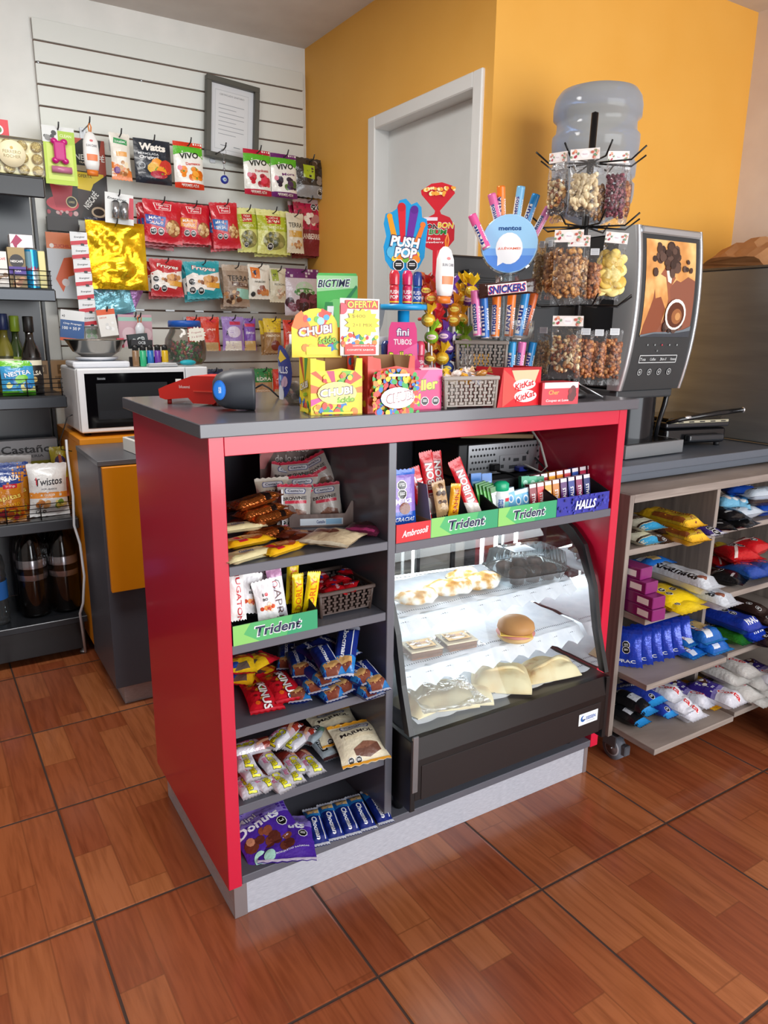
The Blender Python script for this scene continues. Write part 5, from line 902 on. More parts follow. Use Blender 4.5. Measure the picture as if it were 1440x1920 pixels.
def roll(c, txt, label, loc, rot, name='mint_roll', L=.115, r=.0102, tc='1f3a8a', bc='f0ece8', group='mint rolls on the round display'):
    key = (c, txt, L)
    if key not in MB:
        g = G(); P_ = [[Vector((r * sin(a), -r * cos(a), z)) for a in [i * pi / 8 - pi for i in range(17)]] for z in [-L / 2 + L * k / 6 for k in range(7)]]
        surf(g, P_, c, [('r', .2, .04, .5, .72, bc), ('t', txt, .42, .42, L * .62 / (2 * pi * r), .12 , tc, 90, None, 0, .03), ('t', 'mentos', .66, .42, L * .5 / (2 * pi * r), .1, 'f0f0f0', 90)], 2 * pi * r / L, .28)
        g.lathe([(r, -L / 2), (r * .96, -L / 2 - .003), (0, -L / 2 - .002)], m('d8d8dc', .3, .5), 14).lathe([(r, L / 2), (r * .96, L / 2 + .003), (0, L / 2 + .002)], m(c, .3, .3), 14); MB[key] = g.mesh('roll')
    return tag(mobj(name, MB[key], loc, rot), label, 'mint roll', group)
FZ = facing(MC_.x, .12); bx_ = Vector((cos(FZ), sin(FZ), 0))
fan = [(899, 435, -27, 'e85a9a', 'fruit', 'pink topped orange'), (930, 398, -17, 'd86aa0', 'mentos', 'pink'), (940, 385, -4, 'e87a20', 'FANTA', 'orange'), (972, 385, 6, '7ab8e0', 'mentos', 'pale blue'), (994, 398, 17, '1f86c8', 'sour', 'bright blue'), (1013, 420, 27, 'e07ab0', 'mentos', 'lilac pink')]
for px, py, a, c, tx_, nme in fan:
    p = at(px, py, y=.145); roll(c, tx_, '%s mint roll fanned out above the round blue sign' % nme, tuple(p), Matrix.Rotation(FZ, 3, 'Z') @ Matrix.Rotation(radians(a), 3, 'Y'), L=.08)
low = [(893, 588, -6, 'd870a8', 'mentos', 'pink'), (908, 592, -5, '2a6ab8', 'mint', 'blue'), (930, 590, 0, 'e8741c', 'mentos', 'orange'), (957, 590, 2, 'e8741c', 'FANTA', 'orange and yellow'), (979, 590, 7, '2a86c8', 'sour', 'sky blue'), (992, 590, 12, 'e06a28', 'mentos', 'dark orange')]
for i, (px, py, a, c, tx_, nme) in enumerate(low):
    p = at(px, py, y=.07 + .012 * abs(i - 2.5)); roll(c, tx_, '%s mint roll standing in the clear cup under the round sign' % nme, tuple(p), Matrix.Rotation(FZ, 3, 'Z') @ Matrix.Rotation(radians(a), 3, 'Y'), L=.1)
for px, a, c, tx_, nme in ((958, 2, '2a90c8', 'sour', 'blue'), (975, 5, 'd870a8', 'mentos', 'pink'), (993, 8, '1f86c8', 'sour', 'deep blue')):
    p = at(px, 676, y=.085); roll(c, tx_, '%s mint roll beside the upper grey basket' % nme, tuple(p), Matrix.Rotation(FZ, 3, 'Z') @ Matrix.Rotation(radians(a), 3, 'Y'), L=.085)
D['snickers'] = ('3a1c14', [('r', .14, .16, .86, .84, 'ece6e8'), ('t', 'SNICKERS', .52, .5, 2.5, .13, '20469a', 90, 'c82a3a', .15, .03)], .2, 0)
p = at(951, 541, y=.045); R = Matrix.Rotation(FZ, 3, 'Z') @ Matrix.Rotation(radians(90 - 6), 3, 'Y') @ Matrix.Rotation(pi / 2, 3, 'X')
tag(mobj('chocolate_bar', bag_mesh('snickers', .033, .13, .016, 'bar'), tuple(p), R), 'chocolate bar with white name band lying across the mint rolls', 'chocolate bar')
# woven plastic baskets
def basket(name, label, w, d, h, loc, rz, col, taper=.88, cols_=11, rows=7):
    t = thing(name, label, 'basket', loc, rz); M_ = m(col, .5); g = G()
    def side(wt, wb, org, dirx, nrm):
        for j in range(rows):
            z0 = .008 + (h - .018) * j / rows; z1 = z0 + (h - .018) / rows
            for i in range(cols_):
                u0 = i / cols_; u1 = (i + 1) / cols_; out = .0016 if (i + j) % 2 else 0
                def P(u, z, o): k = wb + (wt - wb) * z / h; return org(z) + dirx * ((u - .5) * k) + nrm * o
                a = .14 / cols_
                if (i + j) % 2: vs = [P(u0 + a * .2, z0 + .0012, out), P(u1 - a * .2, z0 + .0012, out), P(u1 - a * .2, z1 - .0012, out), P(u0 + a * .2, z1 - .0012, out)]
                else: vs = [P(u0 + a * 2.2, z0 - .0005, 0), P(u1 - a * 2.2, z0 - .0005, 0), P(u1 - a * 2.2, z1 + .0005, 0), P(u0 + a * 2.2, z1 + .0005, 0)]
                b = [v - nrm * .0015 for v in vs]; g.add(vs + b, [[0, 1, 2, 3], [7, 6, 5, 4], [0, 4, 5, 1], [1, 5, 6, 2], [2, 6, 7, 3], [3, 7, 4, 0]], M_)
    wb, db = w * taper, d * taper
    for sgn in (-1, 1):
        side(w, wb, lambda z, s=sgn: Vector((0, s * (db + (d - db) * z / h) / 2, z)), Vector((1, 0, 0)), Vector((0, sgn, 0)))
        side(d, db, lambda z, s=sgn: Vector((s * (wb + (w - wb) * z / h) / 2, 0, z)), Vector((0, 1, 0)), Vector((sgn, 0, 0)))
    g.obj('woven_sides', t)
    g = G()
    for sx in (-1, 1):
        for sy in (-1, 1): g.tube([(sx * wb * .49, sy * db * .49, 0), (sx * w * .49, sy * d * .49, h)], .004, M_, 6)
    g.box(-w / 2 - .004, w / 2 + .004, -d / 2 - .004, -d / 2 + .002, h - .009, h, M_, .002).box(-w / 2 - .004, w / 2 + .004, d / 2 - .002, d / 2 + .004, h - .009, h, M_, .002).box(-w / 2 - .004, -w / 2 + .002, -d / 2, d / 2, h - .009, h, M_, .002).box(w / 2 - .002, w / 2 + .004, -d / 2, d / 2, h - .009, h, M_, .002)
    g.obj('rim', t); G().box(-wb / 2, wb / 2, -db / 2, db / 2, .005, .008, M_, 0).obj('bottom', t); return t
mid, w, rz = ground((833, 768), (932, 765)); hh = hgt(at(833, 768, z=ZC), 833, 706); tr_ = Vector((-sin(rz), cos(rz), 0))
basket('woven_basket', 'lower grey woven plastic basket full of candies at the counter edge', w, .085, hh, tuple(mid + tr_ * .045), rz, '9a9088', .95)
c0 = mid + tr_ * .045
for i, (c, nme) in enumerate((('e8e0d0', 'white'), ('f0c81c', 'yellow'), ('e8d8d0', 'cream'), ('e8c89a', 'peach'), ('e8a81c', 'amber'), ('e8c8a0', 'beige'), ('d8d8e8', 'pale lilac'), ('f0e2dc', 'pinkish'), ('b87a30', 'brown'), ('e0d8d0', 'ivory'))):
    x = (-.5 + (i + .6) / 10.2) * w * .82; p = c0 + Vector((cos(rz), sin(rz), 0)) * x + tr_ * (-.02 + .025 * (i % 2)); p.z = ZC + hh - .008 + .006 * (i % 3)
    g = G(); g.ball((0, 0, 0), (.013, .008, .008), m(c, .25, 0, 0, .5, .4, 150), 10, 7)
    for sgn in (-1, 1):
        for q in range(6): a = q * pi / 3; g.add([(sgn * .011, 0, 0), (sgn * .024, .009 * cos(a), .009 * sin(a)), (sgn * .022, .009 * cos(a + 1), .009 * sin(a + 1))], [[0, 1, 2]], m(c, .25, 0, 0, .5))
    tag(g.obj('twist_candy', None, tuple(p), (.5 * i, .4 * ((-1) ** i), i * 1.1)), '%s twist wrapped candy in the lower grey basket' % nme, 'candy', 'candies in the lower grey basket')
p = at(906, 690, y=.14); hh2 = at(906, 640, y=.14).z - ZC
bq = basket('woven_basket', 'upper grey woven plastic basket behind the lower one', size(93, p), .09, hh2 - .035 if False else .07, (p.x, .15, at(906, 693, y=.12).z), facing(p.x, .15), '8f867e', .95)
tag(G().box(-.055, .055, -.04, .04, 0, at(906, 693, y=.12).z - ZC - .0005, m('a81e2c', .5), .001).obj('red_carton', None, (p.x, .15, ZC), (0, 0, facing(p.x, .15))), 'red carton under the upper grey basket', 'carton')
# red chocolate display boxes
mid, w, rz = ground((941, 764), (1011, 759)); hh = hgt(at(941, 764, z=ZC), 941, 690)
kk = thing('red_wafer_box', 'red wafer bar display box at the counter edge', 'candy box', tuple(mid), rz)
g = G(); art(g, w, hh, 'd01a26', [('p', [(0, 0), (.0, .96), (.3, .7), (.42, .3), (0, 0)], 'e05048'), ('p', [(.2, .96), (.95, .96), (.8, .5), (.5, .4), (.3, .7)], 'd8c09a'), ('r', .2, .93, 1, 1, 'a81620'), ('e', .56, .56, .3, .14, 'ece6e4'), ('t', 'KitKat', .56, .56, .5, .16, 'c81a26', 10, None, .2, .03), ('e', .6, .26, .3, .16, 'f0eceb'), ('t', 'KitKat', .6, .26, .52, .17, 'c81a26', 12, None, .2, .03)], Matrix.Translation((0, -.0003, 0)), rough=.3); g.box(-w / 2, w / 2, 0, .0015, 0, hh, m('c81824', .4), 0); g.obj('front_panel', kk)
g = G(); g.box(-w / 2, -w / 2 + .0015, .0015, .09, 0, hh, m('b01420', .4), 0).box(w / 2 - .0015, w / 2, .0015, .09, 0, hh, m('b01420', .4), 0).box(-w / 2, w / 2, .0885, .09, 0, hh * .95, m('b01420', .4), 0); g.obj('side_panels', kk)
g = G(); g.prism([(-w / 2, 0), (-w / 2 - .015, 0), (-w / 2, hh)], .0, .0015, m('c01a24', .4), XZ); g.obj('side_flap', kk)
mid, w, rz = ground((1015, 760), (1083, 757)); hh = hgt(at(1015, 760, z=ZC), 1015, 718)
ch_ = thing('small_red_candy_box', 'small red chocolate box with a white top strip at the right counter corner', 'candy box', tuple(mid), rz)
g = G(); g.box(-w / 2, w / 2, .0002, .06, 0, hh, m('b8182c', .4), .001); art(g, w, hh, 'cc1e34', [('r', .06, .74, .98, 1.0, 'f2f0f0'), ('t', 'Cher', .32, .56, .28, .2, 'e0a040', 0, None, .2), ('t', 'Coupes et Luxe', .42, .18, .62, .14, 'f0e0e0', 0, None, .2), ('b', .82, .48, .09, .16, 6, ['7a1a1c', '5a1414'], .09)], rough=.35); g.obj('carton', ch_)
# computer monitor seen from behind
p = at(850, 475, y=.40); q = at(1000, 478, y=.40); mo = thing('computer_monitor', 'black computer monitor seen from behind on the counter', 'monitor', (p.x + .2, .43, ZC), radians(-3))
zt = p.z - ZC
g = G(); g.box(-.2, .22, -.02, .02, .1, zt, m('1a1b1e', .4), .008, seg=2); g.obj('frame', mo)
g = G(); g.prism([(-.15, .13), (.17, .13), (.17, zt - .04), (-.15, zt - .04)], -.05, -.02, m('1d1e22', .45), XZ)
for k in range(14): g.box(-.13, .15, -.0515, -.05, zt - .06 - k * .006, zt - .0625 - k * .006, m('050506', .6), 0)
for k in range(8): g.box(-.178 + .0 * k, -.168, -.0215, -.02, zt - .05 - k * .01, zt - .056 - k * .01, m('6a6c70', .5), 0)
g.obj('rear_shell', mo); G().box(-.03, .05, -.03, .0, .01, .2, BLK, .003).obj('stand_neck', mo); G().box(-.11, .13, -.08, .1, 0, .012, BLK, .004).obj('stand_foot', mo)
# ------------------------------------------------------------------ coffee machine, water bottle, steel hood, press
WZ = .8873
cm = thing('coffee_machine', 'tall black and silver hot drink machine with a coffee picture on its front', 'coffee machine', (1.475, .2, WZ))
SIL = m('c2c5c8', .28, .75); DK = m('2c2f31', .4)
H0, H1 = 1.10 - WZ, 1.565 - WZ
g = G(); g.box(-.14, .145, .03, .36, H0 + .0, H1 - .012, m('1b1c1f', .35), .006, seg=2); g.box(-.14, .145, .015, .37, H1 - .03, H1, m('b8bcc0', .3, .5), .01, seg=2); g.obj('housing', cm)
def face_y(z): t = (z - H0) / (H1 - H0); return -.01 - .02 * max(0, sin(pi * t)) ** .8 + .02 * (1 - t) ** 3
zz = [H0 - .005 + (H1 - H0 + .005) * k / 12 for k in range(13)]
g = G(); g.grid([[Vector((x, face_y(z), z)) for x in (-.128, .136)] for z in zz], m('303335', .32), True)
g.grid([[Vector((x, face_y(z) + .04, z)) for x in (.136, -.128)] for z in zz], DK, True); g.add([(-.128, face_y(H0), zz[0]), (.136, face_y(H0), zz[0]), (.136, .05, zz[0]), (-.128, .05, zz[0])], [[0, 3, 2, 1]], DK)
g.obj('front_door', cm)
for xa, xb in ((-.146, -.126), (.134, .147)):
    g = G(); P_ = []
    for z in zz: P_.append([Vector((xa, .05, z)), Vector((xa, face_y(z) + .006, z)), Vector((xa + .003, face_y(z) - .004, z)), Vector((xb - .002, face_y(z) - .004, z)), Vector((xb, face_y(z) + .004, z)), Vector((xb, .04, z))])
    g.grid(P_, SIL, True); g.obj('silver_trim', cm)
g = G(); g.box(-.128, .136, -.02, .03, H1 - .022, H1 - .002, SIL, .004); g.obj('silver_top_trim', cm)
PZ0, PZ1 = H0 + .155, H1 - .035
P_ = [[Vector((x, face_y(z) - .001, z)) for x in (-.108, -.06, 0, .06, .116)] for z in [PZ0 + (PZ1 - PZ0) * k / 10 for k in range(11)]]
cof = NT('coffee_picture'); tc = cof.coords(9, 9, 9); ns = cof.n('TexNoise'); ns.inputs['Scale'].default_value = 1; ns.inputs['Detail'].default_value = 3; cof.l(tc, ns.inputs[0]); cof.l(cof.ramp(ns.outputs[0], [(.3, 'b06a34'), (.5, 'd89a58'), (.65, 'f0cc88')]), cof.b.inputs['Base Color']); cof.b.inputs['Roughness'].default_value = .25
BE = ['4a342c', '5c443a', '3a2822']
its = [('p', [(0, 0), (.3, .0), (.4, .1), (.45, .3), (.35, .42), (.25, .4), (.22, .5), (.2, .4), (.1, .22), (.04, .12)], '8a4a30'), ('p', [(.3, 0), (1, 0), (1, .6), (.85, .64), (.7, .58), (.62, .6), (.5, .52), (.48, .3), (.42, .15)], '8c5440'), ('p', [(.32, .65), (.42, .62), (.52, .3), (.56, .3), (.5, .5), (.6, .62), (.5, .72), (.4, .72)], '9a5a40'), ('p', [(.42, .7), (.54, .68), (.52, .56), (.46, .58)], 'f4ead8'),
       ('b', .4, .86, .3, .1, 26, BE, .06), ('b', .5, .72, .16, .08, 9, BE, .055), ('b', .84, .74, .1, .06, 4, BE, .05), ('b', .22, .68, .03, .02, 1, BE, .06), ('b', .6, .12, .22, .05, 14, BE, .045), ('e', .64, .24, .2, 0, 'f2e6de'), ('e', .64, .235, .165, 0, '5a2c18'), ('e', .66, .22, .1, 0, '9a6038'), ('e', .68, .22, .05, 0, 'c89058')]
g = G(); surf(g, P_, cof.M, its, .224 / (PZ1 - PZ0), .25); surf(g, P_, None, [('p', [(0, 0), (0, -.0), (.0, .02), (.3, .05), (.6, .055), (.85, .08), (1, .12), (1, 0)], '6e7880'), ('p', [(0, 0), (.3, .035), (.6, .035), (1, .07), (1, 0)], '3a4048')], 1, .25, lift=.0022); g.obj('coffee_picture', cm)
P_ = [[Vector((x, face_y(z) - .001, z)) for x in (-.108, 0, .116)] for z in [H0 + .01 + .135 * k / 4 for k in range(5)]]
g = G(); surf(g, P_, None, [('r', .1, .5, .86, .515, 'd8dcdc'), ('r', .1, .66, .86, .675, 'd8dcdc'), ('r', .095, .51, .105, .665, 'd8dcdc'), ('r', .855, .51, .865, .665, 'd8dcdc')] + [('t', s_, .17 + .21 * k, .585, .12, .06, 'dfe3e3', 0, None, 0, 0) for k, s_ in enumerate(('Tea', 'Coffee', '3in1', 'Hotwater'))] + [q for k in range(4) for q in (('e', .17 + .2 * k, .3, .043, 0, 'c8cccc'), ('e', .17 + .2 * k, .3, .036, 0, '303335'), ('e', .17 + .2 * k, .3, .016, 0, 'a8acac'))] + [('e', .2 + .15 * k, .9, .012, 0, 'c83a4a' if k == 2 else '9aa2a2') for k in range(5)] + [('e', .42, .77, .012, 0, '8a9292')], .224 / .135, .3); g.obj('button_labels', cm)
g = G(); g.lathe([(.098, .046), (.098, H0 - .03)], m('17181c', .14, .4), 36, (.02, .12, 0), sq=1).obj('brew_column', cm)
G().box(-.13, .13, .15, .35, .045, H0 - .002, m('121316', .18), .012, seg=3).obj('rear_column', cm)
G().box(-.135, .125, .02, .3, H0 - .032, H0 - .003, m('34373a', .4), .006, seg=2).obj('under_housing', cm)
g = G(); 
for x in (-.10, -.085, -.07): g.tube([(x, .05, H0 - .03), (x, .05, H0 - .06)], .0035, m('2a2a2e', .3), 8)
g.obj('spouts', cm)['label'] = 'thin black spouts'
g = G(); g.tube([(.128, .07, .045), (.131, .065, .09), (.139, .055, .15), (.145, .05, H0 + .0)], [.008, .008, .009, .009], m('1a1b1e', .15), 8); g.obj('curved_rail', cm)
g = G(); g.prism([(-.13, -.03), (.155, -.02), (.165, .04), (.14, .33), (-.13, .33)], .004, .044, m('8b8f93', .3, .5)); g.prism([(-.12, -.018), (.14, -.008), (.14, .12), (-.12, .12)], .0442, .046, m('101114', .2)); g.obj('drip_tray', cm)
for x in (-.11, .12):
    for y in (0, .3): G().lathe([(0, 0), (.01, 0), (.01, .004), (0, .004)], BLK, 10, (x, y, 0)).obj('foot', cm)
jp = at(1114, 300, y=.46); jz = H1 + WZ; jt = thing('water_jug', 'large translucent blue water bottle standing upside down on the coffee machine', 'water bottle', (jp.x + .0, .46, jz), 0)
pr = [(.028, .001), (.028, .03), (.06, .045), (.105, .07), (.124, .10), (.127, .12), (.127, .15), (.119, .158), (.119, .166), (.127, .174), (.129, .21), (.121, .219), (.121, .228), (.13, .237), (.133, .27), (.133, .292), (.123, .302), (.121, .32), (.121, .335), (.133, .345), (.134, .375), (.129, .40), (.115, .42), (.09, .428), (.05, .43), (0, .425)]
sj = (at(1115, 165, y=.46).z - jz) / .43
G().lathe([(r * 1.0, z * sj) for r, z in pr], BLUEPC, 40).obj('bottle', jt)
# steel hood or oven side
sh = thing('steel_cabinet', 'large brushed stainless steel cabinet at the right on the grey worktop', 'steel cabinet', (2.3, .42, WZ))
G().box(-.26, .25, -.3, .3, .006, .6, noisy('stainless_sheet', [(.3, '8a8c8c'), (.7, '9c9d9c')], 3, .36, .6, .02, (1, 1, 8)), .004).obj('body', sh)
G().box(-.265, .255, -.305, .305, .6002, .608, m('6e6a64', .4, .5), .001).obj('top_rim', sh); G().box(-.262, .25, -.302, .3, .0, .0058, m('8a8c8e', .3, .8), .001).obj('bottom_rim', sh)
pb = thing('paper_bag', 'crumpled brown paper bag lying on the steel cabinet', 'paper bag', (2.32, .40, WZ + .609)); g = G(); P_ = []
for j in range(13):
    row = []; b = pi * j / 12
    for i in range(17):
        u = -1 + i / 8; x = u * .25 * (1 - .12 * abs(cos(b)) ** 3); nz = noise.noise(Vector((u * 2.2, j * .45, 3))) * .03 + noise.noise(Vector((u * 7, j * 1.1, 8))) * .012
        hh = (.115 + nz + .02 * u) * (1 - max(0, -u - .55) * 1.3); row.append(Vector((x, -cos(b) * (.13 + nz), max(.0005, max(0, sin(b)) ** .7 * hh))))
    P_.append(row)
g.grid(P_, KRAFT, False); g.add([P_[j][0] for j in range(13)], [list(range(13))[::-1]], KRAFT); g.add([P_[j][16] for j in range(13)], [list(range(13))], KRAFT); g.obj('bag', pb)
# contact grill
p = at(1318, 850, z=WZ + .03); gr = thing('contact_grill', 'black contact grill with silver trim between coffee machine and steel cabinet', 'contact grill', (1.80, .33, WZ), radians(-12)); GB = m('121214', .16)
G().box(-.13, .13, -.09, .12, .012, .065, GB, .012, seg=3).obj('base', gr); G().box(-.05, .1, -.115, -.09, .022, .045, m('2c2e32', .12), .008, seg=3).obj('drip_drawer', gr)
g = G(); g.box(-.135, .135, -.095, .125, .068, .088, m('26272b', .15), .009, seg=3); g.box(-.12, .125, -.10, -.094, .084, .094, m('b9b49c', .3, .4), .003); g.box(-.115, .115, -.08, .11, .089, .1, m('55504a', .2, .7), .005, seg=2); g.obj('lid', gr)
for k in range(5): G().box(-.09 + k * .045, -.07 + k * .045, -.1012, -.0998, .087, .0905, BLK, 0).obj('vent_slot', gr)
g = G(); g.tube([(-.13, -.09, .086), (-.09, -.11, .1), (.06, -.118, .118), (.17, -.11, .125)], [.006, .008, .009, .008], GB, 10); g.ball((-.062, -.114, .105), (.02, .006, .007), m('c8cace', .2, .8)).ball((.17, -.11, .125), (.006, .01, .01), m('c8cace', .2, .8)); g.obj('handle', gr)
for x in (-.11, .11):
    for y in (-.07, .1): G().lathe([(0, 0), (.01, 0), (.01, .013), (0, .013)], BLKR, 10, (x, y, 0)).obj('foot', gr)
# cork basket at the right edge
G0 = G().lathe([(0, 0), (.09, 0), (.1, .01), (.105, .33), (.098, .33), (.09, .02), (0, .02)], noisy('cork', [(.3, 'b07a4a'), (.5, 'c8945e'), (.7, 'd4a470')], 25, .7, 0, .2, (1, 1, .4)), 32)
tag(G0.obj('cork_bin', None, (1.815, -.262, 0)), 'tan cork bin cut by the right edge on the floor', 'bin')
# ------------------------------------------------------------------ revolving rack with nut bags
PX, PY = 1.0, .08
nr = thing('nut_rack', 'black wire spinner rack with clear bags of nuts at the right end of the counter', 'spinner rack', (PX, PY, ZC)); BW = m('141416', .3, .3)
top = at(1116, 212, y=.1) - Vector((PX, PY, ZC))
TP = [(1.675, .125), (1.525, .125), (1.335, .11)]
G().tube([(0, 0, 0), (top.x * .5, top.y * .5, top.z * .5), tuple(top)], .0085, BW, 12).lathe([(0, top.z), (.008, top.z + .0), (0, top.z + .004)], BW, 8, (top.x, top.y, 0)).obj('pole', nr)
CHM = m('c4c6ca', .2, .8)
for k in range(3):
    a = -pi / 2 + .5 + k * 2 * pi / 3; L_ = .085
    G().tube([(0, 0, .045), (L_ * cos(a), L_ * sin(a), .004), (L_ * .9 * cos(a + .5), L_ * .9 * sin(a + .5), .004)], .0028, CHM, 6).obj('base_leg', nr)
G().lathe([(.0, .0), (.04, .0), (.045, .01), (.012, .03), (.0, .03)], BLK, 20).obj('base_hub', nr)
def peg(par, z, ang, L_=.14, zofs=0):
    r0 = Vector(top) * ((z - ZC) / top.z); r0.z = z - ZC; d = Vector((cos(ang), sin(ang), 0))
    G().tube([r0, r0 + d * (L_ * .75) + Vector((0, 0, -.004)), r0 + d * L_ + Vector((0, 0, .022))], .0022, BW, 6).obj('peg', par); return r0 + d * (L_ * .6) + Vector((PX, PY, ZC))
for z, _ in TP:
    for k in range(8): peg(nr, z, -2.2 + k * pi / 4 + .15)
FIL2 = glassy('nut_bag_film', 'fdfdfd', .7, .07, 1.0, 60, .03)
D['film'] = (FIL2, [], .1, 0)
NM = {'pistachio': (['e2cfa6', 'd6c096', 'ecdcb8'], .0085, .006), 'peanut_purple': (['6e3040', '8a4452', '5a2434', '9c5a60'], .0055, .0045), 'raisin': (['1c1414', '2a1e1c', '382624'], .006, .005), 'walnut': (['a8743e', 'c08c54', '8c5a2e', 'd4a468'], .008, .005), 'granola': (['a87a4a', 'c49a64', '8a5e34', 'dab888'], .0065, .004), 'seed': (['b89a6a', 'd0b888', '9c7e50'], .0055, .003), 'banana': (['ecd070', 'f2e090', 'dcb850'], .017, .0035), 'caramel': (['9a5a30', 'b4713e', '7e4424', 'c88c58'], .0062, .0055), 'mixed': (['c89a5e', 'a0683a', 'dcc08a', '8a4e2a', 'e8d8b0'], .0075, .0045)}
CARDI = [('e', .5, .5, .16, .36, 'f4f2f2'), ('b', .15, .5, .14, .38, 9, ['c8705a', 'e8a888', '7a9a78', 'b03a4a', 'e8c8a8'], .05), ('b', .85, .5, .14, .38, 9, ['7a9a78', 'e8a888', 'c86a5a', 'd8b0a0'], .05), ('t', 'Nueces', .5, .5, .16, .12, 'b87a9a', 0, None, 0, 0)]
def nutbag(px0, px1, py0, py1, y, kind, label, rz=0, fill=.58, card=True, n=75, ty=0, hdr=.11):
    a = at((px0 + px1) / 2, py0, y=y); b = at((px0 + px1) / 2, py1, y=y); h = a.z - b.z; w = size(px1 - px0, a); c = (a + b) / 2
    t = thing('nut_bag', label, 'nut bag', (c.x, y, c.z), 0, 'nut bags on the spinner rack'); t.rotation_euler = (0, radians(ty), facing(c.x, y) + rz)
    bm_ = bag_mesh('film', round(w * .96, 3), round(h * (1 - hdr * .6), 3), .034, 'pillow', int(px0) % 3, .002)
    f = mobj('film', bm_, (0, 0, -h * hdr * .3), (pi / 2, 0, 0), t)
    cols, r1, r2 = NM[kind]; n = int(n * 1.7); rr = random.Random(int(px0 * 7)); g = G(); H = h * (1 - hdr * .6)
    zb = -h / 2 + .02
    for i in range(n):
        u = rr.uniform(-1, 1); v = rr.random() ** .9; z = zb + v * H * fill; tb = .0135 * max(.15, 1 - abs(u) ** 2.4) ** .6 * min(1, .35 + v * 4) * (1 - .3 * v)
        R = Euler((rr.uniform(0, 3), rr.uniform(0, 3), rr.uniform(0, 3))).to_matrix(); s_ = rr.uniform(.8, 1.2)
        if kind == 'banana': R = Euler((rr.uniform(-.5, .5) + pi / 2, rr.uniform(-.6, .6), 0)).to_matrix()
        g.ball((u * w * .40, -tb * rr.uniform(.35, 1) if i % 3 else tb * .6, z), (r1 * s_, r2 * s_ if kind != 'banana' else r1 * s_, r2 * s_ if kind != 'banana' else r2), m(rr.choice(cols), .5), 7 if kind != 'banana' else 12, 5, rot=R)
    tag(g.obj('nuts', t), None, None, None, 'stuff')
    if card:
        g = G(); cw = w * .92; chh = h * hdr * 1.5; g.box(-cw / 2, cw / 2, -.002, .002, 0, chh, m('ece6e2', .6), .0004); art(g, cw, chh, 'f0e9e4', CARDI, Matrix.Translation((0, -.0022, 0))); g.obj('header_card', t, (0, 0, h / 2 - chh * .85))
    else:
        g = G(); cw = w * .5; g.box(-cw / 2, cw / 2, -.0015, .0, 0, h * hdr, m('d4d6d8', .6), 0); art(g, cw, h * hdr, 'd8dadc', [('r', .1, .2 + .2 * k, .9, .28 + .2 * k, '9a9ea4') for k in range(4)], Matrix.Translation((0, -.0018, 0))); g.obj('printed_label', t, (0, -.001, h / 2 - h * hdr * 1.3))
    return t
F0, F1, F2 = .0, .02, .04
nutbag(1066, 1124, 281, 406, .0, 'pistachio', 'bag of pale pistachios in the top tier', 0, .52, n=70, ty=-2)
nutbag(1133, 1176, 286, 424, .05, 'peanut_purple', 'bag of purple coated peanuts in the top tier', .25, .62, n=110)
nutbag(1024, 1064, 288, 404, .06, 'mixed', 'bag of mixed nuts at the left of the top tier', -.5, .42, n=55)
nutbag(1026, 1070, 300, 418, .10, 'raisin', 'bag of dark raisins at the back left of the top tier', -.8, .6, card=False, n=90)
nutbag(1066, 1105, 300, 418, .15, 'raisin', 'bag of black dried fruit behind the pistachios', 0, .5, card=False, n=80)
nutbag(1094, 1140, 310, 428, .09, 'granola', 'bag of orange brown granola behind the purple peanuts', .2, .6, card=False, n=90)
nutbag(1158, 1184, 300, 420, .12, 'caramel', 'narrow bag of pink nuts at the right of the top tier', .9, .55, card=False, n=60)
nutbag(1034, 1092, 434, 572, .0, 'walnut', 'bag of walnut pieces in the front of the middle tier', 0, .68, n=120)
nutbag(1018, 1044, 446, 562, .06, 'walnut', 'narrow bag of walnut pieces at the left of the middle tier', -.9, .66, card=False, n=80)
nutbag(1060, 1104, 444, 570, .045, 'granola', 'bag of granola behind the walnut pieces', .1, .62, n=90)
nutbag(997, 1028, 448, 562, .10, 'seed', 'bag of pale sunflower seeds at the left end of the middle tier', -1.0, .66, card=False, n=120, ty=6)
nutbag(1096, 1128, 462, 572, .07, 'caramel', 'bag of peanuts between walnuts and banana chips', .1, .6, card=False, n=90)
nutbag(1124, 1170, 438, 562, .05, 'banana', 'bag of yellow banana chips in the middle tier', .2, .62, n=24, ty=5)
nutbag(1031, 1092, 595, 711, .0, 'mixed', 'bag of mixed almonds and peanuts in the front of the bottom tier', 0, .6, n=85)
nutbag(1001, 1034, 610, 712, .07, 'seed', 'bag of pale nuts at the left of the bottom tier', -.6, .6, card=False, n=80)
nutbag(1078, 1112, 612, 720, .03, 'caramel', 'first bag of brown sugared peanuts right of the almonds', .1, .66, card=False, n=90)
nutbag(1104, 1136, 614, 722, .05, 'caramel', 'middle bag of brown sugared peanuts in the bottom tier', .2, .64, card=False, n=80)
nutbag(1131, 1166, 612, 722, .06, 'caramel', 'rightmost bag of brown sugared peanuts in the bottom tier', .3, .68, card=False, n=90)
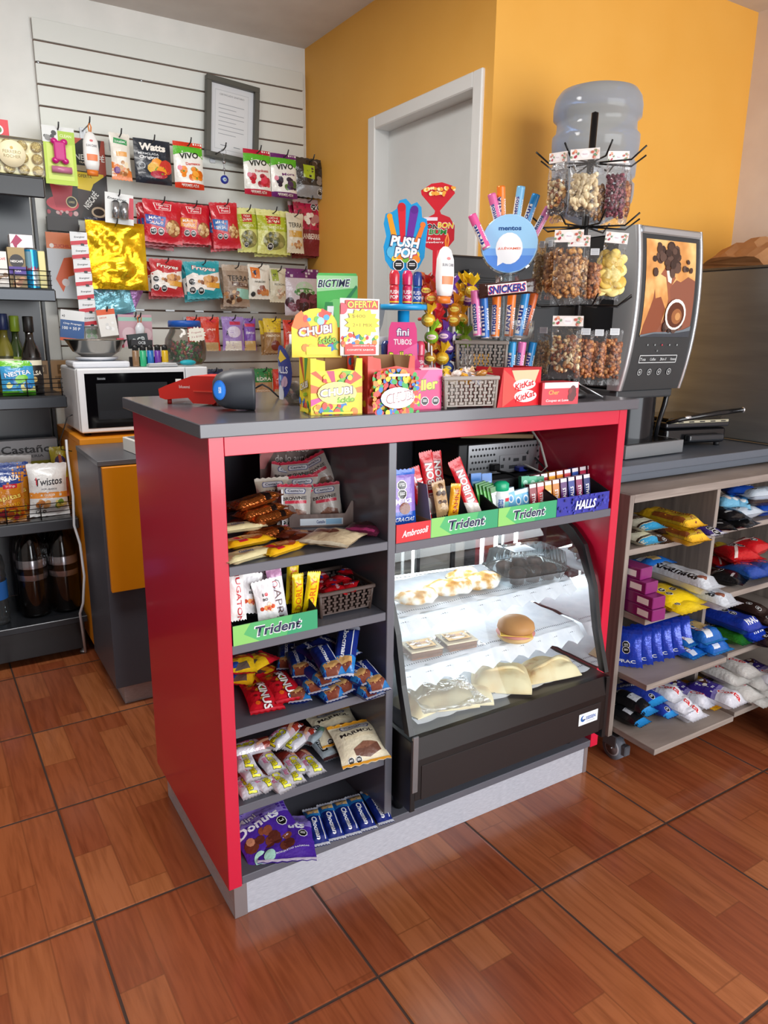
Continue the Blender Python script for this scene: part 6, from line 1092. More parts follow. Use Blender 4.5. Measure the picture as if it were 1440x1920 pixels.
# ------------------------------------------------------------------ packs inside the counter
OCT2 = [('o', .3, .2, .08), ('o', .5, .2, .08)]
D['copper_bar'] = (m('b8622a', .2, .75, 0, 0, .5, 120), [('r', 0, .62, 1, .74, '2a1c18'), ('r', 0, 0, 1, .05, '8a3a14')], .2, .5)
D['yellow_bar'] = ('f0b81c', [('e', .5, .62, .4, .2, 'b8501c'), ('e', .45, .56, .3, .12, 'e0a05a'), ('p', [(.1, .2), (.9, .26), (.9, .44), (.1, .36)], 'd8283a'), ('r', 0, 0, 1, .05, 'f4d41c')], .25, 0)
D['cream_bar'] = ('dcd0a0', [('t', 'Galleta', .5, .5, .6, .12, '4a6a9a', 60), ('r', 0, .85, 1, 1, 'e8e0b8'), ('r', .1, .1, .9, .3, 'c8c090')], .3, 0)
D['choc_bar'] = ('5a2418', [('e', .5, .6, .4, .22, '7a3a22'), ('p', [(.2, .3), (.8, .36), (.7, .5), (.3, .46)], 'c89a6a'), ('r', 0, 0, 1, .1, '7a2420')], .18, .1)
D['cream_bag'] = ('d8c4a0', [('t', 'Castaño', .6, .78, .5, .07, '8a6a48'), ('e', .4, .5, .26, .1, '7a4630'), ('p', [(.2, .5), (.5, .58), (.66, .5), (.4, .42)], '6a3a28'), ('r', 0, 0, 1, .12, 'ece4c8')], .35, 0)
D['plum_bag'] = ('5a2038', [('t', 'BITTER', .5, .7, .6, .08, 'c8a87a'), ('e', .5, .5, .35, .1, '3a2420'), ('r', .1, .16, .9, .26, 'a83a6a')], .25, 0)
def brown(txt, c, c2='b8aea6', strip='c82a44'): return (c2, [('r', 0, .93, 1, 1, c), ('p', [(.2, .84), (.24, .9), (.8, .9), (.84, .84), (.8, .77), (.22, .77)], '3a4a8a'), ('p', [(.22, .84), (.26, .89), (.78, .89), (.82, .84), (.78, .785), (.24, .785)], 'e8e6e8'), ('t', 'Castaño', .52, .838, .46, .06, '2a3460'), ('t', txt, .5, .66, .74, .08, '2e2624', 4), ('p', [(.2, .53), (.86, .55), (.86, .62), (.2, .6)], strip), ('p', [(.3, .3), (.55, .42), (.85, .36), (.88, .2), (.6, .1), (.32, .18)], '6a4234'), ('p', [(.3, .3), (.55, .42), (.85, .36), (.58, .27)], '8a5c48'), ('o', .2, .1, .07), ('o', .36, .1, .07), ('r', 0, 0, 1, .05, c)], .35, 0)
D['brownie'] = brown('BROWNIE', 'c02440'); D['marble_cake'] = brown('MARMOL', 'd8cfc0', 'c4b8a4', 'c8b890'); D['marble_cake_big'] = brown('MARMOL', 'e8a02c', 'e4d8bc', 'e0d0b0')
D['capri'] = ('e6e2ec', [('r', 0, .8, 1, 1, 'c890b8'), ('t', 'CAPRI', .5, .42, 2.4, .13, '6a4a4a', -90, None, 0, 0), ('e', .35, .68, .2, 0, 'c03a48'), ('e', .35, .68, .15, 0, 'e6e2ec')], .3, 0)
D['heart_bag'] = ('ece8ea', [('b', .5, .3, .36, .14, 12, ['e0622a', 'f09a5a', 'c8421c', 'f4e0d0'], .1), ('t', 'I', .4, .66, .04, .07, '2a2a30'), ('e', .56, .66, .08, 0, 'd02a3a'), ('t', 'BO', .48, .54, .24, .07, '2a2a30')], .3, 0)
D['nougat_bar'] = ('ece8e6', [('t', 'NUGATON', .6, .5, 3.2, .1, 'c02a34', -90), ('r', 0, .92, 1, 1, 'c82a34')], .3, 0)
D['golden_bar'] = ('f2d010', [('t', 'DORLY', .5, .45, 2.7, .15, 'e0701c', 90), ('r', 0, .93, 1, 1, 'f6e23a')], .25, 0)
D['chocman'] = ('1a2c7c', [('r', 0, .93, 1, 1, 'c8cce0'), ('p', [(0, .06), (1, .06), (1, .36), (0, .3)], '2a7ac0'), ('p', [(.12, .14), (.55, .12), (.9, .2), (.85, .32), (.4, .33), (.1, .26)], 'd8a868'), ('p', [(.14, .06), (.6, .05), (.9, .16), (.86, .22), (.5, .15), (.14, .18)], '7a3c2a'), ('t', 'Chocman', .46, .62, 1.7, .085, 'eef0f6', -90, None, .2, .03), ('r', .78, .34, .82, .9, 'e8ecf4'), ('r', 0, 0, 1, .05, 'd8dcec')], .25, 0)
D['chocman_flip'] = ('1a2c7c', [('r', 0, .94, 1, 1, 'd8dcec'), ('p', [(0, .94), (1, .94), (1, .66), (0, .7)], '2a7ac0'), ('p', [(.1, .92), (.9, .9), (.85, .74), (.2, .76)], 'd8b47a'), ('t', 'Chocman', .46, .38, 1.7, .1, 'eef0f6', -90, None, .2, .03), ('r', .78, .1, .83, .66, 'e8ecf4'), ('r', 0, 0, 1, .06, 'dfe3f0')], .25, 0)
D['skinu'] = ('cc1c2a', [('b', .3, .55, .25, .36, 16, ['5a8a2a', 'e0a02a', '7a1a1c', 'd8601c', '3a2a20'], .07), ('t', 'SKINUS', .55, .42, 1.3, .14, 'f2eeee', -90, '5a1018', .15, .03), ('r', 0, 0, 1, .07, 'e03848')], .22, 0)
D['rolos'] = ('d02030', [('p', [(0, .1), (1, 0), (1, .6), (0, .7)], 'f0c020'), ('e', .5, .7, .34, .14, 'b84a1c'), ('e', .5, .72, .2, .08, 'e8b040'), ('e', .3, .3, .14, 0, '2a4aa0'), ('p', [(.3, .1), (.8, .16), (.7, .4), (.4, .34)], '6a5a50')], .25, 0)
D['cereal_bar'] = ('d4d2da', [('r', 0, .5, 1, 1, '8a2c20'), ('p', [(0, .5), (1, .5), (1, .7)], 'b8a0a8'), ('t', 'Cereal', .6, .3, 1.1, .16, 'e8e020', -90, '5a6010', .15, .03), ('t', 'Bar', .25, .34, .5, .1, 'd86a9a', -90), ('p', [(.4, .95), (.6, .95), (.9, .55), (.7, .55)], 'd8a080')], .2, .15)
D['grey_bar'] = ('9aa6ae', [('r', .2, .2, .56, .62, '1c1c20'), ('t', 'WILD', .38, .4, .9, .1, 'd8dce0', -90), ('r', 0, 0, 1, .08, '4a2c2c'), ('p', [(.6, .4), (1, .5), (1, .9), (.6, .9)], '7aa08a')], .22, .2)
D['mini_donuts'] = ('4c2a9a', [('p', [(0, .7), (1, .66), (1, 1), (0, 1)], '8a78c8'), ('t', 'Mini', .3, .83, .34, .11, 'f0f0fa', 6, '2a1a6a', .1), ('t', 'Donuts', .42, .66, .78, .16, 'f0f0fa', 6, None, .1, .035), ('b', .36, .38, .34, .12, 7, ['6a3426', '8a4a34', '5a2a20', 'c88a6a'], .1), ('o', .78, .5, .09), ('o', .62, .46, .0), ('e', .2, .12, .1, 0, 'a8d8c8'), ('t', 'ROSQUITAS BAÑADAS', .6, .2, .6, .035, 'dcd8f0', 12), ('r', 0, 0, 1, .05, 'd8d0e8')], .25, 0)
D['red_candy'] = ('b8141e', [('t', 'Halls', .5, .5, .6, .16, 'e8c8d0', 20), ('e', .3, .3, .12, 0, '2a3a8a')], .2, .1)
D['milk_choc'] = ('8a6cc0', [('r', 0, 0, 1, .24, '1c50b0'), ('t', 'GRACIAS', .5, .1, .8, .08, 'e8eef8'), ('t', 'Milka', .45, .44, .7, .12, 'f0eef6', 8, None, .2), ('o', .4, .72, .2), ('o', .4, .56, .2), ('e', .5, .3, .22, 0, '7a3c28'), ('r', 0, .9, 1, 1, '2a64c8')], .25, 0)
D['red_choc'] = ('cc1c28', [('t', 'MUIBON', .5, .5, 2.6, .13, 'f4f0ee', 90, '7a1018', .1, .03), ('p', [(0, 0), (1, 0), (1, .18), (0, .3)], 'ece2da')], .25, 0)
D['kitkat_bar'] = ('cc1a26', [('t', 'KIN KAT', .6, .5, 3, .14, 'f4f0f0', 90, None, .1, .03)], .25, 0)
D['tan_bar'] = ('b89468', [('b', .5, .5, .3, .4, 10, ['4a3020', '6a4a30', 'd8b890'], .16)], .3, 0); D['sahne'] = ('f0a81c', [('t', 'SAHNE', .55, .5, 2.2, .14, 'a83a1c', 90), ('r', 0, .9, 1, 1, 'f4b83a')], .25, 0)
D['gum_green'] = ('4fb03a', [('r', .1, .3, .9, .5, '2f8a3a'), ('t', 'Trid', .6, .42, 1.0, .16, 'f0f4f0', 90)], .3, 0)
def bar(dn, px, py, w, h, t, label, cat, name, group=None, z=None, y=None, dz=0, rz=0, tx=0, ty=0, kind='bar', up=False, seed=0):
    p = at(px, py, z=z + dz) if z is not None else at(px, py, y=y)
    R = Matrix.Rotation(radians(rz), 3, 'Z') @ (Matrix.Rotation(radians(ty), 3, 'Y') @ Matrix.Rotation(pi / 2 - radians(tx), 3, 'X') if up else Matrix.Rotation(radians(tx), 3, 'X') @ Matrix.Rotation(radians(ty), 3, 'Y'))
    return tag(mobj(name, bag_mesh(dn, w, h, t, kind, seed), tuple(p), R), label, cat, group)
def many(dn, name, cat, group, labels, spots, w, h, t, z, kind='bar'):
    """spots: px, py, height above the shelf, heading, lift"""
    for lab, s in zip(labels, spots): bar(dn, s[0], s[1], w, h, t, lab, cat, name, group, z=z, dz=s[2], rz=s[3], tx=s[4] if len(s) > 4 else 0, ty=s[5] if len(s) > 5 else 0, kind=kind)
S1, S2, S3, S4, S5, SR = .8197, .6542, .4687, .2882, .1182, .8107
# top shelf, left bay
many('copper_bar', 'chocolate_bar', 'chocolate bar', 'copper foil bars on the top shelf', ['copper foil bar, topmost of the copper pile', 'copper foil bar second from the top of the pile', 'copper foil bar pointing right in the middle of the pile', 'copper foil bar under the middle of the pile', 'copper foil bar at the left wall behind the pile', 'lowest copper foil bar beside the yellow wrapper'],
     [(478, 938, .075, -80, 8), (488, 958, .052, -75, 4), (505, 968, .04, -70), (478, 978, .022, -84), (455, 948, .045, -100), (502, 1000, .012, -78)], .05, .125, .022, S1)
many('cream_bar', 'biscuit_bar', 'biscuit bar', None, ['cream coloured wrapper at the front left of the top shelf', 'pale wrapper at the left under the copper pile'], [(462, 1040, .010, -72), (446, 988, .03, -90)], .05, .12, .016, S1)
many('yellow_bar', 'biscuit_bar', 'biscuit bar', None, ['yellow caramel wrapper at the front of the top shelf', 'yellow caramel wrapper at the left under the cream one'], [(526, 1027, .009, -68), (462, 1014, .016, -80)], .055, .115, .016, S1)
many('choc_bar', 'chocolate_bar', 'chocolate bar', 'dark brown bars on the top shelf', ['dark brown chocolate bar left of the cream bag', 'dark brown bar leaning against the other brown bar'], [(562, 1004, .012, 60), (583, 1010, .012, 42)], .04, .11, .018, S1)
bar('cream_bag', 622, 1008, .12, .12, .03, 'flat cream coloured cake bag before the cardboard stand', 'cake bag', 'cake_bag', z=S1, dz=.016, rz=-52, kind='pillow')
bar('plum_bag', 683, 992, .09, .10, .025, 'dark plum cake bag at the right of the top shelf', 'cake bag', 'cake_bag', z=S1, dz=.013, rz=-50, kind='pillow')
# cardboard stand with brownie bags
st = thing('bakery_display_stand', 'wood print cardboard stand holding the brownie bags', 'display stand', (.318, .207, S1 + .0005), radians(-21))
WOODP = wood_mat('printed_wood_card', [(.3, '5a4844'), (.5, '7a6862'), (.7, '94827a')], 30, 6, 6, .6)
g = G(); HB = .186; g.prism([(-.13, 0), (.05, 0), (.05, HB - .02), (.03, HB), (-.115, HB), (-.13, HB - .03)], .10, .104, WOODP, XZ)
surf(g, plane(-.13, .05, 0, HB), None, [('p', [(0, .75), (.1, 1), (.3, 1), (.06, .6), (0, .6)], 'c87a78'), ('t', 'NUEVO', .12, .88, .16, .04, 'ece4e0', 45), ('t', 'LO RICO', .52, .86, .3, .075, 'ece6e0', 0, None, 0, .0), ('t', 'de lo auténtico', .54, .74, .66, .09, 'ece6e0', 0, None, 0, .0), ('t', 'LLÉVALOS', .4, .62, .26, .03, 'ece6e0', 0, None, 0, 0)], .18 / HB, xf=Matrix.Translation((0, .0998, 0)) @ FR); g.obj('back_card', st)
g = G(); g.prism([(-.07, 0), (.09, 0), (.09, .055), (.075, .06), (.06, .03), (-.05, .03), (-.06, .05), (-.07, .055)], -.05, -.047, WOODP, XZ); art(g, .10, .016, 'dfe8f0', [('r', .6, .1, .97, .9, '9ac8e8'), ('t', 'Castaño', .48, .5, .2, .5, '3a4a8a')], Matrix.Translation((.005, -.0502, .004))); g.obj('front_card', st)
for x in (-.085, .085):
    G().prism([(-.05, 0), (.09, 0), (.10, .05), (.02, .055), (-.01, .06), (-.025, .085), (-.045, .09), (-.055, .06)], x - .0018, x + .0018, m('e4e2e6', .5), XM).obj('side_ear', st)
G().box(-.085, .085, -.047, .1, .001, .003, m('8a7c76', .7), 0).obj('floor_card', st)
BR = [('brownie', 534, 908, .285, 12, 'brownie bag leaning at the back left of the stand'), ('brownie', 560, 903, .27, -4, 'brownie bag standing at the back middle of the stand'), ('brownie', 597, 892, .255, -28, 'brownie bag tilted to the right at the back of the stand'), ('marble_cake', 512, 935, .25, -3, 'marble cake bag in the left of the stand'), ('brownie', 568, 930, .225, -4, 'brownie bag behind the front one in the middle'), ('brownie', 552, 948, .20, 2, 'half hidden brownie bag low in the stand'), ('brownie', 610, 945, .19, -6, 'front brownie bag with the brown square cake in full view')]
for i, (dn, px, py, y, a, lab) in enumerate(BR): bar(dn, px, py, .08, .1, .032, lab, 'cake bag', 'cake_bag', 'bags in the bakery stand', y=y, rz=-22, ty=a, tx=16, up=True, kind='pillow')
# second shelf
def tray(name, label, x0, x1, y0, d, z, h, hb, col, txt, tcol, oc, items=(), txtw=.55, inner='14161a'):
    w = x1 - x0; t = thing(name, label, 'cardboard tray', ((x0 + x1) / 2, y0, z)); M_ = m(col, .4); IN = m(inner, .6)
    g = G(); g.box(-w / 2, w / 2, 0, .0015, 0, h, M_, 0); art(g, w, h, col, list(items) + [('t', txt, .52, .5, txtw, .5, tcol, 0, oc, .2, .03)], Matrix.Translation((0, -.0003, 0)), rough=.4); g.obj('front_panel', t)
    for s in (-1, 1): G().prism([(0, 0), (d, 0), (d, hb), (0, h)], s * w / 2 - (.0015 if s > 0 else 0), s * w / 2 + (.0015 if s < 0 else 0), IN, XM).obj('side_panel', t)
    G().box(-w / 2, w / 2, d - .0015, d, 0, hb, IN, 0).obj('back_panel', t); G().box(-w / 2, w / 2, 0, d, 0, .001, IN, 0).obj('bottom', t); return t
TG = [('p', [(0, 0), (.3, 0), (.12, .5), (.2, 1), (0, 1)], '8acb6a'), ('p', [(.62, 0), (1, 0), (1, 1), (.7, 1)], '2f9a6a')]
TRI = ('p', [(.3, .68), (.36, .84), (.24, .9)], 'e0303a')
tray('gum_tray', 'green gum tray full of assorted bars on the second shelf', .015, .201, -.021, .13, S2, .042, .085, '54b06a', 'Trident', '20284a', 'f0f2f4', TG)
UP = [('nougat_bar', 443, 1118, .01, .035, .1, 0, 8, 'white bar with red lettering at the left of the green tray'), ('heart_bag', 468, 1075, .085, .05, .10, 0, 0, 'white heart print bag at the back of the green tray'), ('capri', 500, 1080, .075, .032, .12, 0, 4, 'pink topped bar at the back of the green tray'), ('heart_bag', 470, 1112, .03, .045, .085, 8, 6, 'white heart print bag in the middle of the green tray'), ('heart_bag', 497, 1125, .01, .045, .085, -8, 6, 'front white heart print bag in the green tray'), ('capri', 519, 1112, .04, .034, .12, -4, 10, 'white and pink bar with sideways lettering'), ('golden_bar', 548, 1090, .06, .028, .10, 4, 2, 'yellow bar at the back of the green tray'), ('golden_bar', 558, 1112, .035, .026, .09, 0, -4, 'middle yellow bar in the green tray'), ('golden_bar', 584, 1110, .02, .03, .095, 6, -6, 'rightmost yellow bar with orange lettering in the green tray')]
for dn, px, py, y, w, h, a, tx, lab in UP: bar(dn, px, py, w, h, .014, lab, 'snack bar', 'snack_bar', 'bars in the green tray', y=y, rz=-4, ty=a, tx=tx, up=True, kind='bar' if dn != 'heart_bag' else 'pillow')
tag(G().box(-.05, .05, -.01, .01, 0, .07, m('14141a', .4), .002).box(-.05, .05, -.03, -.0101, 0, .05, m('c02838', .4), .002).obj('dark_carton', None, (.075, .17, S2 + .0005)), 'dark carton at the back behind the green tray', 'carton')
basket('woven_basket', 'dark brown woven basket with red candies on the second shelf', .135, .15, .06, (.293, .09, S2 + .0003), 0, '4a3a34', .92, 9, 6)
mcx = [(603, 1082, .058), (622, 1092, .06), (640, 1085, .06), (655, 1100, .055), (612, 1108, .052), (632, 1104, .055), (600, 1095, .055), (648, 1072, .06)]
for i, (px, py, dz) in enumerate(mcx): bar('red_candy', px, py, .038, .05, .014, 'small red candy sachet in the dark brown basket, ' + ['back left', 'middle left', 'middle back', 'front right', 'front left', 'front middle', 'far left', 'rearmost'][i], 'candy', 'candy_sachet', 'red candies in the brown basket', z=S2, dz=dz, rz=i * 47, tx=10 * (-1) ** i, ty=8, kind='pillow')
# third shelf
many('rolos', 'candy_bag', 'candy bag', 'yellow and red candy bags', ['yellow and red candy bag at the left wall of the third shelf', 'yellow and red candy bag on top beside the blue bars', 'lower yellow candy bag at the left wall', 'red candy bag under the yellow ones'], [(452, 1245, .05, -20, 5), (482, 1240, .045, -70, 4), (455, 1268, .02, -40), (500, 1262, .02, -80)], .07, .085, .024, S3, 'pillow')
many('skinu', 'candy_bag', 'candy bag', 'red sweets bags on the third shelf', ['red sweets bag lying at the very front of the third shelf', 'red sweets bag behind the front one'], [(490, 1305, .014, -10, 4), (528, 1285, .024, -2, 6)], .075, .13, .028, S3, 'pillow')
CHS = [(553, 1290, .014, -15), (575, 1275, .03, -1), (590, 1262, .045, 5), (604, 1290, .012, 3), (612, 1240, .075, -9, 8), (622, 1278, .016, 15), (648, 1220, .09, -37, 30), (655, 1262, .035, 17), (672, 1285, .012, 7), (690, 1268, .03, -5, 6), (590, 1228, .06, 5), (560, 1245, .045, -15), (625, 1215, .075, 17), (540, 1232, .035, -25)]
CHL = ['frontmost', 'on the front left pile', 'in the middle of the heap', 'low in front of the heap', 'lying across the heap', 'low in the middle', 'standing almost upright at the back', 'in the right part of the heap', 'low at the right front', 'at the right wall', 'at the back left under the shelf', 'behind the red bags', 'at the very back', 'dark in the rear left', 'highest at the back left', 'on top at the back middle', 'slanting in the middle of the heap', 'below the upright one', 'crossing under the topmost one', 'at the right front corner']
many('chocman', 'chocolate_bar', 'chocolate bar', 'navy chocolate bars on the third shelf', ['navy blue chocolate bar ' + l for l in CHL], CHS, .052, .135, .032, S3)
# fourth shelf
CE = [(455, 1470, .012, 2), (478, 1462, .014, 22), (512, 1462, .012, 14), (540, 1446, .014, -2), (575, 1430, .013, 2), (462, 1440, .034, 2), (500, 1425, .034, 2), (545, 1430, .02, 0), (475, 1400, .06, -100, 4), (530, 1378, .07, -60, 6), (560, 1385, .045, -60), (455, 1420, .045, -8)]
CEL = ['at the very left front', 'second from the left in front', 'with a yellow word in front of the pile', 'in the middle of the front row', 'at the right end of the front row', 'on the second layer at the left', 'on the second layer in the middle', 'beside the right one', 'lying across the top of the pile', 'pointing to the right at the back', 'under the one at the back', 'against the left wall']
many('cereal_bar', 'cereal_bar', 'cereal bar', 'cereal bars on the fourth shelf', ['silver and brown cereal bar ' + l for l in CEL], CE, .044, .11, .025, S4)
many('grey_bar', 'snack_bar', 'snack bar', 'grey bars on the fourth shelf', ['grey bar with black label beside the cake bags', 'grey bar behind the one with the black label', 'grey green bar touching the cake bags'], [(600, 1396, .022, 2, 6), (595, 1372, .04, -60), (628, 1392, .014, 4)], .042, .12, .018, S4)
bar('marble_cake_big', 672, 1392, .12, .12, .032, 'front cream marble cake bag with yellow edge on the fourth shelf', 'cake bag', 'cake_bag', z=S4, dz=.036, rz=-8, tx=22, kind='pillow')
bar('marble_cake_big', 630, 1362, .12, .12, .03, 'rear marble cake bag on the fourth shelf', 'cake bag', 'cake_bag', z=S4, dz=.04, rz=-4, tx=12, kind='pillow')
# bottom shelf
bar('mini_donuts', 500, 1560, .15, .145, .03, 'large purple donut bag at the front left of the bottom shelf', 'donut bag', 'donut_bag', z=S5, dz=.022, rz=6, tx=16, ty=-8, kind='pillow')
bar('mini_donuts', 540, 1572, .13, .14, .03, 'purple donut bag under and right of the large one', 'donut bag', 'donut_bag', z=S5, dz=.013, rz=-26, tx=5, kind='pillow')
for i, (px, py) in enumerate(((592, 1550), (620, 1540), (648, 1532), (676, 1523), (706, 1512))): bar('chocman_flip', px, py, .04, .125, .022, 'navy chocolate bar in the bottom row, ' + ['first next to the donut bags', 'second from the left', 'middle one', 'second from the right', 'last one at the divider'][i], 'chocolate bar', 'chocolate_bar', 'navy bars lined up on the bottom shelf', z=S5, dz=.012, rz=-14 + 1.5 * i, tx=5)
# ------------------------------------------------------------------ right bay: trays, gum and the computer
display_box('red_chocolate_box', 'open red and purple chocolate box beside the divider', Vector((.443, -.019, SR)), .092, 0, .042, .13, 'd02028', [('t', 'Ambrosoli', .55, .5, .74, .36, 'f4eeee', 4, None, .3)], [], [], .001, .001, 0, False, dip=.0)
G().prism([(0, .0), (.13, 0), (.13, .12), (.02, .12), (0, .042)], .0462, .0472, m('8f8fa0', .5), XM).obj('tall_side', bpy.data.objects['red_chocolate_box'])
bar('milk_choc', 756, 932, .062, .125, .012, 'tall purple chocolate bar in the red box', 'chocolate bar', 'chocolate_bar', y=.02, rz=-3, up=True, tx=6, kind='bar')
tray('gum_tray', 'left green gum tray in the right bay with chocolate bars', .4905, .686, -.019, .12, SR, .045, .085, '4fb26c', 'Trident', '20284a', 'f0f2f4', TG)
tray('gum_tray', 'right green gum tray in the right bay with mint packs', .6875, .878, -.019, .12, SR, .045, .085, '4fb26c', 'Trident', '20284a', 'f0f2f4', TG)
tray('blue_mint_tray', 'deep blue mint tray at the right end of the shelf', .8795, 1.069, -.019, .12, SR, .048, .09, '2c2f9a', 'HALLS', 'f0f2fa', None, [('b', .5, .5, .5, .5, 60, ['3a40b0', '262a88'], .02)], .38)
for dn, px, py, y, w, h, a, tx, lab in [('kitkat_bar', 788, 930, .04, .032, .14, -14, 6, 'red bar with white lettering leaning in the left of the tray'), ('red_choc', 806, 905, .06, .036, .15, -8, 6, 'tall red chocolate bar in the left gum tray'), ('red_choc', 820, 900, .09, .036, .14, -6, 4, 'tall red chocolate bar behind the first'), ('tan_bar', 826, 935, .03, .036, .085, -10, 4, 'tan bar with chocolate swirls in the gum tray'), ('sahne', 852, 938, .02, .028, .08, 4, 0, 'orange yellow bar in the front of the gum tray'), ('red_choc', 872, 915, .03, .036, .15, -22, 8, 'red chocolate bar leaning to the left in the gum tray')]:
    bar(dn, px, py, w, h, .012, lab, 'chocolate bar', 'chocolate_bar', 'bars in the left gum tray', y=y, rz=-4, ty=a, tx=tx, up=True)
def mints(px, py, y, w, h, d, c, lab, items=(), ty=0, rz=-6, cat='mint pack', name='mint_pack', group='mints and gum in the trays'):
    p = at(px, py, y=y); g = G(); g.box(-w / 2, w / 2, 0, d, -h / 2, h / 2, m(c, .3, 0, 0, .4), .0008); art(g, w, h, c, list(items), Matrix.Translation((0, -.0003, -h / 2)), rough=.25)
    return tag(g.obj(name, None, tuple(p), (radians(-6), radians(ty), radians(rz))), lab, cat, group)
for i in range(5): mints(905 + i * 7, 928 + i * 2, .05 - .006 * i, .03, .065, .01, ['4ca83a', '3f9a34', '58b444', '46a23a', 'e8eeea'][i], ['first', 'second', 'third', 'fourth', 'white fronted'][i] + ' green gum pack in the row beside the mint bottle', [('t', 'Trid', .5, .4, 1.2, .16, 'f0f4f0' if i < 4 else '1c7a4a', 90), ('r', 0, .8, 1, 1, '2f7a2a')], ty=-12)
for i in range(2): mints(893 + i * 20, 906, .09, .03, .05, .012, '3a7ac8', ['left', 'right'][i] + ' blue gum pack at the back of the right tray', [('r', .1, .4, .9, .6, '9ac8e8')])
mb = thing('mint_bottle', 'small white and green flip top mint bottle between the gum packs', 'mint bottle', tuple(at(938, 945, y=.03)), radians(-20))
G().lathe([(0, -.022), (.019, -.022), (.021, -.015), (.021, .025), (.017, .034)], m('e4eaea', .3), 20, sq=.7).obj('body', mb); G().lathe([(.0175, .034), (.02, .036), (.02, .052), (.012, .058), (0, .059)], m('18a878', .25), 20, sq=.7).obj('cap', mb)
g = G(); surf(g, [[Vector((.0213 * sin(a), -.0152 * cos(a), z)) for a in [radians(v) for v in range(-80, 81, 16)]] for z in (-.02, 0, .022)], 'dfe8ec', [('t', 'mentos', .4, .5, .75, .26, '2a5aa8', 90, None, 0, .03), ('r', .6, .1, .9, .9, '7ac8c0'), ('r', .62, .7, .9, .9, 'd83a4a')], .9); g.obj('label_band', mb)
for i in range(5): mints(958 + i * 14, 935 + (i % 2) * 4, .03 + .004 * i, .026, .055, .012, ['6ab0d8', '78b8dc', '5aa4d0', '8ad0e0', '58c0a8'][i], ['first', 'second', 'third', 'fourth', 'fifth'][i] + ' pale blue mint pack in the right gum tray', [('e', .5, .5, .3, .2, 'e8f4f8'), ('e', .5, .5, .2, .13, '3a8ac8'), ('r', 0, .8, 1, 1, 'c8dce4')], ty=-10)
for i in range(3): mints(985 + i * 14, 918, .06, .024, .07, .014, ['2a9a70', '3aa87c', '248a64'][i], ['left', 'middle', 'right'][i] + ' dark green mint stick at the back of the right tray', [('t', 'HALLS', .6, .4, 1.6, .14, 'e8f4f0', 90), ('e', .5, .75, .3, 0, 'a8e0c8')])
HC = ['8a1c2c', 'c02a3a', 'd84a4a', 'a82030', 'e8a02a', 'f0a828', 'c87a28', 'e88a20', '5a2a6a', 'c83a44', '2a3a8a', '24489a', '8a2a5a', 'b02848', '1c2a6a', '9a2a4a']
HN = ['wine red', 'red', 'coral', 'crimson', 'orange', 'bright orange', 'amber', 'tangerine', 'purple', 'light red', 'royal blue', 'blue', 'plum', 'cherry red', 'navy', 'magenta']
for i in range(16):
    px = 1000 + i * 7.2; py = 925 - i * 1.4 + (8 if i % 2 == 0 else -8); mints(px, py, .03 + (.035 if i % 2 else 0), .02, .07, .018, HC[i], HN[i] + ' candy stick in the blue tray row', [('t', 'HALLS', .55, .4, 1.7, .15, 'f4f0f0' if i not in (5,) else '1c1c1c', 90), ('r', 0, .86, 1, 1, 'd8d0d4')], ty=-4, cat='candy stick', name='candy_stick', group='candy sticks in the blue tray')
# computer
cpu = thing('desktop_computer', 'flat desktop computer with its port side facing out on the counter shelf', 'computer', (.98, .27, SR + .001), radians(-2))
G().box(-.19, .15, .001, .23, .055, .148, m('16171a', .5), .002).box(-.19, .15, .01, .23, 0, .05, BLKR, .003).obj('case', cpu)
g = G(); MT = m('a4a6aa', .35, .7); g.box(-.16, .15, -.004, .0, .058, .146, MT, .001)
for i in range(26):
    for j in range(4):
        if i < 8 or j > 2 or i > 20: g.tube([(-.15 + i * .0115 + (j % 2) * .005, -.0042, .078 + j * .018), (-.15 + i * .0115 + (j % 2) * .005, -.0046, .078 + j * .018)], .0037, m('1a1b1e', .7), 6)
g.box(-.05, .06, -.006, -.0042, .064, .11, m('b8babe', .3, .7), .0005)
for x, z, w_, h_ in ((-.035, .098, .006, .008), (-.015, .098, .006, .008), (.01, .094, .02, .009), (.04, .096, .014, .014), (-.04, .078, .01, .01), (.0, .074, .03, .01)): g.box(x - w_ / 2, x + w_ / 2, -.0068, -.006, z - h_ / 2, z + h_ / 2, m('24262a', .5), 0)
g.obj('port_panel', cpu)
G().box(-.085, -.06, -.025, -.0045, .07, .09, BLK, .003).obj('power_plug', cpu); G().box(.005, .035, -.03, -.0045, .062, .075, m('2a3aa0', .4), .002).obj('video_plug', cpu)['label'] = 'blue video plug'
for nm_, pts, r_, c_, lab in (('power_cable', [(.90, .24, .885), (.92, .2, .88), (.945, .14, .85), (.95, .12, .83)], .0035, '131316', 'black power cable dropping from the computer behind the mints'), ('white_cable', [(1.0, .245, .895), (1.03, .2, .875), (1.05, .2, .89), (1.068, .25, .95), (1.07, .35, 1.03), (1.07, .4, 1.06)], .0035, 'd8d4cc', 'white cable rising from the computer to the countertop'), ('black_cable', [(1.0, .24, .885), (1.05, .18, .87), (1.069, .3, .92), (1.06, .38, .98), (1.068, .33, 1.02), (1.066, .42, 1.06)], .003, '1a1a1c', 'black cable looping at the red panel behind the white one'), ('black_cable', [(1.03, .26, .92), (1.066, .3, .98), (1.055, .36, 1.0), (1.068, .4, .95), (1.07, .45, 1.06)], .0025, '1c1c1f', 'thin black cable hanging in a loop at the right panel')):
    tag(G().tube([Vector(p) for p in pts], r_, m(c_, .5), 8).obj(nm_), lab, 'cable')
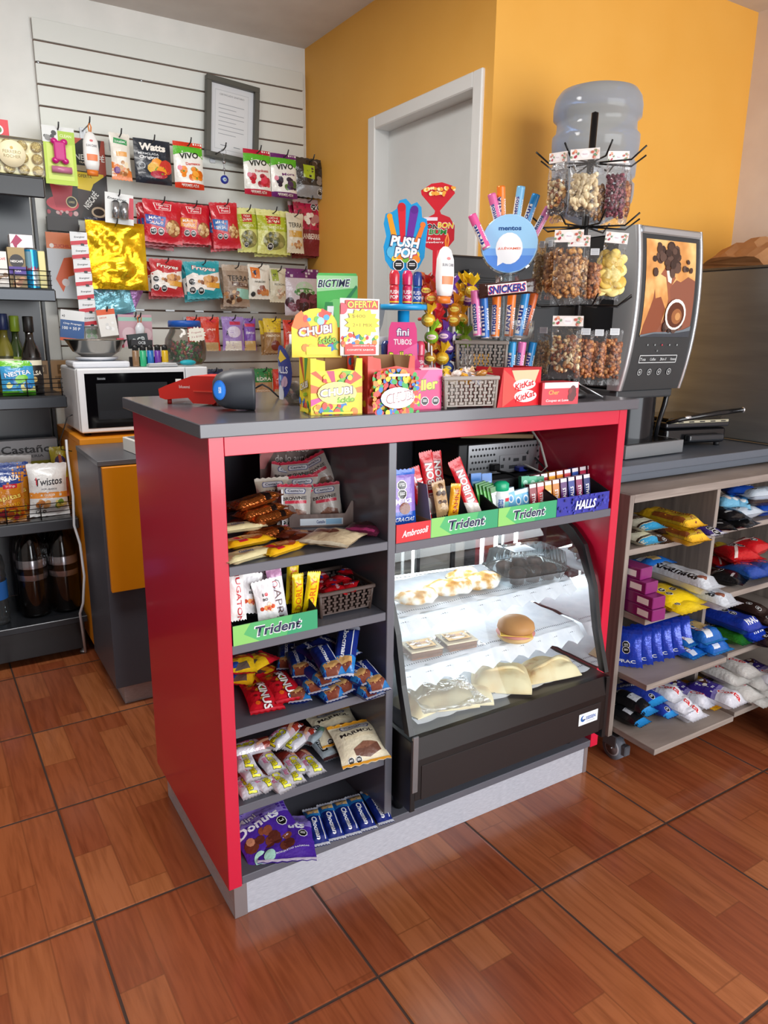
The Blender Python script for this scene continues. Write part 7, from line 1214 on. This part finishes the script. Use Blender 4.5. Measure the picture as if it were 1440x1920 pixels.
tag(G().box(-.14, .13, -.1, .12, 0, .012, m('8a7050', .8), .002, xf=Matrix.Rotation(radians(4), 4, 'Y')).obj('cardboard_piece', None, (.78, .36, .985 + .0)), 'torn cardboard piece lying on top of the computer', 'cardboard')
bpy.data.objects['cardboard_piece'].location = (.93, .37, SR + .16)
# ------------------------------------------------------------------ food in the pastry case
DOI = noisy('paper_doily', [(.3, 'd8dde6'), (.7, 'e8ebf1')], 30, .8, 0, .1)
def doily(x0, x1, y0, y1, z, label, drop=.038):
    """lace edged paper lying on a tray, its scalloped rim hanging over the front"""
    g = G(); n = 30; nx, ny = 40, 10; P_ = []
    for j in range(ny + 1):
        row = []
        for i in range(nx + 1):
            u = i / nx; x = x0 + (x1 - x0) * u; v = j / ny; y = y1 + (y0 - y1) * v; ed = (abs(sin(u * n * pi / 1.0)) * .006) if j == ny else 0
            dz = -max(0, (v - .88) / .12) * drop * (1 - .3 * abs(cos(u * n * pi / 1.0))) + noise.noise(Vector((x * 25, y * 25, 0))) * .003 + .003
            row.append(Vector((x, y - ed, z + dz)))
        P_.append(row)
    g.grid(P_, DOI, False)
    rr = random.Random(5)
    for i in range(n * 3):
        u = (i + .5) / (n * 3); x = x0 + (x1 - x0) * u
        for q in (.84, .93):
            y = y1 + (y0 - y1) * q; zz_ = z - max(0, (q - .88) / .12) * drop + .0048; g.add([(x - .0018, y - .003, zz_ + noise.noise(Vector((x * 25, y * 25, 0))) * .003), (x + .0018, y - .003, zz_ + noise.noise(Vector((x * 25, y * 25, 0))) * .003), (x + .0012, y + .002, zz_ + .001 + noise.noise(Vector((x * 25, y * 25, 0))) * .003), (x - .0012, y + .002, zz_ + .001 + noise.noise(Vector((x * 25, y * 25, 0))) * .003)], [[0, 1, 2, 3]], m('6a727c', .8))
    return tag(g.obj('paper_doily'), label, 'paper doily', 'lace doilies in the pastry case')
doily(.435, 1.02, .022, .27, .602, 'white lace doily on the top tray under the pastries'); doily(.44, 1.045, .006, .26, .468, 'white lace doily on the middle tray under the burger', .045); doily(.46, 1.04, -.03, .3, .3545, 'white lace doily on the floor of the pastry case', .0)
def lump(name, label, cat, px, py, z, L, W_, H_, rz, cols, group, seed, curve=0, sugar=None):
    p = at(px, py, z=z); g = G(); P_ = []
    nu, nv = 22, 12
    for i in range(nu + 1):
        u = -1 + 2 * i / nu; r = max(0.02, (1 - abs(u) ** 2.6)) ** .6; row = []
        for j in range(nv + 1):
            a = 2 * pi * j / nv; nz = 1 + .25 * noise.noise(Vector((u * 3, cos(a) * 1.5, sin(a) * 1.5 + seed * 5)))
            row.append(Vector((u * L / 2, cos(a) * W_ / 2 * r * nz + curve * (u * u), H_ / 2 + max(-.5, sin(a)) * H_ / 2 * r * nz)))
        P_.append(row)
    g.grid(P_, cols, True); o = g.obj(name, None, (p.x, p.y, z + .0005), (0, 0, radians(rz))); return tag(o, label, cat, group)
BAKE = noisy('baked_pastry', [(.3, 'b87a34'), (.42, 'd8a860'), (.5, 'ece0c8'), (.6, 'f6f4f0')], 30, .8, 0, .6); DOUGH = noisy('pale_dough', [(.3, 'b87a44'), (.4, 'd8c090'), (.6, 'e2d6ae')], 14, .6, 0, .25)
def bun_pastry(label, px, py, z, rz, s=1, seed=1): return lump('sugared_pastry', label, 'pastry', px, py, z, .14 * s, .07 * s, .045 * s, rz, BAKE, 'sugared pastries on the top tray', seed, .015)
bun_pastry('sugar dusted pastry at the left front of the top tray', 785, 1135, .605, 0, .9, 1); bun_pastry('sugar dusted pastry in the middle front of the top tray', 845, 1118, .605, -12, 1, 2); bun_pastry('sugar dusted pastry right of the middle one', 905, 1105, .605, 5, 1, 3); bun_pastry('sugar dusted pastry behind the other three', 870, 1090, .608, 10, .8, 4)
cc = thing('clear_cake_container', 'clear ribbed plastic container with dark cupcakes on the top tray', 'food container', tuple(at(985, 1085, z=.61)), radians(-6))
g = G()
def ring(w, d, z, e=5): return [Vector((w * cos(a) * (abs(cos(a)) ** e + abs(sin(a)) ** e) ** (-1 / e), d * sin(a) * (abs(cos(a)) ** e + abs(sin(a)) ** e) ** (-1 / e), z)) for a in [2 * pi * k / 120 for k in range(121)]]
rb_ = lambda w, d, z, q: [p * (1 + q * (k % 4 < 2)) if True else p for k, p in enumerate(ring(w, d, z))]
def rib(w, d, z, q): return [Vector((p.x * (1 + q * (k % 4 < 2)), p.y * (1 + q * (k % 4 < 2)), z)) for k, p in enumerate(ring(w, d, z))]
g.grid([rib(.085, .06, .0, 0), rib(.1, .075, .035, .0), rib(.108, .083, .036, 0)], PET, True); g.obj('base', cc)
g = G(); g.grid([rib(.107, .082, .037, 0), rib(.1, .075, .038, .0), rib(.092, .067, .08, .03), rib(.085, .06, .085, 0), rib(.001, .001, .086, 0)], PET, True); g.obj('ribbed_lid', cc)
g = G(); art(g, .07, .05, 'd0d4dc', [('r', .1, .1 + .16 * k, .9, .17 + .16 * k, '8a90a0') for k in range(5)]); g.v = [Vector((v.x, v.z, .0875)) for v in g.v]; g.obj('paper_label', cc, (-.02, -.02, 0))
for x in (-.05, .0, .05):
    for y in (-.03, .03): G().lathe([(0, .004), (.018, .004), (.023, .03), (.025, .034), (.018, .045), (0, .05)], noisy('dark_cupcake', [(.4, '2a1814'), (.7, '4a2c20')], 60, .7), 14, (x, y, 0)).obj('cupcake', cc)
bg = thing('cheese_burger_bun', 'round bun sandwich with ham and cheese on the middle tray', 'sandwich', tuple(at(966, 1197, z=.472)), .3)
BUN = noisy('bun_crust', [(.3, 'b0763c'), (.7, 'cc9658')], 10, .55, 0, .15)
G().lathe([(0, 0), (.04, .001), (.048, .008), (.046, .016), (0, .016)], noisy('bun_bottom', [(.3, 'd0a468'), (.7, 'e8c890')], 12, .6), 28).obj('bottom_bun', bg); G().lathe([(0, .026), (.046, .026), (.05, .033), (.047, .046), (.034, .057), (.015, .062), (0, .063)], BUN, 32).obj('top_bun', bg)
G().lathe([(.02, .0165), (.05, .017), (.052, .019), (.02, .021)], m('d88a80', .5), 20).obj('ham', bg); G().box(-.042, .042, -.042, .042, .0215, .0245, m('f0c85a', .4), .001, xf=Matrix.Rotation(.6, 4, 'Z')).obj('cheese', bg)
for px, py, lab, dx in ((855, 1210, 'film wrapped alfajor with yellow label on the middle tray', 0), (790, 1225, 'film wrapped cake with yellow label at the left of the middle tray', 1)):
    t = thing('wrapped_cake', lab, 'wrapped cake', tuple(at(px, py, z=.473)), radians(-8)); G().box(-.045, .045, -.035, .035, 0, .02, m('8a5a3a', .6), .006, seg=2).box(-.045, .045, -.035, .035, .0202, .024, m('e0d0b0', .6), .004).obj('cake', t)
    g = G(); surf(g, plane(-.035, .03, -.025, .02), 'f0b41c', [('t', 'SABROSO', .5, .6, .7, .2, 'c83a20'), ('e', .5, .25, .3, .15, 'f4e8d0')], 1.4); g.obj('yellow_label', t, (0, 0, .0285)); mobj('film', bag_mesh('film', .12, .095, .03, 'pillow', 1, .002), (0, 0, .0135), (0, 0, 0), t)
def empanada(label, px, py, rz, w=.15, d=.10, h=.03, seed=0, fold=True):
    p = at(px, py, z=.375); t = thing('empanada', label, 'empanada', (p.x, p.y, .3585), radians(rz), 'empanadas on the floor of the pastry case'); P_ = []
    for j in range(11):
        v = -1 + j / 5; row = []
        for i in range(15):
            u = -1 + i / 7; e = max(0, 1 - abs(u) ** 3) ** .5 * max(0, 1 - abs(v) ** 3) ** .5; row.append(Vector((u * w / 2 * (1 - .05 * v * v), v * d / 2 * (1 - .05 * u * u), .003 + e * h * (.9 + .35 * noise.noise(Vector((u * 2, v * 2, seed)))))))
        P_.append(row)
    g = G(); g.grid(P_, DOUGH, True); g.grid([[Vector((p_.x, p_.y, .0)) for p_ in r] for r in (P_[0], P_[-1])], DOUGH, True, None, True)
    for r in (P_[0], P_[-1]): g.grid([[Vector((p_.x, p_.y, 0)) for p_ in r], r], DOUGH, True)
    g.obj('dough', t)
    if fold: G().tube([(x, -.01 + .012 * sin(x * 40), h * 1.0 * max(.25, (1 - abs(2 * x / w) ** 3)) + .001) for x in [-w * .42 + w * .84 * k / 10 for k in range(11)]], [.002] + [.005] * 9 + [.002], DOUGH, 8).obj('folded_seam', t)
    return t
empanada('large folded empanada in the middle of the case floor', 940, 1268, -38, .16, .13, .045, 1); empanada('empanada with browned end at the right of the case floor', 1028, 1252, -10, .17, .09, .042, 2)
empanada('film covered empanada at the left of the case floor', 830, 1300, -20, .17, .12, .042, 3, False); empanada('empanada behind the film covered one', 790, 1308, 10, .13, .11, .034, 4, False); empanada('empanada peeping out at the right of the left group', 880, 1296, -30, .12, .09, .022, 5, False)
tag(mobj('plastic_bag', bag_mesh('film', .18, .15, .04, 'pillow', 2, .003), (at(835, 1300, z=.395) + Vector((0, 0, .0))).to_tuple(), (0, 0, -.2)), 'crinkled clear plastic bag over the left empanadas', 'plastic bag')
# ------------------------------------------------------------------ packs on the wheeled shelf unit
D['wafer_yellow'] = ('d8a81c', [('r', .0, .12, 1, .7, 'a88a1c'), ('r', .04, .14, .2, .68, '8a4a1c'), ('t', 'OBSESION', .6, .4, 1.7, .08, '7a3a1c', 90), ('r', 0, 0, 1, .12, 'f4b81c')], .25, 0)
D['dark_pack'] = ('3a241e', [('o', .5, .3, .12), ('o', .5, .14, .12), ('r', 0, .5, 1, .6, '6a5a54')], .22, 0); D['ivory_blue'] = ('e4e0c8', [('r', 0, 0, 1, .22, '3aa0d0'), ('e', .5, .6, .34, .12, '5a4034'), ('r', 0, .24, 1, .3, '3a2a22')], .3, 0)
D['violet_pack'] = ('3a2c78', [('r', 0, 0, 1, .08, 'e0e0ec'), ('o', .5, .25, .2), ('o', .5, .1, .2)], .25, 0)
D['white_wafer'] = ('d8dfe8', [('t', 'Ricanata', .25, .45, 2.0, .1, '1c1c22', -90, None, .2, .03), ('e', .35, .16, .16, .05, '8a4e3a'), ('r', .5, .05, .9, .5, 'c0c6d0'), ('r', .55, .6, .85, .72, '8a9098')], .25, .1)
D['big_yellow'] = ('f0cc10', [('o', .3, .45, .08), ('o', .55, .4, .08), ('o', .3, .3, .08), ('e', .5, .75, .2, .08, '6a4a1c')], .22, 0); D['frac_blue'] = ('1c3cb0', [('t', 'FRAC', .5, .16, .6, .1, 'f0f4fa', 0, None, 0, .03), ('o', .5, .62, .14), ('o', .5, .48, .14), ('r', 0, .9, 1, 1, '16309a')], .16, .2)
D['club_blue'] = ('1f6ac0', [('t', 'CLUB', .3, .5, 1.0, .14, 'f0f0f0', -90, 'c02a3a', .1, .03), ('p', [(.3, .3), (.8, .34), (.8, .6), (.3, .56)], 'd8b878'), ('r', .2, .1, .5, .24, 'dfe4ec'), ('r', 0, 0, 1, .06, '3a9ae0')], .18, .2)
D['black_roll'] = ('121418', [('r', .2, .3, .8, .5, 'c8ccd4'), ('r', 0, 0, 1, .14, '2a8ad0'), ('t', 'PICAR', .5, .75, .7, .06, 'd8dce0')], .2, .1)
D['blue_donuts'] = ('243a9a', [('t', 'Donuts', .4, .7, .7, .1, 'f0f2fa', -60), ('t', 'rellenos', .7, .4, .6, .08, 'f0f2fa', -60), ('o', .4, .2, .12), ('r', 0, 0, 1, .14, '2a90d8')], .2, 0)
D['costa'] = ('e0e0ea', [('p', [(0, .42), (1, .5), (1, 1), (0, 1)], '3a2a8a'), ('p', [(0, .36), (1, .44), (1, .52), (0, .44)], '8a80c0'), ('t', 'Costa', .5, .24, .8, .1, 'c82a34', -60, 'f4f4f6', .3, .03), ('b', .4, .75, .3, .1, 4, ['5a3424', 'f0ece6'], .14)], .25, .1)
D['costa_grey'] = ('cfccc8', [('t', 'Costa', .5, .5, .9, .12, 'c82a34', -60, 'f4f4f6', .3, .03), ('p', [(0, .8), (1, .85), (1, 1), (0, 1)], '4a3a7a')], .3, .15)
D['gold_pack'] = ('e8a818', [('e', .5, .5, .34, .1, 'a8501c'), ('r', .05, .6, .4, .95, 'b8741c'), ('r', 0, 0, 1, .06, 'f4c83a')], .2, .1)
D['lightblue_pack'] = ('7ab8d8', [('b', .5, .5, .4, .3, 8, ['e8e4e0', '3a90c8', 'f0d8c8'], .16), ('o', .5, .75, .12)], .2, 0); D['royal_pack'] = ('1c4cb0', [('o', .35, .4, .12), ('o', .65, .4, .12), ('r', 0, .8, 1, 1, '142a6a')], .2, .1)
D['black_foil'] = ('18181a', [('o', .5, .7, .14), ('r', .2, .3, .5, .36, 'c8c8c8')], .15, .3); D['silver_pack'] = ('c0ccd8', [('o', .6, .3, .14), ('r', .1, .5, .9, .6, 'a8b4c0')], .2, .2); D['red_pack'] = ('cc1820', [('o', .4, .6, .14), ('o', .62, .5, .12), ('p', [(.1, .1), (.2, .1), (.5, .5), (.4, .5)], 'f0d8d0'), ('r', 0, .8, 1, 1, 'a81018')], .18, .1)
D['amber_pack'] = ('c87a1c', [('p', [(.2, .2), (.8, .3), (.7, .8), (.3, .7)], 'e0c030')], .2, .1); D['blue_red_pack'] = ('24549a', [('o', .4, .7, .12), ('p', [(0, 0), (1, 0), (.9, .3), (.1, .36)], '1c4aa8'), ('t', 'Bon', .5, .5, .7, .1, 'e06a5a', -40)], .2, .1)
D['green_pack'] = ('2f7a24', [('o', .5, .4, .1), ('p', [(0, .7), (1, .8), (1, 1), (0, 1)], '6a9a2a')], .14, .3); D['brown_pack'] = ('2c1c18', [('o', .4, .35, .12), ('o', .4, .18, .12), ('t', 'Choc', .6, .7, .6, .07, 'b89a7a', -60)], .25, .1)
Z1, Z2, Z3, Z4 = .6702, .4852, .2952, .1152; GG = 'packs on the wheeled shelf unit'
def gp(dn, px, py, z, dz, w, h, t, rz, label, tx=0, ty=0, kind='pillow', cat='biscuit pack', name='biscuit_pack'):
    rz -= 41; return bar(dn, px, py, w * 1.22, h * 1.04, t * 1.4, label, cat, name, GG, z=z, dz=dz, rz=rz, tx=tx, ty=ty, kind=kind)
gp('wafer_yellow', 1255, 973, Z1, .05, .065, .2, .032, 40, 'yellow wafer pack on top of the pile on the upper left shelf', kind='bar'); gp('wafer_yellow', 1270, 1000, Z1, .018, .065, .18, .03, 35, 'yellow wafer pack underneath the top yellow one', kind='bar')
gp('dark_pack', 1228, 990, Z1, .022, .05, .12, .025, 40, 'dark brown pack left of the yellow wafers'); gp('ivory_blue', 1200, 982, Z1, .045, .07, .13, .025, 35, 'ivory pack with a cookie picture at the left wall'); gp('ivory_blue', 1197, 1008, Z1, .013, .07, .13, .025, 38, 'ivory and blue pack at the bottom of the left pile'); gp('violet_pack', 1312, 992, Z1, .012, .06, .14, .02, 40, 'violet pack with white edge at the right of the upper shelf')
gp('dark_pack', 1222, 1008, Z1, .012, .045, .12, .022, 38, 'dark pack lying low before the yellow wafers')
for i, (px, py, dz, lab) in enumerate(((1188, 1150, .018, 'lowest magenta carton of the stack'), (1192, 1125, .054, 'second magenta carton of the stack'), (1183, 1095, .09, 'third magenta carton from below'), (1182, 1068, .122, 'topmost magenta carton of the stack'))):
    p = at(px, py, z=Z2 + dz); tag(G().box(-.026, .026, -.075, .06, -.017, .017, m('7c2064', .3, 0, 0, .4), .002).box(-.0262, -.0260, -.06, -.02, -.01, .008, PAPER, 0).obj('magenta_carton', None, (max(p.x, 1.228), p.y + .03, Z2 + .0175 + i * .0345), (0, 0, radians(-4 + i * 2))), lab, 'carton', 'magenta cartons on the second shelf')
gp('big_yellow', 1247, 1115, Z2, .018, .12, .19, .035, 35, 'large yellow snack bag lying beside the magenta cartons'); gp('big_yellow', 1262, 1130, Z2, .012, .1, .15, .02, 40, 'yellow snack bag under the large one')
gp('white_wafer', 1268, 1078, Z2, .07, .065, .27, .035, 40, 'long white wafer pack on top of the yellow bags', kind='bar'); gp('white_wafer', 1300, 1108, Z2, .022, .065, .27, .032, 40, 'long white wafer pack under the upper one', kind='bar'); gp('club_blue', 1225, 1052, Z2, .09, .06, .12, .02, -60, 'blue pack at the back of the second shelf')
for i in range(6):
    p = at(1175 + i * 19, 1215 - i * 5, z=Z3 + .06); R = Matrix.Rotation(radians(-58), 3, 'Z') @ Matrix.Rotation(radians(-6 - 2 * i), 3, 'Y') @ Matrix.Rotation(pi / 2 - .05, 3, 'X'); tag(mobj('biscuit_pack', bag_mesh('frac_blue', .09, .115, .022, 'pillow'), (max(p.x, 1.222 + i * .022), p.y, Z3 + .06), R), 'blue biscuit pack standing on edge, ' + ['first at the left', 'second', 'third', 'fourth', 'fifth', 'last, leaning right'][i] + ' in the row', 'biscuit pack', 'blue packs standing on the third shelf')
gp('club_blue', 1300, 1185, Z3, .055, .08, .17, .04, 38, 'large sky blue wafer pack on top of the blue pile', kind='bar'); gp('club_blue', 1272, 1195, Z3, .045, .075, .13, .03, 44, 'sky blue wafer pack with a barcode in the blue pile'); gp('club_blue', 1280, 1218, Z3, .014, .07, .12, .025, 46, 'sky blue wafer pack low in front of the pile'); gp('club_blue', 1315, 1205, Z3, .018, .08, .16, .03, 40, 'sky blue wafer pack low at the right of the pile', kind='bar')
gp('black_roll', 1180, 1318, Z4, .05, .05, .16, .045, 46, 'black and blue biscuit roll on top at the left wall'); gp('black_roll', 1172, 1340, Z4, .02, .05, .14, .035, 46, 'black and blue biscuit roll underneath'); gp('blue_donuts', 1200, 1300, Z4, .06, .07, .15, .03, 44, 'blue donut pack behind the black rolls'); gp('blue_donuts', 1232, 1325, Z4, .022, .06, .13, .03, 42, 'blue pack with black octagon before the white ones')
for i, (px, py, dz, rz) in enumerate(((1245, 1310, .035, 46), (1262, 1322, .018, 42), (1285, 1300, .03, 44), (1225, 1290, .06, 48))): gp('costa', px, py, Z4, dz, .065, .19, .032, rz, 'white and violet biscuit pack on the bottom left shelf, ' + ['second from left', 'frontmost', 'rightmost', 'behind the others'][i], kind='bar')
gp('gold_pack', 1325, 1292, Z4, .03, .06, .17, .03, 40, 'golden yellow biscuit pack on the bottom left shelf', kind='bar'); gp('gold_pack', 1310, 1308, Z4, .012, .06, .15, .022, 44, 'yellow cream biscuit pack under the golden one')
# right bay
gp('lightblue_pack', 1362, 945, Z1, .05, .075, .09, .04, 20, 'light blue round cornered pack in the upper right bay'); gp('lightblue_pack', 1384, 948, Z1, .045, .07, .09, .04, -20, 'light blue and white pack beside the first one'); gp('royal_pack', 1385, 918, Z1, .09, .1, .12, .03, 10, 'royal blue pack with two octagons at the back'); gp('silver_pack', 1390, 960, Z1, .03, .065, .17, .03, -52, 'silver white pack pointing right in the upper right bay'); gp('royal_pack', 1425, 955, Z1, .025, .07, .1, .03, 30, 'royal blue pack at the right frame edge')
gp('black_foil', 1360, 965, Z1, .03, .08, .13, .03, 30, 'crumpled black foil pack, upper one'); gp('black_foil', 1378, 978, Z1, .012, .08, .12, .025, 50, 'crumpled black foil pack lying in front'); gp('black_foil', 1352, 985, Z1, .012, .06, .1, .02, 0, 'crumpled black foil pack hanging over the shelf edge'); gp('silver_pack', 1425, 925, Z1, .085, .06, .17, .03, -60, 'silver pack on top at the right'); gp('brown_pack', 1420, 938, Z1, .06, .06, .15, .025, -60, 'dark brown pack beneath the silver one')
gp('red_pack', 1380, 1038, Z2, .07, .1, .14, .04, 20, 'bright red biscuit bag with octagons in the right bay'); gp('red_pack', 1405, 1025, Z2, .08, .09, .15, .04, -40, 'red biscuit bag at the back right'); gp('amber_pack', 1350, 1030, Z2, .06, .07, .1, .03, 10, 'amber and yellow bag at the divider'); gp('blue_red_pack', 1395, 1070, Z2, .03, .08, .14, .035, 36, 'blue bag with an octagon below the red one'); gp('blue_red_pack', 1428, 1066, Z2, .03, .08, .13, .035, 30, 'blue bag with coral lettering at the right edge'); gp('black_foil', 1362, 1082, Z2, .016, .09, .12, .03, 60, 'black and silver pack at the front of the second right shelf'); gp('red_pack', 1345, 1052, Z2, .03, .06, .1, .03, 30, 'small red bag low at the divider')
gp('frac_blue', 1370, 1162, Z3, .065, .075, .19, .035, 42, 'navy biscuit pack with white lettering on top in the right bay', kind='bar'); gp('frac_blue', 1385, 1180, Z3, .03, .07, .17, .032, 42, 'navy biscuit pack beneath the top one', kind='bar'); gp('green_pack', 1365, 1188, Z3, .018, .08, .16, .035, 42, 'shiny green biscuit pack in the right bay'); gp('brown_pack', 1405, 1150, Z3, .07, .07, .19, .035, 42, 'dark brown chocolate pack with octagons'); gp('brown_pack', 1425, 1165, Z3, .05, .07, .19, .035, 42, 'dark brown chocolate pack at the right edge'); gp('brown_pack', 1420, 1195, Z3, .015, .07, .17, .03, 42, 'dark brown chocolate pack low at the right'); gp('brown_pack', 1390, 1135, Z3, .09, .07, .19, .03, 42, 'dark chocolate pack at the back of the right bay')
for i, (px, py, dz, rz, dn) in enumerate(((1350, 1262, .085, 40, 'costa_grey'), (1375, 1248, .11, 36, 'costa_grey'), (1355, 1295, .03, 42, 'costa'), (1340, 1300, .05, 44, 'costa'), (1400, 1270, .07, 36, 'costa_grey'), (1425, 1262, .08, 30, 'costa'), (1375, 1290, .05, 40, 'costa_grey'), (1400, 1300, .02, 38, 'costa_grey'), (1420, 1285, .045, 34, 'costa_grey'))):
    gp(dn, px, py, Z4, dz, .07, .17, .032, rz, 'whitish biscuit pack on the bottom right shelf, ' + ['on top at the left', 'topmost of the heap', 'lowest violet one', 'violet one above the lowest', 'in the middle of the heap', 'violet one at the right edge', 'under the top left one', 'low in front', 'low at the right'][i], kind='bar' if dn == 'costa' else 'pillow')
